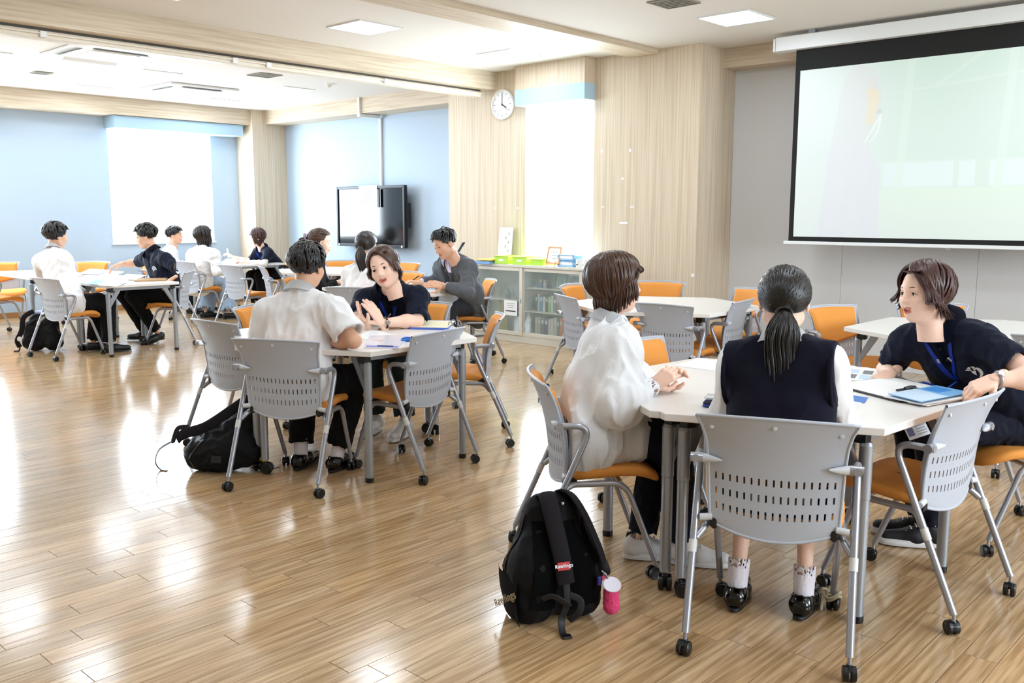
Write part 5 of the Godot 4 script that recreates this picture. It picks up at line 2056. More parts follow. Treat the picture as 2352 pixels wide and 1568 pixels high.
	if look_.get("mouth", 0.0) > 0.0:
		var mg := Geo.new()
		mg.xf = ht
		var mo: float = look_.mouth
		mg.box(Vector3(0, -0.063 - mo * 0.5, 0.066), Vector3(0.036, 0.008 + mo * 1.6, 0.006), 0.002)
		part(body, "mouth_inside", mg, M.mouth_dark)
		mg = Geo.new()
		mg.xf = ht
		mg.box(Vector3(0, -0.0615, 0.0765), Vector3(0.026, 0.005, 0.005), 0.002)
		part(body, "teeth", mg, M.teeth)
	# hair
	var hg := Geo.new()
	append_geo(hg, hair_geo(look_.hair, look_.hair_opt, look_.get("seed", 1)), ht)
	part(root, "hair", hg, look_.hair_mat)
	return {"root": root, "J": J, "head": ht, "s": s, "cell": cell, "against": against}


func wear(P: Dictionary, called: String, f: Field, m: Material, label := "", cell := 0.0) -> MeshInstance3D:
	var g := Geo.new()
	f.planes.append_array(P.against)
	f.net(g, cell if cell > 0.0 else P.cell)
	return part(P.root, called, g, m, label)


func trousers(P: Dictionary, m: Material, to := 0.93, flare := 0.0, grow := 0.012, label := "") -> void:
	var f := Field.new()
	f.k = 0.035
	var J: Dictionary = P.J
	f.bone(J.hip - J.pright * 0.065 * P.s, J.hip + J.pright * 0.065 * P.s, 0.105 * P.s + grow, 0.105 * P.s + grow)
	f.bone(J.hip, J.hip + J.up * 0.09, 0.10 * P.s + grow, 0.095 * P.s + grow, J.fwd, 0.9)
	leg_into(f, J, -1.0, grow, P.s, to, flare)
	leg_into(f, J, 1.0, grow, P.s, to, flare)
	f.folds(0.006, Vector3(11, 9, 11), 31)
	wear(P, "trousers", f, m, label)


func shoes(P: Dictionary, kind: String, up: Material, sole: Material, sock: Material = null, sock_to := 0.25, label := "") -> void:
	for q in ["L", "R"]:
		var a: Vector3 = P.J["a" + q]
		var d: Vector3 = P.J.get("toe" + q, P.J.pright.cross(Vector3.UP) * -1.0)
		var sg := shoe_geo(a, d, P.s, kind, maxf(P.cell * 0.75, 0.005))
		var sh := part(P.root, "shoe", sg[0], up, label)
		part(sh, "sole", sg[1], sole)
		if kind == "sneaker":
			var lg := Geo.new()
			var dd := Vector3(d.x, 0, d.z).normalized()
			var rt := dd.cross(Vector3.UP)
			for i in 4:
				var c: Vector3 = Vector3(a.x, a.y - 0.085 + 0.088 - 0.011 * i, a.z) + dd * (0.055 + 0.02 * i) * P.s
				lg.tube([c - rt * 0.02, c + Vector3(0, 0.004, 0), c + rt * 0.02], 0.003, 6)
			part(sh, "laces", lg, M.white_plastic)
		if sock != null:
			var f := Field.new()
			f.k = 0.01
			var k: Vector3 = P.J["k" + q]
			f.bone(a - Vector3(0, 0.03, 0), a.lerp(k, sock_to), 0.036 * P.s, 0.041 * P.s, Vector3.ZERO, 1.0, 0.003)
			f.folds(0.0012, Vector3(60, 6, 60), 3)
			wear(P, "sock", f, sock, "", maxf(P.cell * 0.7, 0.005))


# flat ribbon laid over a garment along points given in the person's axes
func ribbon(f: Field, pts: Array, out: Vector3, wide: float, lift := 0.002) -> Geo:
	var g := Geo.new()
	var rows := []
	for i in pts.size():
		var t: Vector3 = (pts[mini(i + 1, pts.size() - 1)] - pts[maxi(i - 1, 0)]).normalized()
		var sd := t.cross(out).normalized()
		var row := []
		for q in [-0.5, 0.0, 0.5]:
			var o: Vector3 = pts[i] + sd * wide * q
			row.append(f.hit(o + out * 0.18, -out, 0.3) + out * lift)
		rows.append(row)
	g.sheet(rows)
	g.sheet(rows, true)
	return g


func letters(parent: Node, text: String, size: float, t: Transform3D, m: Material, called := "lettering", italic := false, depth := 0.0008) -> void:
	var tm := TextMesh.new()
	var sf := SystemFont.new()
	sf.font_names = PackedStringArray(["Droid Sans"])
	sf.font_weight = 700
	sf.font_italic = italic
	tm.font = sf
	tm.text = text
	tm.font_size = 64
	tm.pixel_size = size / 64.0
	tm.depth = depth
	var o := MeshInstance3D.new()
	o.name = called
	o.mesh = tm
	o.material_override = m
	parent.add_child(o, true)
	o.transform = t


# round white emblem of an open crown over a T, with letters below, worn on the chest
func emblem(P: Dictionary, shirt: Node, f: Field, at: Vector3, out: Vector3, size: float) -> void:
	var hit := f.hit(at + out * 0.15, -out, 0.4)
	var up: Vector3 = (P.J.up - out * P.J.up.dot(out)).normalized()
	var rt := up.cross(out).normalized()
	var t := Transform3D(Basis(rt, up, out), hit + out * 0.0035)
	var g := Geo.new()
	g.xf = t
	var h := size * 0.5
	# two side arcs
	for q in [-1.0, 1.0]:
		var outer := []
		var inner := []
		for i in 13:
			var a := lerpf(-1.45, 0.62, i / 12.0)
			outer.append(Vector3(q * cos(a) * h, sin(a) * h, 0))
			inner.append(Vector3(q * (cos(a) * h * 0.56 - h * 0.02 * sin(a) * 4.0 * float(a > 0)), sin(a) * h * 0.92, 0))
		g.sheet([outer, inner], q > 0)
		# crown wings under the top
		g.face([Vector3(q * h * 0.80, h * 0.50, 0), Vector3(q * h * 0.12, h * 0.30, 0), Vector3(q * h * 0.12, h * 0.48, 0), Vector3(q * h * 0.62, h * 0.70, 0)], Vector3(0, 0, 1))
		g.face([Vector3(q * h * 0.55, h * 0.78, 0), Vector3(q * h * 0.14, h * 0.56, 0), Vector3(q * h * 0.05, h * 0.98, 0), Vector3(q * h * 0.30, h * 0.94, 0)], Vector3(0, 0, 1))
	# stem of the T, tapering down
	g.face([Vector3(-h * 0.30, h * 0.22, 0), Vector3(h * 0.30, h * 0.22, 0), Vector3(h * 0.14, -h * 0.2, 0), Vector3(0, -h * 0.92, 0), Vector3(-h * 0.14, -h * 0.2, 0)], Vector3(0, 0, 1))
	part(shirt, "emblem", g, M.emblem_white)
	letters(shirt, "OUHS", size * 0.36, t * Transform3D(Basis.IDENTITY, Vector3(0, -size * 0.72, 0)), M.emblem_white, "emblem_lettering", true)


func polo(P: Dictionary, m: Material, reach := 0.62, lanyard := true, logo := true) -> Field:
	var J: Dictionary = P.J
	var s: float = P.s
	var f := Field.new()
	f.k = 0.03
	torso_into(f, J, 0.014, s, 0.012, 0.05)
	for q in ["L", "R"]:
		sleeve_into(f, J["sh" + q], J["el" + q], J["wr" + q], reach, 0.062 * s, 0.064 * s, 0.005)
	var nape: Vector3 = P.head * Vector3(0, -0.10, -0.026)
	f.cuts = [[J.neck + J.up * 0.02 + J.fwd * 0.012, nape + J.fwd * 0.03, 0.047, 0.066, 0.008]]
	f.folds(0.0075, Vector3(9, 6, 9), 12)
	var sh := wear(P, "polo_shirt", f, m, "")
	var cg := collar_geo(J, 0.064 * s, 0.42, 0.030, 0.034, 0.030)
	part(sh, "collar", cg, m)
	# placket with buttons
	var rows := []
	for i in 8:
		rows.append(J.neck - J.up * (0.02 + 0.021 * i) + J.fwd * 0.03)
	part(sh, "placket", ribbon(f, rows, J.fwd, 0.03, 0.0022), m)
	for i in 2:
		var b := f.hit(J.neck - J.up * (0.08 + 0.06 * i) + J.fwd * 0.2, -J.fwd, 0.4)
		part(sh, "button", Geo.new().lathe([Vector2(0.0055, 0.0), Vector2(0.005, 0.003), Vector2(0, 0.003)], 12, Transform3D(frame_from(J.up, J.fwd) * Basis(Vector3.RIGHT, 0), b + J.fwd * 0.003)), M.ink)
	if lanyard:
		var lp := []
		var rp := []
		for i in 12:
			var t := i / 11.0
			var y := lerpf(0.012, -0.235, t)
			var x := lerpf(0.072, 0.004, pow(t, 0.9))
			lp.append(J.neck + J.up * y - J.right * x + J.fwd * lerpf(-0.02, 0.05, t))
			rp.append(J.neck + J.up * y + J.right * x + J.fwd * lerpf(-0.02, 0.05, t))
		var la := Node3D.new()
		la.name = "lanyard"
		P.root.add_child(la, true)
		part(la, "strap", ribbon(f, lp, J.fwd, 0.017, 0.005), M.lanyard_blue)
		part(la, "strap", ribbon(f, rp, J.fwd, 0.017, 0.005), M.lanyard_blue)
		P.lanyard = la
	if logo:
		emblem(P, sh, f, J.neck - J.up * 0.185 - J.right * 0.085 + J.fwd * 0.02, (J.fwd - J.right * 0.18).normalized(), look_size(P))
	P.shirt_field = f
	P.shirt = sh
	return f


func look_size(P: Dictionary) -> float:
	return 0.066 * P.s


func at_d(px: float, py: float, d: float) -> Vector3:
	return EYE + look(px, py) * d


# where the hips of someone sitting on that chair are
func hip_on(chair: int, forward: float) -> Vector3:
	var c: Array = CHAIRS[chair]
	var a := deg_to_rad(c[2])
	return Vector3(c[0] - sin(a) * forward, 0.55, c[1] - cos(a) * forward)


func people_materials() -> void:
	for a in [["skin", Color(0.93, 0.775, 0.69)], ["skin_tan", Color(0.87, 0.68, 0.565)]]:
		var m := mat(a[0], a[1], 0.5)
		m.vertex_color_use_as_albedo = true
		m.subsurf_scatter_enabled = true
		m.subsurf_scatter_strength = 0.08
		m.metallic_specular = 0.4
	mat("eye_white", Color(0.88, 0.87, 0.86), 0.15)
	mat("iris", Color(0.05, 0.032, 0.028), 0.1)
	mat("lash", Color(0.06, 0.045, 0.04), 0.6)
	mat("mouth_dark", Color(0.22, 0.06, 0.06), 0.5)
	mat("teeth", Color(0.90, 0.87, 0.82), 0.25)
	mat("emblem_white", Color(0.90, 0.91, 0.92), 0.6)
	mat("lanyard_blue", Color(0.10, 0.27, 0.78), 0.45)
	cloth("navy_polo", Color(0.060, 0.080, 0.150), 0.8, 0.2, 0.02)
	cloth("navy_knit", Color(0.060, 0.062, 0.125), 0.95, 0.4, 0.05)
	cloth("navy_denim", Color(0.075, 0.085, 0.14), 0.85, 0.2)
	cloth("black_trouser", Color(0.05, 0.05, 0.06), 0.85, 0.2)
	cloth("dark_green", Color(0.13, 0.165, 0.165), 0.85, 0.2)
	cloth("white_shirt", Color(0.89, 0.885, 0.885), 0.75, 0.1)
	cloth("white_blouse", Color(0.90, 0.905, 0.915), 0.7, 0.1)
	cloth("grey_jacket", Color(0.36, 0.37, 0.39), 0.9, 0.3, 0.04)
	cloth("grey_slacks", Color(0.20, 0.205, 0.22), 0.9, 0.2)
	cloth("lilac_shirt", Color(0.86, 0.82, 0.89), 0.7, 0.1)
	cloth("pale_jeans", Color(0.62, 0.71, 0.81), 0.85, 0.1)
	cloth("arm_cover", Color(0.87, 0.85, 0.83), 0.8, 0.1)
	cloth("sock_white", Color(0.90, 0.88, 0.91), 0.9, 0.1)
	cloth("scrunchie", Color(0.62, 0.54, 0.62), 0.85, 0.2)
	mat("patent_black", Color(0.02, 0.02, 0.022), 0.12)
	mat("matt_black", Color(0.03, 0.03, 0.033), 0.5)
	mat("sneaker_white", Color(0.86, 0.85, 0.84), 0.6)
	mat("sneaker_dark", Color(0.07, 0.075, 0.10), 0.6)
	hair_mat("hair_black", Color(0.075, 0.065, 0.065))
	hair_mat("hair_dark", Color(0.13, 0.085, 0.07))
	hair_mat("hair_brown", Color(0.27, 0.165, 0.11))
	hair_mat("hair_red_brown", Color(0.25, 0.125, 0.095))


func build_people() -> void:
	people_materials()
	var IR := cam_basis.x
	var TC := Vector3(0.681, 0, 0.732)
	var UP := Vector3.UP
	var D := Vector3.DOWN

	# ---- woman in the loose white blouse
	var J := {"head": at_d(1414, 652, 3.72), "neck": at_d(1398, 748, 3.72), "shR": at_d(1424, 803, 3.60), "shL": at_d(1408, 797, 3.90), "elR": at_d(1425, 926, 3.50), "wrR": at_d(1500, 886, 3.60), "elL": at_d(1472, 905, 3.86), "wrL": at_d(1508, 884, 3.68), "chair": 2, "hip": hip_on(2, 0.02), "kR": Vector3(-2.08, 0.52, -3.14), "kL": Vector3(-1.93, 0.52, -3.02), "aR": Vector3(-2.10, 0.09, -3.05), "aL": Vector3(-1.94, 0.09, -3.12),
		"head_fwd": Vector3(0.62, 0.02, -0.78), "head_up": Vector3(0.05, 1, 0), "hdR": (IR * 0.75 + UP * 0.55 - TC * 0.1).normalized(), "hnR": TC + UP * 0.3, "hdL": (IR * 0.75 + UP * 0.6).normalized(), "hnL": -TC + UP * 0.3, "toeR": Vector3(0.75, 0, -0.66), "toeL": Vector3(0.85, 0, -0.5)}
	var P := person("woman in a loose white blouse with a brown bob, hands clasped on the table", J, {"s": 0.97, "cell": 0.008, "head_cell": 0.0035, "hand_cell": 0.0032, "hair": "bob", "hair_opt": {"n": 330, "fat": 0.85, "vol": 0.022, "fall": 0.075, "front": 0.45, "side": -0.35, "back": -0.85, "part": 0.3, "swing": 0.55, "bang": 0.03, "flare": 0.012, "flick": 0.008}, "hair_mat": M.hair_brown, "seed": 3, "curlR": [0.5, 0.42, 0.48, 0.5, 0.5], "curlL": [0.5, 0.4, 0.45, 0.48, 0.5]})
	trousers(P, M.navy_denim, 0.94, 0.004)
	shoes(P, "sneaker", M.sneaker_white, M.sneaker_white)
	J = P.J
	var f := Field.new()
	f.k = 0.05
	torso_into(f, J, 0.030, 0.97, 0.035, 0.03)
	var lowp: Vector3 = J.hip - J.up * 0.02
	f.bone(lowp - J.pright * 0.08, lowp + J.pright * 0.08, 0.135, 0.135, J.up, 0.8)
	f.bone(J.hip + J.pright * 0.09 + Vector3(0, 0.01, 0), J.hip.lerp(J.kR, 0.55) + Vector3(0, 0.015, 0), 0.135, 0.105)
	f.bone(J.hip - J.pright * 0.09, J.hip.lerp(J.kL, 0.5), 0.125, 0.10)
	for q in ["L", "R"]:
		f.bone(J["sh" + q], J["el" + q], 0.078, 0.088)
		f.bone(J["el" + q], J["el" + q].lerp(J["wr" + q], 0.45), 0.088, 0.070, Vector3.ZERO, 1.0, 0.005)
	f.cuts = [[J.neck + J.up * 0.02, P.head * Vector3(0, -0.10, -0.02), 0.052, 0.085, 0.01]]
	f.planes = [[Vector3.DOWN, -0.437]]
	f.folds(0.011, Vector3(8.5, 2.4, 8.5), 41)
	var bl := wear(P, "blouse", f, M.white_blouse, "loose white blouse hanging over the seat", 0.008)
	var f2 := Field.new()
	f2.k = 0.02
	for q in ["L", "R"]:
		f2 = Field.new()
		f2.k = 0.02
		f2.bone(J["el" + q].lerp(J["wr" + q], 0.2), J["wr" + q], 0.05, 0.038, Vector3.ZERO, 1.0, 0.004)
		f2.folds(0.003, Vector3(14, 14, 14), 5)
		wear(P, "cuff", f2, M.white_blouse, "", 0.006)
	part(bl, "collar", collar_geo(J, 0.064, 0.5, 0.03, 0.022, 0.02), M.white_blouse)

	# ---- girl with the ponytail
	J = {"head": at_d(1801, 690, 3.20), "neck": at_d(1800, 803, 3.15), "shL": at_d(1692, 838, 3.22), "shR": at_d(1903, 841, 3.06), "elL": at_d(1664, 965, 3.32), "elR": at_d(1930, 972, 3.16), "wrL": at_d(1740, 945, 3.52), "wrR": at_d(1850, 945, 3.46), "chair": 0, "hip": hip_on(0, 0.02), "kL": Vector3(-1.63, 0.51, -3.07), "kR": Vector3(-1.43, 0.51, -3.15), "aL": at_d(1693, 1330, 3.35), "aR": at_d(1846, 1350, 3.28),
		"head_fwd": Vector3(-0.45, -0.03, -0.89), "toeL": Vector3(-0.35, 0, -0.94), "toeR": Vector3(-0.22, 0, -0.97)}
	J.aL.y = 0.09
	J.aR.y = 0.09
	P = person("girl seen from behind with a black ponytail and a navy knit vest", J, {"s": 0.98, "cell": 0.008, "head_cell": 0.0045, "eyes": false, "hair": "tail", "hair_opt": {"n": 420, "fat": 0.8, "vol": 0.013, "front": 0.5, "side": -0.05, "back": -0.62, "tie": Vector3(0, -0.035, -0.122), "tail": 0.235, "tail_w": 0.058, "tail_dir": Vector3(0.02, -1, -0.16)}, "hair_mat": M.hair_black, "seed": 9})
	J = P.J
	var tie := Geo.new()
	tie.xf = P.head
	var ring := []
	for i in 15:
		var a := TAU * i / 14.0
		ring.append(Vector3(cos(a) * 0.026, -0.035 + sin(a) * 0.020, -0.137 + 0.004 * sin(a)))
	tie.tube(ring, 0.0045, 8)
	part(P.root, "hair_tie", tie, M.hair_dark)
	f = Field.new()
	f.k = 0.03
	torso_into(f, J, 0.006, 0.98)
	for q in ["L", "R"]:
		f.bone(J["sh" + q], J["el" + q], 0.056, 0.060)
		f.bone(J["el" + q], J["wr" + q], 0.058, 0.038, Vector3.ZERO, 1.0, 0.004)
	f.cuts = [[J.neck + J.up * 0.02, P.head * Vector3(0, -0.10, -0.02), 0.05, 0.07, 0.006]]
	f.folds(0.008, Vector3(9, 4, 9), 7)
	var st := wear(P, "shirt", f, M.white_shirt, "white long-sleeved school shirt", 0.008)
	part(st, "collar", collar_geo(J, 0.060, 0.35, 0.036, 0.038, 0.03), M.white_shirt)
	f = Field.new()
	f.k = 0.04
	torso_into(f, J, 0.022, 0.98, 0.012, 0.04)
	for q in [-1.0, 1.0]:
		var shp: Vector3 = J.shR if q > 0 else J.shL
		f.bone(J.neck - J.up * 0.03, shp + J.right * q * 0.012, 0.055, 0.066)
	f.cuts = [[J.neck + J.up * 0.035, P.head * Vector3(0, -0.09, -0.0), 0.062, 0.10, 0.008]]
	for q in ["L", "R"]:
		var qs := 1.0 if q == "R" else -1.0
		f.planes.append([(J.right * qs * 0.93 - J.up * 0.0 + Vector3(0, 0.0, 0)).normalized(), (J["sh" + q] + J.right * qs * 0.030).dot(J.right * qs)])
	f.folds(0.005, Vector3(7, 6, 7), 15)
	var vs := wear(P, "knit_vest", f, M.navy_knit, "navy knitted vest with ribbed armholes", 0.007)
	for q in [-1.0, 1.0]:
		var shp: Vector3 = J.shR if q > 0 else J.shL
		var rib := []
		for i in 21:
			var a := lerpf(-0.2, TAU - 0.2, i / 20.0)
			var dv: Vector3 = J.up * cos(a) * 0.105 + J.fwd * sin(a) * 0.078
			rib.append(shp + J.right * q * 0.022 - J.up * 0.045 + dv)
		part(vs, "armhole_rib", Geo.new().tube(rib, 0.008, 8, false), M.navy_knit)
	f = Field.new()
	f.k = 0.07
	f.bone(J.hip - J.pright * 0.07, J.hip + J.pright * 0.07, 0.125, 0.125)
	for q in ["L", "R"]:
		f.bone(J.hip + J.pright * (0.085 if q == "R" else -0.085), J["k" + q] + Vector3(0, 0.0, 0), 0.105, 0.098, Vector3.ZERO, 1.0, 0.006)
	f.folds(0.008, Vector3(9, 9, 9), 22)
	f.planes = [[Vector3.DOWN, -0.44]]
	wear(P, "skirt", f, M.navy_knit, "navy pleated school skirt", 0.01)
	shoes(P, "loafer", M.patent_black, M.matt_black, M.sock_white, 0.20, "shiny black loafer")

	# ---- woman with the lanyard and green pen
	J = {"head": at_d(2122, 672, 3.78), "neck": at_d(2166, 757, 3.87), "shL": at_d(2262, 794, 3.74), "shR": at_d(2088, 794, 4.02), "elL": at_d(2385, 868, 3.47), "wrL": at_d(2282, 872, 3.47), "elR": at_d(2035, 850, 4.20), "wrR": at_d(2046, 856, 3.99), "chair": 3, "hip": hip_on(3, 0.05), "kR": Vector3(-1.42, 0.53, -4.12), "kL": Vector3(-1.27, 0.53, -3.98), "aR": Vector3(-1.33, 0.09, -4.10), "aL": Vector3(-1.27, 0.09, -4.02),
		"head_fwd": Vector3(-0.50, -0.02, 0.866), "head_up": Vector3(-0.10, 1, 0.06), "bust": true, "wide": 1.12, "hdR": (-IR * 0.75 + TC * 0.45 + D * 0.28).normalized(), "hnR": UP + TC * 0.35 - IR * 0.2, "hdL": (-IR * 0.86 + D * 0.42 + TC * 0.1).normalized(), "hnL": UP * 0.8 + TC * 0.5, "toeL": Vector3(-0.85, 0, 0.5), "toeR": Vector3(-0.9, 0, 0.3)}
	P = person("woman in a navy polo with a blue lanyard, holding a green pen", J, {"s": 1.03, "hs": 1.04, "cell": 0.008, "head_cell": 0.003, "hand_cell": 0.003, "mouth": 0.005, "gaze": -0.25, "hair": "bob", "hair_opt": {"n": 360, "fat": 0.85, "vol": 0.020, "fall": 0.055, "front": 0.62, "side": -0.30, "back": -0.85, "part": -0.45, "swing": 0.75, "bang": 0.0, "flare": 0.006, "flick": 0.030}, "hair_mat": M.hair_red_brown, "seed": 14, "curlR": [0.55, 0.5, 0.55, 0.6, 0.62], "curlL": [0.45, 0.32, 0.36, 0.42, 0.46]})
	trousers(P, M.navy_denim, 0.95)
	shoes(P, "sneaker", M.sneaker_dark, M.sneaker_white)
	f = polo(P, M.navy_polo, 0.66)
	J = P.J
	# letters on the lanyard and the name card at its end
	for q in [-1.0, 1.0]:
		var at: Vector3 = J.neck - J.up * 0.135 + J.right * q * 0.026
		var h := f.hit(at + J.fwd * 0.2, -J.fwd, 0.4)
		var tb := frame_from(J.fwd, J.up)
		letters(P.lanyard, "OUHS", 0.016, Transform3D(tb * Basis(Vector3.BACK, PI / 2 - q * 0.28), h + J.fwd * 0.0065), M.emblem_white)
	var card := Node3D.new()
	card.name = "name_card"
	card.set_meta("label", "white name card with a small photo hanging below the table edge")
	P.root.add_child(card)
	var ct := Transform3D(frame_from(TC + UP * 0.5 - IR * 0.1, UP), at_d(2106, 988, 3.74) - P.root.position)
	ct.basis = ct.basis * Basis(Vector3.BACK, 0.35)
	var cg := Geo.new()
	cg.xf = ct
	cg.box(Vector3.ZERO, Vector3(0.092, 0.060, 0.003), 0.001)
	part(card, "card", cg, M.paper)
	cg = Geo.new()
	cg.xf = ct
	cg.box(Vector3(-0.026, 0.0, 0.002), Vector3(0.024, 0.034, 0.001))
	part(card, "photo", cg, mat("card_photo", Color(0.45, 0.48, 0.66), 0.5))
	cg = Geo.new()
	cg.xf = ct
	for i in 4:
		cg.box(Vector3(0.018, 0.016 - i * 0.011, 0.002), Vector3(0.045 - 0.008 * (i % 2), 0.003, 0.0006))
	part(card, "printed_line", cg, M.faint_ink)
	cg = Geo.new()
	cg.tube([ct * Vector3(0, 0.03, 0), ct * Vector3(0, 0.07, -0.02), J.neck - J.up * 0.24 + J.fwd * 0.12], 0.003, 6)
	part(card, "cord", cg, M.lanyard_blue)
	wristwatch(P, "L", 0.82, M.tube_silver, M.paper, 0.031)
	# pen in the right hand
	var hr: Transform3D = P.J.handR
	pen_in("green_pen", "bright green felt pen in the hand of the woman with the lanyard", Vector3(P.root.position) + hr * Vector3(-0.035, -0.022, 0.085), (IR * 0.80 + UP * 0.42 - TC * 0.1).normalized(), 0.125, 0.0062, Color(0.12, 0.80, 0.30))

	# ---- boy in the short-sleeved shirt
	J = {"head": at_d(707, 611, 4.98), "neck": at_d(690, 672, 4.93), "shL": at_d(617, 718, 5.0), "shR": at_d(764, 712, 4.83), "elL": at_d(600, 800, 5.08), "elR": at_d(812, 782, 4.76), "wrL": at_d(665, 782, 5.22), "wrR": at_d(735, 784, 4.95), "chair": 5, "hip": hip_on(5, 0.03), "kR": Vector3(-4.06, 0.52, -3.09), "kL": Vector3(-4.40, 0.52, -2.98), "aR": at_d(772, 1035, 5.12), "aL": at_d(690, 1030, 5.16),
		"head_fwd": Vector3(-0.42, -0.10, -0.90), "head_up": Vector3(0.0, 1, -0.1), "wide": 1.02, "toeR": Vector3(-0.45, 0, -0.89), "toeL": Vector3(-0.5, 0, -0.86)}
	J.aR.y = 0.09
	J.aL.y = 0.09
	P = person("boy seen from behind in a short-sleeved white shirt, black hair", J, {"s": 1.05, "cell": 0.0095, "head_cell": 0.005, "eyes": false, "hs": 1.04, "skin": "skin_tan", "hair": "short", "hair_opt": {"n": 420, "fat": 1.0, "vol": 0.017, "front": 0.5, "side": -0.02, "back": -0.72, "len": 0.6}, "hair_mat": M.hair_black, "seed": 21})
	trousers(P, M.black_trouser, 0.88, 0.012)
	shoes(P, "loafer", M.patent_black, M.matt_black, M.sock_white, 0.3, "shiny black loafer")
	shirt(P, M.white_shirt, 0.80, 0.078, 0.088, 0.012, 51)

	# ---- smiling woman in the navy polo
	J = {"head": at_d(882, 613, 5.75), "neck": at_d(900, 690, 5.93), "shL": at_d(962, 697, 5.88), "shR": at_d(842, 704, 5.98), "elL": at_d(958, 736, 5.72), "wrL": at_d(876, 742, 5.60), "elR": at_d(816, 737, 5.80), "wrR": at_d(846, 752, 5.63), "chair": 9, "hip": hip_on(9, 0.12), "kL": Vector3(-4.48, 0.52, -3.76), "kR": Vector3(-4.66, 0.52, -3.66), "aL": at_d(930, 972, 5.93), "aR": at_d(862, 975, 6.05),
		"head_fwd": Vector3(0.52, -0.10, 0.84), "head_up": Vector3(-0.22, 1, 0.22), "bust": true, "wide": 1.15, "hdR": (UP * 0.80 - IR * 0.40 + TC * 0.25).normalized(), "hnR": -IR + TC * 0.2, "hdL": (UP * 0.80 - IR * 0.42 + TC * 0.25).normalized(), "hnL": IR * 0.8 + TC * 0.6, "toeL": Vector3(0.4, 0, 0.9), "toeR": Vector3(0.45, 0, 0.9)}
	J.aL.y = 0.09
	J.aR.y = 0.09
	P = person("smiling woman in a navy polo and blue lanyard, palms pressed together", J, {"s": 1.08, "hs": 1.1, "cell": 0.010, "head_cell": 0.004, "hand_cell": 0.0038, "hand": 0.95, "mouth": 0.004, "gaze": -0.3, "hair": "bob", "hair_opt": {"n": 300, "fat": 1.0, "vol": 0.012, "fall": 0.055, "front": 0.66, "side": -0.25, "back": -0.85, "part": -0.2, "swing": 0.8, "bang": 0.0, "flare": 0.012, "flick": 0.012}, "hair_mat": M.hair_brown, "seed": 30, "curlR": [0.2, 0.06, 0.06, 0.08, 0.1], "curlL": [0.2, 0.06, 0.06, 0.08, 0.1]})
	trousers(P, M.dark_green, 0.9, 0.01)
	shoes(P, "sneaker", M.sneaker_white, M.sneaker_white)
	polo(P, M.navy_polo, 0.95)
	wristwatch(P, "L", 0.80, M.black_plastic, M.vent_grey, 0.034)

	# ---- man in the grey jacket
	J = {"head": at_d(1021, 561, 8.30), "neck": at_d(1046, 606, 8.50), "shR": at_d(1020, 624, 8.70), "shL": at_d(1080, 624, 8.38), "elL": at_d(1074, 672, 8.20), "wrL": at_d(1018, 656, 8.22), "elR": at_d(1008, 648, 8.80), "wrR": at_d(962, 649, 8.68), "chair": 23, "hip": hip_on(23, 0.03), "kL": at_d(1030, 705, 8.55), "kR": at_d(1008, 700, 8.80), "aL": at_d(1035, 800, 8.6), "aR": at_d(1010, 795, 8.85),
		"head_fwd": (-IR * 0.72 + TC * 0.55 + D * 0.36).normalized(), "head_up": UP - IR * 0.3, "wide": 1.05, "hdL": (-IR * 0.9 + UP * 0.15 + TC * 0.1).normalized(), "hnL": UP * 0.5 + TC * 0.8, "hdR": (-IR * 0.85 + UP * 0.1).normalized(), "hnR": UP, "toeL": -IR, "toeR": -IR}
	J.aL.y = 0.09
	J.aR.y = 0.09
	P = person("man in a grey jacket and lilac shirt gesturing over papers", J, {"s": 1.1, "hs": 1.1, "cell": 0.012, "head_cell": 0.0045, "hand_cell": 0.005, "hand": 1.0, "skin": "skin_tan", "hair": "short", "hair_opt": {"n": 320, "fat": 0.9, "vol": 0.012, "front": 0.62, "side": 0.12, "back": -0.45, "len": 0.4, "spike": 0.022}, "hair_mat": M.hair_black, "seed": 44, "curlL": [0.15, 0.15, 0.18, 0.2, 0.25]})
	trousers(P, M.grey_slacks, 0.93)
	shoes(P, "loafer", M.matt_black, M.matt_black)
	shirt(P, M.lilac_shirt, 1.9, 0.058, 0.040, 0.004, 3)
	J = P.J
	f = Field.new()
	f.k = 0.035
	torso_into(f, J, 0.030, 1.1, 0.014, 0.06)
	var skirt_low: Vector3 = J.hip - J.up * 0.10
	f.bone(J.hip - J.pright * 0.08, J.hip + J.pright * 0.08, 0.145, 0.145)
	f.bone(J.hip - J.pright * 0.10, J.hip - J.pright * 0.115 - Vector3(0, 0.13, 0), 0.125, 0.10)
	for q in ["L", "R"]:
		sleeve_into(f, J["sh" + q], J["el" + q], J["wr" + q], 1.86, 0.072, 0.056, 0.005)
	f.cuts = [[J.neck + J.up * 0.03, J.neck + J.fwd * 0.12 - J.up * 0.05, 0.060, 0.060, 0.008], [J.neck + J.fwd * 0.15 - J.up * 0.02, J.neck + J.fwd * 0.19 - J.up * 0.34, 0.075, 0.03, 0.008]]
	f.folds(0.010, Vector3(8, 6, 8), 9)
	var jk := wear(P, "jacket", f, M.grey_jacket, "grey tailored jacket", 0.012)
	for q in [-1.0, 1.0]:
		var lp := []
		for i in 8:
			var t := i / 7.0
			lp.append(J.neck + J.up * lerpf(0.03, -0.27, t) + J.right * q * lerpf(0.062, 0.03, t) + J.fwd * lerpf(0.0, 0.06, t))
		part(jk, "lapel", ribbon(f, lp, J.fwd, 0.052, 0.006), M.grey_jacket)
	pen_in("ballpoint_pen", "black pen in the right hand of the man in the grey jacket", P.root.position + P.J.handR * Vector3(-0.02, 0.0, 0.07), (IR * 0.55 + UP * 0.4).normalized(), 0.13, 0.005, Color(0.05, 0.05, 0.06))

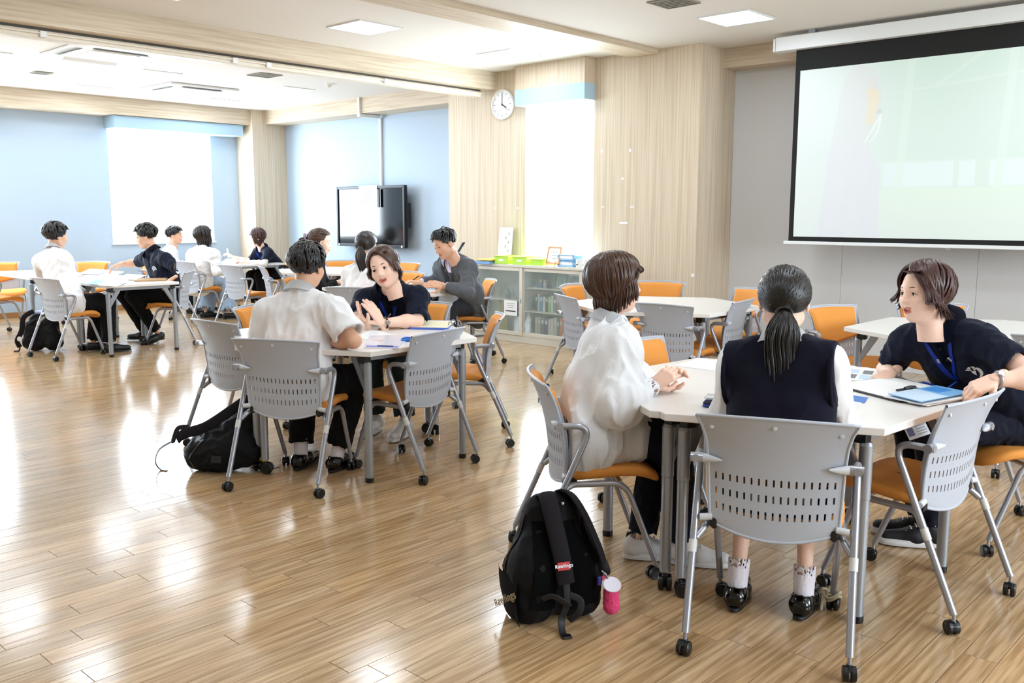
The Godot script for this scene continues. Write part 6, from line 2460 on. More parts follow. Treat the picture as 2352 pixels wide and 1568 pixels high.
	# ---- woman in white with the long ponytail, back turned
	J = {"head": at_d(843, 564, 8.35), "neck": at_d(838, 616, 8.30), "shL": at_d(803, 634, 8.38), "shR": at_d(876, 634, 8.18), "elL": at_d(797, 690, 8.5), "elR": at_d(885, 690, 8.3), "wrL": at_d(820, 680, 8.75), "wrR": at_d(870, 680, 8.55), "chair": 25, "hip": hip_on(25, 0.02), "kL": Vector3(-6.85, 0.52, -5.33), "kR": Vector3(-6.70, 0.52, -5.45), "aL": Vector3(-6.85, 0.09, -5.25), "aR": Vector3(-6.68, 0.09, -5.35),
		"head_fwd": Vector3(-0.35, -0.05, -0.93), "toeL": Vector3(-0.6, 0, -0.8), "toeR": Vector3(-0.6, 0, -0.8)}
	P = person("woman in a white top with a long black ponytail, back turned", J, {"s": 1.0, "hs": 1.06, "cell": 0.013, "head_cell": 0.0065, "hand_cell": 0.006, "eyes": false, "hair": "tail", "hair_opt": {"n": 240, "fat": 1.1, "vol": 0.014, "front": 0.5, "side": -0.1, "back": -0.7, "tie": Vector3(-0.01, -0.02, -0.12), "tail": 0.34, "tail_w": 0.062, "tail_dir": Vector3(-0.28, -1, -0.05)}, "hair_mat": M.hair_dark, "seed": 51})
	trousers(P, M.black_trouser, 0.93)
	shoes(P, "loafer", M.matt_black, M.matt_black)
	shirt(P, M.white_shirt, 0.5, 0.066, 0.07, 0.012, 8)

	# ---- woman in black with the scrunchie
	J = {"head": at_d(736, 556, 9.25), "neck": at_d(725, 602, 9.25), "shR": at_d(724, 622, 9.08), "shL": at_d(730, 617, 9.42), "elR": at_d(738, 664, 9.02), "wrR": at_d(776, 648, 9.15), "elL": at_d(750, 655, 9.45), "wrL": at_d(785, 645, 9.25), "chair": 36, "hip": hip_on(36, 0.02), "kR": at_d(775, 705, 9.15), "kL": at_d(778, 700, 9.4), "aR": at_d(780, 790, 9.2), "aL": at_d(785, 785, 9.4),
		"head_fwd": (IR * 0.93 - TC * 0.15 + D * 0.12).normalized(), "hdR": (IR * 0.9 + UP * 0.2).normalized(), "hdL": (IR * 0.9 + UP * 0.2).normalized(), "toeR": IR, "toeL": IR}
	J.aR.y = 0.09
	J.aL.y = 0.09
	P = person("woman in black with brown hair gathered in a lilac scrunchie, in profile", J, {"s": 1.0, "hs": 1.1, "cell": 0.013, "head_cell": 0.0055, "hand_cell": 0.006, "hair": "tail", "hair_opt": {"n": 240, "fat": 1.1, "vol": 0.015, "front": 0.55, "side": -0.05, "back": -0.62, "tie": Vector3(0.0, 0.012, -0.125), "tail": 0.07, "tail_w": 0.05, "tail_dir": Vector3(0, -0.5, -0.8)}, "hair_mat": M.hair_brown, "seed": 58})
	trousers(P, M.black_trouser, 0.93)
	shoes(P, "loafer", M.matt_black, M.matt_black)
	shirt(P, M.black_trouser, 1.9, 0.056, 0.036, 0.008, 4)
	var sg := Geo.new()
	sg.xf = P.head
	for i in 9:
		var a := TAU * i / 9.0
		var c := Vector3(cos(a) * 0.032, 0.018 + sin(a) * 0.036, -0.135)
		sg.tube([c - Vector3(sin(a), -cos(a), 0) * 0.016, c + Vector3(0, 0, -0.012), c + Vector3(sin(a), -cos(a), 0) * 0.016], [0.006, 0.014, 0.006], 8)
	part(P.root, "scrunchie", sg, M.scrunchie)

	# ---- navy polo woman with white arm covers by the pillar
	J = {"head": at_d(590, 545, 13.2), "neck": at_d(602, 572, 13.3), "shL": at_d(618, 584, 13.1), "shR": at_d(592, 581, 13.42), "elL": at_d(606, 606, 12.95), "wrL": at_d(562, 600, 13.05), "elR": at_d(575, 602, 13.45), "wrR": at_d(536, 590, 13.35), "chair": 18, "hip": hip_on(18, 0.05), "kL": Vector3(-11.85, 0.52, -7.30), "kR": Vector3(-12.05, 0.52, -7.28), "aL": Vector3(-11.85, 0.09, -7.35), "aR": Vector3(-12.05, 0.09, -7.33),
		"head_fwd": (-IR * 0.9 + TC * 0.3 + D * 0.15).normalized(), "hdL": (-IR * 0.9).normalized(), "hdR": (-IR * 0.8 + UP * 0.5).normalized(), "toeL": Vector3(0.1, 0, 1), "toeR": Vector3(0.1, 0, 1)}
	P = person("woman in a navy polo and white arm covers writing by the corner pillar", J, {"s": 1.02, "hs": 1.06, "cell": 0.016, "head_cell": 0.008, "hand_cell": 0.008, "hair": "bob", "hair_opt": {"n": 200, "fat": 1.3, "vol": 0.018, "fall": 0.10, "front": 0.35, "side": -0.4, "back": -0.9, "part": 0.0, "swing": 0.3, "bang": 0.02, "flare": 0.006}, "hair_mat": M.hair_red_brown, "seed": 61})
	trousers(P, M.black_trouser, 0.93)
	shoes(P, "loafer", M.matt_black, M.matt_black)
	polo(P, M.navy_polo, 0.8, true, false)
	J = P.J
	f = Field.new()
	f.k = 0.02
	for q in ["L", "R"]:
		f = Field.new()
		f.k = 0.02
		f.bone(J["sh" + q].lerp(J["el" + q], 0.6), J["el" + q], 0.044, 0.047)
		f.bone(J["el" + q], J["el" + q].lerp(J["wr" + q], 0.55), 0.047, 0.038)
		wear(P, "arm_cover", f, M.arm_cover, "white arm cover", 0.012)
	var eg := Geo.new()
	eg.xf = P.head
	for q in [-1.0, 1.0]:
		var gl := []
		for i in 13:
			var a := TAU * i / 12.0
			gl.append(Vector3(q * 0.033 + cos(a) * 0.022, -0.004 + sin(a) * 0.017, 0.098))
		eg.tube(gl, 0.0015, 6)
		eg.tube([Vector3(q * 0.055, 0.0, 0.096), Vector3(q * 0.08, 0.004, 0.0)], 0.0015, 6)
	part(P.root, "glasses", eg, M.tube_silver)
	pen_in("white_marker", "white marker held up by the woman in white arm covers", P.root.position + P.J.handR * Vector3(0, -0.02, 0.07), (UP * 0.9 - IR * 0.15).normalized(), 0.14, 0.012, Color(0.92, 0.92, 0.92))

	# ---- woman in the white cardigan and pale jeans
	J = {"head": at_d(466, 541, 12.25), "neck": at_d(462, 577, 12.25), "shL": at_d(442, 590, 12.35), "shR": at_d(490, 590, 12.12), "elL": at_d(440, 622, 12.5), "elR": at_d(500, 622, 12.1), "wrL": at_d(468, 615, 12.7), "wrR": at_d(505, 612, 12.35), "chair": 16, "hip": hip_on(16, 0.02), "kL": Vector3(-11.70, 0.52, -6.48), "kR": Vector3(-11.42, 0.52, -6.50), "aL": at_d(472, 716, 12.62), "aR": at_d(524, 716, 12.5),
		"head_fwd": Vector3(-0.15, -0.03, -0.98), "wide": 1.0, "toeL": Vector3(0.3, 0, -0.95), "toeR": Vector3(0.5, 0, -0.85)}
	J.aL.y = 0.09
	J.aR.y = 0.09
	P = person("woman in a white cardigan and pale jeans, dark loose hair, seen from behind", J, {"s": 1.0, "hs": 1.05, "cell": 0.015, "head_cell": 0.008, "hand_cell": 0.008, "eyes": false, "hair": "bob", "hair_opt": {"n": 240, "fat": 1.4, "vol": 0.020, "fall": 0.16, "front": 0.5, "side": -0.4, "back": -0.85, "part": 0.2, "swing": 0.4, "flare": 0.012, "flick": 0.012}, "hair_mat": M.hair_dark, "seed": 66})
	trousers(P, M.pale_jeans, 0.96, 0.05, 0.02, "wide pale blue jeans")
	shoes(P, "loafer", M.matt_black, M.matt_black)
	J = P.J
	f = Field.new()
	f.k = 0.045
	torso_into(f, J, 0.028, 1.0, 0.03, 0.06)
	f.bone(J.hip - J.pright * 0.09 - J.fwd * 0.02, J.hip + J.pright * 0.09 - J.fwd * 0.02, 0.135, 0.135)
	for q in ["L", "R"]:
		sleeve_into(f, J["sh" + q], J["el" + q], J["wr" + q], 1.8, 0.075, 0.06, 0.006)
	f.folds(0.016, Vector3(8, 7, 8), 19)
	var cd := wear(P, "cardigan", f, M.white_blouse, "white gathered cardigan with a ribbon tie", 0.015)
	var rb := Geo.new()
	for q in [-1.0, 1.0]:
		rb.tube([J.hip - J.fwd * 0.15 + J.up * 0.02, J.hip - J.fwd * 0.17 + J.right * q * 0.03 - J.up * 0.03, J.hip - J.fwd * 0.15 + J.right * q * 0.06 - J.up * 0.08], 0.006, 6)
	part(cd, "ribbon_tie", rb, M.white_blouse)

	# ---- boy beyond the reaching man
	J = {"head": at_d(402, 540, 13.0), "neck": at_d(394, 567, 13.05), "shR": at_d(394, 580, 12.88), "shL": at_d(396, 578, 13.25), "elR": at_d(398, 610, 12.85), "wrR": at_d(420, 605, 12.95), "elL": at_d(405, 608, 13.3), "wrL": at_d(425, 603, 13.2), "chair": 37, "hip": hip_on(37, 0.02), "kR": Vector3(-12.30, 0.52, -6.52), "kL": Vector3(-12.45, 0.52, -6.60), "aR": Vector3(-12.30, 0.09, -6.45), "aL": Vector3(-12.45, 0.09, -6.52),
		"head_fwd": (IR * 0.95 - TC * 0.05).normalized(), "toeR": IR, "toeL": IR}
	P = person("boy in a white shirt with black hair, in profile beyond the reaching man", J, {"s": 1.03, "hs": 1.05, "cell": 0.017, "head_cell": 0.007, "hand_cell": 0.008, "skin": "skin_tan", "hair": "short", "hair_opt": {"n": 220, "fat": 1.4, "vol": 0.02, "front": 0.45, "side": 0.0, "back": -0.5, "len": 0.6}, "hair_mat": M.hair_black, "seed": 70})
	trousers(P, M.black_trouser, 0.93)
	shoes(P, "loafer", M.matt_black, M.matt_black)
	shirt(P, M.white_shirt, 1.85, 0.062, 0.042, 0.012, 8)

	# ---- man reaching across the papers
	J = {"head": at_d(334, 543, 10.15), "neck": at_d(353, 585, 10.15), "shL": at_d(382, 600, 9.98), "shR": at_d(338, 597, 10.30), "elL": at_d(424, 630, 9.85), "wrL": at_d(396, 640, 9.70), "elR": at_d(312, 604, 10.50), "wrR": at_d(274, 607, 10.40), "chair": 12, "hip": hip_on(12, 0.02), "kL": at_d(306, 688, 10.00), "kR": at_d(284, 682, 10.25), "aL": at_d(362, 768, 10.15), "aR": at_d(335, 765, 10.35),
		"head_fwd": (-IR * 0.92 + TC * 0.22 + D * 0.22).normalized(), "hdR": (-IR * 0.9 + D * 0.3).normalized(), "hnR": UP, "hdL": (-IR * 0.6 + D * 0.35 - TC * 0.2).normalized(), "hnL": UP, "toeL": Vector3(0.1, -0.35, 1.0), "toeR": -IR}
	J.kL.y = 0.53
	J.kR.y = 0.53
	J.aL.y = 0.12
	J.aR.y = 0.10
	P = person("young man in a navy polo reaching across papers on the square table", J, {"s": 1.08, "hs": 1.08, "cell": 0.012, "head_cell": 0.005, "hand_cell": 0.005, "skin": "skin_tan", "hair": "short", "hair_opt": {"n": 300, "fat": 1.1, "vol": 0.024, "front": 0.5, "side": 0.05, "back": -0.55, "len": 0.6}, "hair_mat": M.hair_black, "seed": 77})
	trousers(P, M.black_trouser, 0.95)
	shoes(P, "loafer", M.matt_black, M.matt_black)
	polo(P, M.navy_polo, 0.72, false, true)

	# ---- boy in the long-sleeved white shirt
	J = {"head": at_d(130, 541, 9.50), "neck": at_d(117, 588, 9.42), "shL": at_d(90, 608, 9.52), "shR": at_d(146, 606, 9.27), "elL": at_d(100, 660, 9.7), "elR": at_d(160, 657, 9.22), "wrL": at_d(160, 668, 9.75), "wrR": at_d(194, 674, 9.40), "chair": 11, "hip": hip_on(11, 0.02), "kR": Vector3(-9.42, 0.52, -4.02), "kL": Vector3(-9.65, 0.52, -4.03), "aR": Vector3(-9.44, 0.09, -4.02), "aL": Vector3(-9.68, 0.09, -3.96),
		"head_fwd": (IR * 0.62 - TC * 0.72 + D * 0.1).normalized(), "hdR": (IR * 0.8 + D * 0.2).normalized(), "toeR": Vector3(0.25, 0, -0.97), "toeL": Vector3(0.1, 0, -1)}
	P = person("boy in a long-sleeved white shirt seen from behind at the square table", J, {"s": 1.08, "hs": 1.08, "cell": 0.012, "head_cell": 0.006, "hand_cell": 0.006, "eyes": false, "skin": "skin_tan", "hair": "short", "hair_opt": {"n": 300, "fat": 1.2, "vol": 0.022, "front": 0.5, "side": 0.0, "back": -0.7, "len": 0.6}, "hair_mat": M.hair_black, "seed": 83})
	trousers(P, M.black_trouser, 0.95, 0.012)
	shoes(P, "loafer", M.matt_black, M.matt_black)
	shirt(P, M.white_shirt, 1.9, 0.066, 0.046, 0.014, 88)


func shirt(P: Dictionary, m: Material, reach: float, r0: float, r1: float, grow: float, s: int) -> void:
	var J: Dictionary = P.J
	var f := Field.new()
	f.k = 0.035
	torso_into(f, J, grow + 0.008, P.s, 0.014, 0.03)
	for q in ["L", "R"]:
		sleeve_into(f, J["sh" + q], J["el" + q], J["wr" + q], reach, r0, r1, 0.005)
	f.cuts = [[J.neck + J.up * 0.02, P.head * Vector3(0, -0.10, -0.026), 0.05, 0.07, 0.008]]
	f.folds(0.010, Vector3(8, 4.5, 8), s)
	var sh := wear(P, "shirt", f, m)
	part(sh, "collar", collar_geo(J, 0.062, 0.35, 0.036, 0.03, 0.03), m)
	P.shirt_field = f


func wristwatch(P: Dictionary, q: String, t: float, strap: Material, dial: Material, r: float) -> void:
	var el: Vector3 = P.J["el" + q]
	var wr: Vector3 = P.J["wr" + q]
	var ax := (wr - el).normalized()
	var c := el.lerp(wr, t + 0.08)
	var n: Vector3 = P.J["hand" + q].basis.y
	n = (n - ax * n.dot(ax)).normalized()
	var b := n.cross(ax)
	var pts := []
	for i in 21:
		var a := TAU * i / 20.0
		pts.append(c + (n * cos(a) + b * sin(a)) * r)
	var w := Node3D.new()
	w.name = "wristwatch"
	P.root.add_child(w, true)
	part(w, "strap", Geo.new().tube(pts, 0.0055, 8, false), strap)
	var tb := Transform3D(Basis(ax, n, ax.cross(n)), c + n * (r + 0.001))
	part(w, "case", Geo.new().lathe([Vector2(0, 0), Vector2(0.013, 0), Vector2(0.014, 0.006), Vector2(0.0115, 0.008)], 20, tb), M.tube_silver)
	part(w, "dial", Geo.new().lathe([Vector2(0.0115, 0.0076), Vector2(0, 0.0078)], 20, tb), dial)


func pen_in(called: String, label: String, at: Vector3, dir: Vector3, len_: float, r: float, c: Color) -> void:
	var o := thing(called, label, "pen", at)
	var m := mat(called, c, 0.35)
	part(o, "barrel", Geo.new().tube([dir * -0.25 * len_, dir * 0.5 * len_], r, 12), m)
	part(o, "cap", Geo.new().tube([dir * 0.5 * len_, dir * 0.72 * len_, dir * 0.75 * len_], [r * 1.18, r * 1.12, r * 0.6], 12), m)
	part(o, "tip", Geo.new().tube([dir * -0.25 * len_, dir * -0.33 * len_], [r * 0.8, r * 0.2], 10), M.ink)


# a flat thing on a table, from the four pixels of its corners; returns its node (placed at its middle)
func flat_on(called: String, label: String, category: String, px: Array, y: float, thick: float, m: Material, group := "") -> Node3D:
	var pts := []
	var c := Vector3.ZERO
	for p in px:
		var w := at_h(p[0], p[1], y)
		pts.append(w)
		c += w
	c /= pts.size()
	c.y = y
	var o := thing(called, label, category, c, 0.0, group)
	var poly := []
	for p in pts:
		poly.append(Vector2(p.x - c.x, p.z - c.z))
	part(o, "sheet", Geo.new().prism(poly, 0.0, thick), m)
	o.set_meta("corners", [])
	o.remove_meta("corners")
	frames[o] = [pts[0] - c, pts[1] - pts[0], pts[3] - pts[0]]
	return o


var frames := {}


# a printed patch on such a sheet, in shares of its two edges
func print_on(o: Node3D, u: float, v: float, w: float, h: float, lift: float, m: Material) -> void:
	var f: Array = frames[o]
	var a: Vector3 = f[0] + f[1] * u + f[2] * v
	var g := Geo.new()
	var q := [a, a + f[1] * w, a + f[1] * w + f[2] * h, a + f[2] * h]
	var poly := []
	for p in q:
		poly.append(Vector2(p.x, p.z))
	g.prism(poly, lift, lift + 0.0004)
	part(o, "printed_patch", g, m)


func build_props() -> void:
	var T := 0.7205
	var blue := mat("print_blue", Color(0.10, 0.28, 0.66), 0.35)
	var sky := mat("print_sky", Color(0.52, 0.74, 0.93), 0.3)
	var pale := mat("print_pale", Color(0.78, 0.87, 0.95), 0.4)
	var grey_p := mat("print_grey", Color(0.45, 0.47, 0.50), 0.5)
	var green_p := mat("print_green", Color(0.45, 0.75, 0.45), 0.5)
	var board := mat("board_dark", Color(0.10, 0.10, 0.14), 0.4)
	var steel := mat("clip_steel", Color(0.30, 0.30, 0.31), 0.3, 0.7)
	# ------------------------------------------------ near table
	flat_on("paper_sheet", "blank white sheet lying beyond the clasped hands", "paper", [[1548, 840], [1604, 824], [1700, 834], [1648, 852]], T, 0.0012, M.paper, "papers on the near table")
	var s := flat_on("paper_sheet", "printed white sheet with small grey pictures under the pen hand", "paper", [[1925, 870], [1945, 842], [2062, 850], [2056, 884]], T, 0.0012, M.paper, "papers on the near table")
	for i in 3:
		print_on(s, 0.15, 0.08 + 0.26 * i, 0.3, 0.2, 0.0013, [grey_p, pale, sky][i])
		print_on(s, 0.55, 0.10 + 0.26 * i, 0.28, 0.18, 0.0013, [pale, grey_p, green_p][i])
	s = flat_on("blue_leaflet", "deep blue leaflet beside the clipboard's clip", "leaflet", [[2070, 885], [2122, 876], [2160, 890], [2108, 899]], T, 0.002, blue, "leaflets on the near table")
	print_on(s, 0.1, 0.2, 0.25, 0.5, 0.0022, sky)
	s = flat_on("blue_leaflet", "blue and white leaflet at the vest's right side", "leaflet", [[1938, 904], [1995, 912], [1962, 940], [1915, 932]], T, 0.0015, M.paper, "leaflets on the near table")
	print_on(s, 0.0, 0.05, 1.0, 0.45, 0.0016, mat("print_mid", Color(0.22, 0.45, 0.76), 0.4))
	print_on(s, 0.1, 0.6, 0.7, 0.08, 0.0016, pale)
	var cb := flat_on("clipboard", "dark clipboard with white paper and a steel clip", "clipboard", [[1905, 883], [2052, 866], [2215, 906], [2065, 924]], T + 0.002, 0.004, board)
	print_on(cb, 0.03, 0.02, 0.92, 0.90, 0.0045, M.paper)
	var fr: Array = frames[cb]
	var cc: Vector3 = fr[0] + fr[1] * 0.5 + fr[2] * 0.66
	var cg := Geo.new()
	cg.xf = Transform3D(Basis(fr[1].normalized(), Vector3.UP, fr[1].normalized().cross(Vector3.UP)), cc + Vector3(0, 0.005, 0))
	cg.box(Vector3(0, 0.004, 0), Vector3(0.11, 0.008, 0.03), 0.003)
	cg.tube([Vector3(-0.03, 0.012, 0.01), Vector3(0, 0.016, 0.012), Vector3(0.03, 0.012, 0.01)], 0.007, 10)
	part(cb, "clip", cg, steel)
	s = flat_on("brochure", "pale blue brochure held down by the hand with the watch", "brochure", [[2040, 905], [2150, 886], [2228, 902], [2116, 924]], T + 0.020, 0.003, sky, "leaflets on the near table")
	print_on(s, 0.0, 0.0, 0.55, 1.0, 0.0032, pale)
	print_on(s, 0.62, 0.1, 0.3, 0.5, 0.0032, mat("print_cyan", Color(0.30, 0.60, 0.90), 0.3))
	s = flat_on("brochure", "white brochure under the pale blue one", "brochure", [[2030, 912], [2160, 892], [2240, 912], [2120, 930]], T + 0.009, 0.004, M.paper, "leaflets on the near table")
	s = flat_on("brochure", "green edged brochure sticking out at the table edge", "brochure", [[2085, 925], [2200, 905], [2225, 915], [2130, 933]], T + 0.0035, 0.003, M.paper, "leaflets on the near table")
	print_on(s, 0.1, 0.5, 0.35, 0.4, 0.0032, green_p)
	print_on(s, 0.5, 0.5, 0.3, 0.4, 0.0032, mat("print_violet", Color(0.55, 0.45, 0.75), 0.4))
	var pc := thing("pencil_case", "navy pencil case in a clear bag beside the vest", "pencil case", at_h(1644, 934, T), 0.4)
	part(pc, "body", Geo.new().box(Vector3(0, 0.014, 0), Vector3(0.09, 0.028, 0.055), 0.01), mat("case_navy", Color(0.07, 0.10, 0.26), 0.4))
	part(pc, "stripe", Geo.new().box(Vector3(0, 0.006, 0), Vector3(0.092, 0.006, 0.057), 0.002), blue)
	var clear := mat("clear_bag", Color(0.9, 0.92, 0.95, 0.25), 0.12)
	clear.transparency = BaseMaterial3D.TRANSPARENCY_ALPHA
	part(pc, "clear_top", Geo.new().box(Vector3(-0.005, 0.034, 0), Vector3(0.075, 0.022, 0.045), 0.009), clear)
	# ------------------------------------------------ second table
	s = flat_on("paper_sheet", "white sheet in front of the smiling woman's hands", "paper", [[822, 775], [852, 756], [908, 769], [862, 783]], T, 0.0012, M.paper, "papers on the second table")
	for i in 3:
		print_on(s, 0.2, 0.2 + 0.2 * i, 0.6, 0.05, 0.0013, pale)
	var fo := flat_on("ring_binder", "cream ring binder with blue edges", "binder", [[942, 756], [968, 739], [1043, 740], [1030, 758]], T, 0.012, mat("binder_blue", Color(0.30, 0.40, 0.75), 0.5))
	print_on(fo, 0.02, 0.03, 0.95, 0.93, 0.0125, mat("cream_card", Color(0.90, 0.86, 0.72), 0.6))
	fr = frames[fo]
	for i in 2:
		var rp: Vector3 = fr[0] + fr[1] * (0.35 + 0.3 * i) + fr[2] * 0.97
		var rg := Geo.new()
		rg.tube([rp + Vector3(-0.02, 0.008, 0), rp + Vector3(-0.015, 0.03, 0), rp + Vector3(0, 0.036, 0), rp + Vector3(0.015, 0.03, 0), rp + Vector3(0.02, 0.008, 0)], 0.003, 8)
		part(fo, "ring", rg, M.tube_silver)
	s = flat_on("brown_folder", "brown folder under the smiling woman's forearm", "folder", [[868, 757], [885, 744], [935, 741], [920, 755]], T, 0.006, mat("kraft", Color(0.66, 0.52, 0.36), 0.7))
	s = flat_on("carrier_bag", "clear carrier bag with blue print lying flat by the boy's elbow", "bag", [[836, 799], [850, 772], [945, 768], [918, 801]], T, 0.003, mat("bag_film", Color(0.86, 0.86, 0.90), 0.25))
	print_on(s, 0.10, 0.35, 0.10, 0.45, 0.0032, blue)
	print_on(s, 0.05, 0.05, 0.12, 0.9, 0.0032, mat("print_violet_blue", Color(0.42, 0.46, 0.80), 0.4))
	print_on(s, 0.55, 0.15, 0.12, 0.3, 0.0032, mat("print_pinkish", Color(0.85, 0.72, 0.74), 0.4))
	var hp := at_h(940, 782, T)
	var hg := Geo.new()
	for k in 3:
		var lp := []
		for i in 13:
			var a := TAU * i / 12.0 + k
			lp.append(Vector3(cos(a) * (0.055 - 0.01 * k), 0.006 + 0.004 * sin(a * 2 + k), sin(a) * (0.035 + 0.008 * k)))
		hg.tube(lp, 0.007, 8, true, 0.4)
	var hn := thing("bag_handle", "bright blue looped bag handle beside the carrier bag", "handle", hp)
	part(hn, "loop", hg, mat("handle_blue", Color(0.08, 0.42, 0.80), 0.35))
	pen_in("silver_pen", "silver pen lying against the smiling woman's fingers", at_h(886, 737, T + 0.03), Vector3(0.35, 0.25, 0.1).normalized(), 0.13, 0.004, Color(0.55, 0.52, 0.50))
	s = flat_on("paper_sheet", "corner of a white sheet left of the boy's sleeve", "paper", [[572, 756], [580, 744], [604, 741], [604, 757]], T, 0.004, M.paper, "papers on the second table")
	# ------------------------------------------------ square table with the reaching man
	rng.seed = 12
	var hues := [M.paper, pale, M.paper, sky, M.paper, pale, M.paper]
	var words := ["white leaflet on top of the heap before the reaching hand", "pale blue leaflet in the heap before the reaching hand", "white sheet with red marks in the heap", "sky blue leaflet at the heap's near edge", "white sheet under the long-sleeved boy's gaze", "pale blue sheet along the square table's near edge", "white sheet at the far end of the heap"]
	for i in 7:
		var cx: float = [250, 222, 275, 232, 300, 258, 215][i]
		var cy: float = [628, 632, 640, 648, 636, 651, 624][i]
		s = flat_on("leaflet", words[i], "leaflet", [[cx - 34, cy + 4], [cx - 8, cy - 7], [cx + 36, cy - 4], [cx + 10, cy + 7]], T + 0.0016 * i, 0.0014, hues[i], "leaflets on the square table")
		if i == 2:
			var red := mat("print_red", Color(0.80, 0.25, 0.28), 0.5)
			print_on(s, 0.3, 0.3, 0.15, 0.3, 0.0015, red)
			print_on(s, 0.3, 0.75, 0.15, 0.2, 0.0015, red)
	flat_on("wooden_board", "light brown board under the man's left hand", "board", [[308, 647], [318, 641], [385, 640], [380, 645]], T, 0.012, M.kraft)
	# ------------------------------------------------ table by the pillar, table with the jacket
	flat_on("paper_sheet", "bluish papers under the white arm covers", "paper", [[508, 603], [520, 595], [575, 596], [568, 604]], T, 0.01, pale, "papers by the pillar")
	for i in 3:
		s = flat_on("document", ["white document below the gesturing hand", "bluish document between two white ones by the jacket", "white document at the table edge by the jacket"][i], "document", [[958 + 2 * i, 672 - i * 5], [966, 660 - i * 3], [1002, 660 - i * 3], [1000, 670 - i * 5]], T + 0.006 * i, 0.005, [M.paper, pale, M.paper][i], "documents by the grey jacket")


# ---------------------------------------------------------------- bags
func strap_geo(pts: Array, wide: float, face: Vector3, thick := 0.25) -> Geo:
	var g := Geo.new()
	var t0: Vector3 = (pts[1] - pts[0]).normalized()
	g.tube(pts, wide * 0.5, 10, true, thick, t0.cross(face).normalized())
	return g


func smooth_path(pts: Array, n := 6) -> Array:
	var c := Curve3D.new()
	for i in pts.size():
		var a: Vector3 = pts[maxi(i - 1, 0)]
		var b: Vector3 = pts[mini(i + 1, pts.size() - 1)]
		var t := (b - a) / 6.0
		c.add_point(pts[i], -t, t)
	var out := []
	for i in pts.size() - 1:
		for k in n:
			out.append(c.sample(i, float(k) / n))
	out.append(pts[-1])
	return out


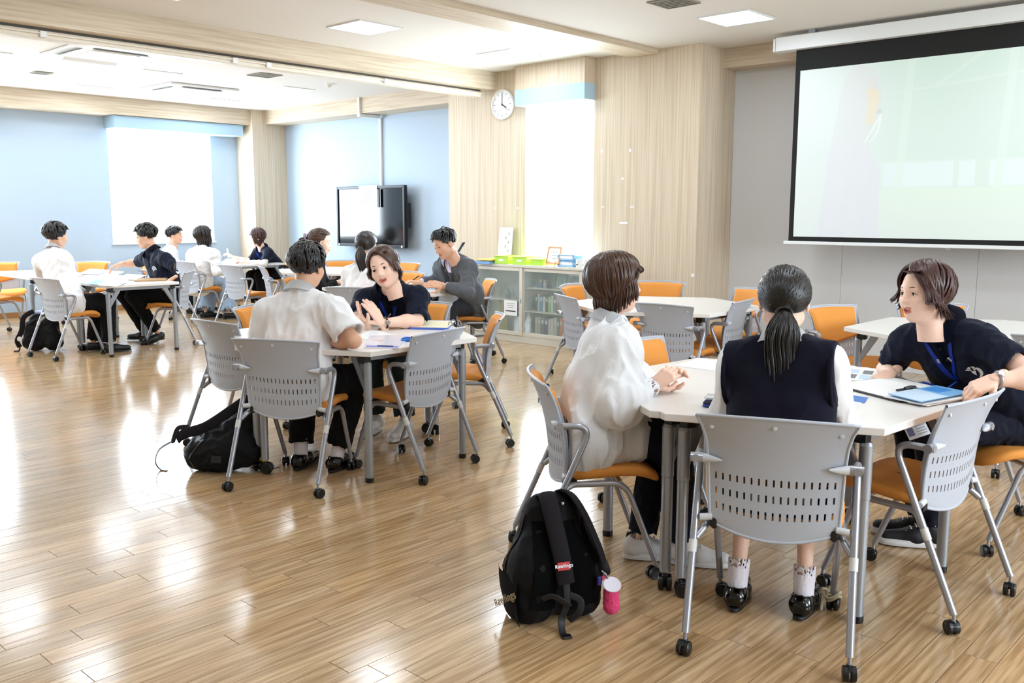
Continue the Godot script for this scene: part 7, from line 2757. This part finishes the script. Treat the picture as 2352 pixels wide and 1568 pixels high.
func build_bags() -> void:
	var nyl := cloth("bag_nylon", Color(0.055, 0.052, 0.062), 0.7, 0.2, 0.03)
	var mesh_m := cloth("bag_mesh", Color(0.035, 0.037, 0.045), 0.9, 0.3, 0.06)
	var strap_m := cloth("bag_strap", Color(0.085, 0.07, 0.085), 0.75, 0.2, 0.03)
	var web := mat("webbing", Color(0.05, 0.055, 0.075), 0.6)
	var shiny := mat("bag_shiny", Color(0.10, 0.11, 0.12), 0.3)
	# ------------------------------------------------ rucksack beside the near chair, straps to the camera
	var o := thing("rucksack", "black rucksack with red tag standing on the floor by the white-bloused woman's chair", "rucksack", at_h(1283, 1425), deg_to_rad(YAW + 16.0))
	var f := Field.new()
	f.k = 0.07
	for q in [-1.0, 1.0]:
		f.bone(Vector3(q * 0.085, 0.075, -0.03), Vector3(q * 0.082, 0.20, -0.03), 0.078, 0.076)
		f.bone(Vector3(q * 0.082, 0.20, -0.03), Vector3(q * 0.045, 0.385, -0.075), 0.076, 0.058)
		f.bone(Vector3(q * 0.06, 0.08, -0.12), Vector3(q * 0.04, 0.30, -0.13), 0.075, 0.06)
	f.bone(Vector3(-0.12, 0.06, -0.06), Vector3(-0.125, 0.17, -0.07), 0.05, 0.042)
	f.planes = [[Vector3.DOWN, -0.002]]
	f.folds(0.006, Vector3(8, 6, 8), 3)
	var g := Geo.new()
	f.net(g, 0.0075)
	part(o, "body", g, nyl)
	# padded back panels
	for q in [-1.0, 1.0]:
		var pp := []
		for i in 10:
			var t := i / 9.0
			pp.append(Vector3(q * lerpf(0.072, 0.045, t), lerpf(0.06, 0.36, t), lerpf(0.0, -0.05, t)))
		part(o, "back_panel", ribbon(f, pp, Vector3(0, 0.15, 1).normalized(), 0.10, 0.006), mesh_m)
	# shoulder straps
	var pa := smooth_path([Vector3(-0.035, 0.435, -0.09), Vector3(-0.038, 0.455, -0.03), Vector3(-0.034, 0.40, 0.02), Vector3(-0.015, 0.27, 0.065), Vector3(-0.002, 0.17, 0.082)])
	var pb := smooth_path([Vector3(0.035, 0.435, -0.09), Vector3(0.05, 0.452, -0.03), Vector3(0.085, 0.39, 0.02), Vector3(0.125, 0.28, 0.06), Vector3(0.142, 0.225, 0.066)])
	var sa := part(o, "shoulder_strap", strap_geo(pa, 0.062, Vector3(0, 0, 1)), strap_m)
	part(o, "shoulder_strap", strap_geo(pb, 0.058, Vector3(0, 0, 1)), strap_m)
	part(sa, "webbing", strap_geo(smooth_path([Vector3(-0.002, 0.175, 0.082), Vector3(0.0, 0.10, 0.085), Vector3(-0.015, 0.04, 0.075), Vector3(-0.02, 0.008, 0.10), Vector3(-0.018, 0.004, 0.13)]), 0.026, Vector3(0, 0, 1), 0.12), web)
	part(sa, "buckle", Geo.new().box(Vector3(-0.018, 0.006, 0.135), Vector3(0.036, 0.008, 0.028), 0.003), M.black_plastic)
	part(o, "webbing", strap_geo(smooth_path([Vector3(0.142, 0.23, 0.066), Vector3(0.158, 0.19, 0.06), Vector3(0.165, 0.165, 0.04)]), 0.024, Vector3(0, 0, 1), 0.15), web)
	part(o, "grab_loop", strap_geo(smooth_path([Vector3(-0.085, 0.12, 0.07), Vector3(-0.055, 0.135, 0.09), Vector3(-0.02, 0.115, 0.095), Vector3(0.01, 0.09, 0.09)]), 0.022, Vector3(0, 0, 1), 0.15), web)
	part(o, "grab_loop", strap_geo(smooth_path([Vector3(0.01, 0.13, 0.085), Vector3(0.045, 0.11, 0.095), Vector3(0.04, 0.07, 0.10), Vector3(0.01, 0.035, 0.08)]), 0.024, Vector3(0, 0, 1), 0.12), web)
	for x in [-0.055, 0.015]:
		part(o, "rivet", Geo.new().lathe([Vector2(0.006, 0.0), Vector2(0.005, 0.003), Vector2(0, 0.004)], 12, Transform3D(Basis(Vector3.RIGHT, PI / 2), Vector3(x, 0.425, -0.012))), M.tube_silver)
	var tag_t := Transform3D(Basis(Vector3.UP, 0.05) * Basis(Vector3.RIGHT, -0.25), Vector3(-0.012, 0.235, 0.084))
	var tg := Geo.new()
	tg.xf = tag_t
	tg.box(Vector3.ZERO, Vector3(0.046, 0.028, 0.003), 0.001)
	var rt := part(o, "brand_tag", tg, mat("tag_red", Color(0.70, 0.06, 0.10), 0.5), "red woven tag with white lettering")
	letters(rt, "Rawlings", 0.0155, tag_t * Transform3D(Basis.IDENTITY, Vector3(0, 0.001, 0.0022)), M.emblem_white, "lettering", true)
	# side pocket with gold lettering and shiny panel behind
	var pk := Geo.new()
	var rows := []
	for i in 9:
		var t := i / 8.0
		var row := []
		for j in 9:
			var w := j / 8.0
			row.append(Vector3(-0.155 - 0.035 * t * sin(w * PI * 0.8) - 0.012 * sin(t * 3.0), 0.012 + t * 0.17, lerpf(0.045, -0.13, w) - 0.02 * t))
		rows.append(row)
	pk.sheet(rows)
	pk.sheet(rows, true)
	var sp := part(o, "side_pocket", pk, strap_m)
	letters(sp, "Rawlings", 0.034, Transform3D(Basis(Vector3.UP, -PI / 2 + 0.35) * Basis(Vector3.BACK, 0.55), Vector3(-0.1925, 0.095, -0.02)), mat("gold_thread", Color(0.62, 0.54, 0.40), 0.6), "lettering", true)
	var fp := []
	for i in 8:
		var t := i / 7.0
		fp.append(Vector3(-0.13 + 0.045 * t, lerpf(0.18, 0.38, t), -0.10))
	part(o, "shiny_panel", ribbon(f, fp, Vector3(-1, 0.1, 0.1).normalized(), 0.09, 0.004), shiny)
	# charms hanging on the right
	var ch := Node3D.new()
	ch.name = "charm_bunch"
	o.add_child(ch)
	part(ch, "key_ring", Geo.new().tube([Vector3(0.13, 0.20, 0.075), Vector3(0.142, 0.19, 0.085), Vector3(0.15, 0.175, 0.085), Vector3(0.14, 0.168, 0.08)], 0.003, 8), M.tube_silver)
	part(ch, "white_oval_charm", Geo.new().lathe([Vector2(0, -0.004), Vector2(0.030, -0.004), Vector2(0.033, 0.0), Vector2(0.030, 0.004), Vector2(0, 0.004)], 26, Transform3D(Basis(Vector3.BACK, -0.35) * Basis(Vector3.RIGHT, PI / 2 - 0.25) * Basis.from_scale(Vector3(1.15, 1, 0.8)), Vector3(0.165, 0.150, 0.085))), mat("charm_white", Color(0.85, 0.83, 0.88), 0.6), "white oval charm")
	var fz := Field.new()
	fz.k = 0.015
	fz.bone(Vector3(0.172, 0.115, 0.06), Vector3(0.175, 0.06, 0.06), 0.026, 0.030)
	fz.folds(0.004, Vector3(60, 60, 60), 2)
	var zg := Geo.new()
	fz.net(zg, 0.005)
	part(ch, "pink_plush", zg, cloth("plush_pink", Color(0.86, 0.28, 0.47), 0.95, 0.5), "pink fluffy charm")
	part(ch, "orange_piece", Geo.new().box(Vector3(0.20, 0.135, 0.07), Vector3(0.02, 0.022, 0.012), 0.004), mat("charm_orange", Color(0.85, 0.38, 0.15), 0.5))
	part(ch, "blue_piece", Geo.new().box(Vector3(0.122, 0.165, 0.075), Vector3(0.018, 0.035, 0.014), 0.005), mat("charm_blue", Color(0.12, 0.13, 0.40), 0.4))
	part(ch, "pink_piece", Geo.new().box(Vector3(0.14, 0.175, 0.078), Vector3(0.024, 0.016, 0.012), 0.004), mat("charm_pink", Color(0.70, 0.25, 0.36), 0.5))

	# ------------------------------------------------ rucksack slumped by the boy's chair
	var b0 := at_h(520, 1080)
	o = thing("rucksack", "black rucksack with a yellow charm slumped between the boy's chair and the next", "rucksack", b0, deg_to_rad(YAW))
	f = Field.new()
	f.k = 0.06
	f.bone(Vector3(-0.135, 0.085, 0.0), Vector3(0.06, 0.15, -0.02), 0.085, 0.105)
	f.bone(Vector3(-0.11, 0.12, -0.06), Vector3(0.12, 0.29, -0.10), 0.10, 0.075)
	f.bone(Vector3(-0.03, 0.085, 0.02), Vector3(0.12, 0.11, 0.0), 0.082, 0.085)
	f.bone(Vector3(0.05, 0.22, -0.06), Vector3(0.17, 0.335, -0.10), 0.08, 0.055)
	f.planes = [[Vector3.DOWN, -0.002]]
	f.folds(0.010, Vector3(8, 8, 8), 33)
	g = Geo.new()
	f.net(g, 0.0095)
	part(o, "body", g, nyl)
	var bot := []
	for i in 7:
		bot.append(Vector3(-0.20 + 0.006 * i, lerpf(0.04, 0.20, i / 6.0), 0.0))
	part(o, "base_panel", ribbon(f, bot, Vector3(-1, 0.1, 0.5).normalized(), 0.16, 0.004), mat("bag_base", Color(0.32, 0.33, 0.35), 0.4), "grey base panel")
	part(o, "patch", ribbon(f, [Vector3(-0.02, 0.07, 0.08), Vector3(-0.018, 0.09, 0.08), Vector3(-0.016, 0.11, 0.08)], Vector3(0, 0.1, 1).normalized(), 0.055, 0.003), mat("bag_patch", Color(0.26, 0.25, 0.29), 0.5))
	part(o, "shoulder_strap", strap_geo(smooth_path([Vector3(0.12, 0.40, -0.08), Vector3(0.02, 0.33, -0.0), Vector3(-0.10, 0.255, 0.03), Vector3(-0.22, 0.215, 0.02), Vector3(-0.265, 0.18, 0.0)]), 0.06, Vector3(0.2, 0.6, 0.8)), strap_m)
	part(o, "webbing", strap_geo(smooth_path([Vector3(-0.20, 0.25, 0.0), Vector3(-0.26, 0.24, 0.0), Vector3(-0.29, 0.17, 0.0), Vector3(-0.30, 0.165, 0.0), Vector3(-0.37, 0.12, 0.0), Vector3(-0.395, 0.05, 0.0), Vector3(-0.37, 0.005, 0.0), Vector3(-0.325, -0.0, 0.01)]), 0.026, Vector3(0.2, 0.1, 1), 0.2), web)
	part(o, "webbing", strap_geo(smooth_path([Vector3(0.15, 0.03, 0.04), Vector3(0.22, 0.012, 0.03), Vector3(0.30, 0.02, 0.0)]), 0.014, Vector3(0, 1, 0), 0.3), web)
	ch = Node3D.new()
	ch.name = "charm_bunch"
	o.add_child(ch)
	part(ch, "chain", Geo.new().tube([Vector3(0.195, 0.255, -0.02), Vector3(0.20, 0.21, 0.0)], 0.003, 6), M.tube_silver)
	part(ch, "white_charm", Geo.new().box(Vector3(0.193, 0.165, 0.0), Vector3(0.024, 0.09, 0.012), 0.005), M.white_plastic, "slim white charm")
	var yc := Geo.new()
	yc.xf = Transform3D(Basis(Vector3.BACK, 0.08) * Basis(Vector3.RIGHT, PI / 2) * Basis.from_scale(Vector3(0.75, 1, 1.25)), Vector3(0.212, 0.095, 0.005))
	yc.lathe([Vector2(0, -0.005), Vector2(0.038, -0.005), Vector2(0.042, 0.0), Vector2(0.038, 0.005), Vector2(0, 0.005)], 24)
	part(ch, "yellow_charm", yc, mat("charm_yellow", Color(0.86, 0.78, 0.12), 0.45), "flat yellow charm")
	part(ch, "yellow_tail", Geo.new().box(Vector3(0.206, 0.025, 0.005), Vector3(0.026, 0.035, 0.008), 0.004), M.charm_yellow)
	var sm := Geo.new()
	sm.xf = yc.xf
	sm.lathe([Vector2(0.0, 0.0055), Vector2(0.022, 0.0055), Vector2(0.0, 0.0062)], 18)
	part(ch, "yellow_charm_face", sm, mat("charm_gold", Color(0.72, 0.56, 0.10), 0.45))

	# ------------------------------------------------ bag under the far chair
	var b3 := at_h(95, 806)
	o = thing("rucksack", "black rucksack with pale badge under the long-sleeved boy's chair", "rucksack", b3, deg_to_rad(YAW))
	f = Field.new()
	f.k = 0.06
	for q in [-1.0, 1.0]:
		f.bone(Vector3(q * 0.09 + 0.03, 0.09, -0.04), Vector3(q * 0.06 + 0.02, 0.32, -0.06), 0.09, 0.075)
	f.bone(Vector3(-0.12, 0.10, 0.0), Vector3(-0.10, 0.26, -0.02), 0.07, 0.06)
	f.planes = [[Vector3.DOWN, -0.002]]
	f.folds(0.012, Vector3(8, 8, 8), 39)
	g = Geo.new()
	f.net(g, 0.013)
	part(o, "body", g, nyl)
	part(o, "shoulder_strap", strap_geo(smooth_path([Vector3(-0.05, 0.42, 0.0), Vector3(-0.13, 0.36, 0.05), Vector3(-0.15, 0.22, 0.08), Vector3(-0.20, 0.12, 0.08), Vector3(-0.19, 0.05, 0.06)]), 0.05, Vector3(0, 0, 1)), strap_m)
	part(o, "webbing", strap_geo(smooth_path([Vector3(-0.19, 0.06, 0.06), Vector3(-0.20, 0.012, 0.06), Vector3(-0.25, 0.006, 0.07)]), 0.018, Vector3(0, 0.3, 1), 0.2), web)
	part(o, "badge", Geo.new().lathe([Vector2(0, 0.004), Vector2(0.026, 0.0), Vector2(0.024, 0.006), Vector2(0, 0.008)], 16, Transform3D(Basis(Vector3.RIGHT, PI / 2), Vector3(-0.165, 0.14, 0.098))), M.sticker, "pale badge")
	part(o, "top_cloth", Geo.new().box(Vector3(0.02, 0.405, -0.05), Vector3(0.14, 0.035, 0.12), 0.015), mat("top_cloth", Color(0.62, 0.68, 0.84), 0.8), "pale blue cloth tucked in the top")
	# cord tied on the front caster of the girl's chair
	var ch0 := chair_proto
	var kn := Geo.new()
	for k in 2:
		var lp := []
		for i in 15:
			var a := TAU * i / 14.0
			lp.append(Vector3(0.202 + cos(a) * (0.026 + 0.006 * k) - 0.008 * k, 0.052 + 0.01 * sin(a * 2.0 + k) + 0.012 * k, -0.264 + sin(a) * 0.026))
		kn.tube(lp, 0.0055, 8, false)
	kn.tube(smooth_path([Vector3(0.178, 0.055, -0.25), Vector3(0.165, 0.035, -0.24), Vector3(0.162, 0.008, -0.235)]), 0.006, 8)
	part(ch0, "tied_cord", kn, cloth("cord_beige", Color(0.72, 0.68, 0.58), 0.9, 0.2), "beige cord tied round a caster stem")


const PANEL_GLOW := 4.0
const PANEL_ENERGY := 0.8
const BLIND_GLOW := 4.0
const WINDOW_ENERGY := 6.0
const SCREEN_GLOW := 0.36
const SCREEN_ROOM := 0.36


func _ready() -> void:
	# camera
	var cam := Camera3D.new()
	cam.name = "camera"
	cam.fov = rad_to_deg(2.0 * atan(784.0 / FOCAL))
	cam.near = 0.05
	cam.far = 100.0
	cam.transform = Transform3D(cam_basis, EYE)
	cam.current = true
	add_child(cam)
	# sky and exposure
	var env := Environment.new()
	env.background_mode = Environment.BG_COLOR
	env.background_color = Color(0.80, 0.88, 0.97)
	env.background_energy_multiplier = 3.0
	env.tonemap_mode = Environment.TONE_MAPPER_LINEAR
	env.tonemap_exposure = 1.34
	env.sdfgi_enabled = true
	env.ssao_enabled = true
	env.ssil_enabled = true
	var we := WorldEnvironment.new()
	we.name = "environment"
	we.environment = env
	add_child(we)
	rng.seed = 1
	make_materials()
	build_room()
	build_fixtures()
	build_cabinet()
	build_furniture()
	var t0 := Time.get_ticks_msec()
	build_people()
	build_props()
	build_bags()
	print("people and bags ", Time.get_ticks_msec() - t0)
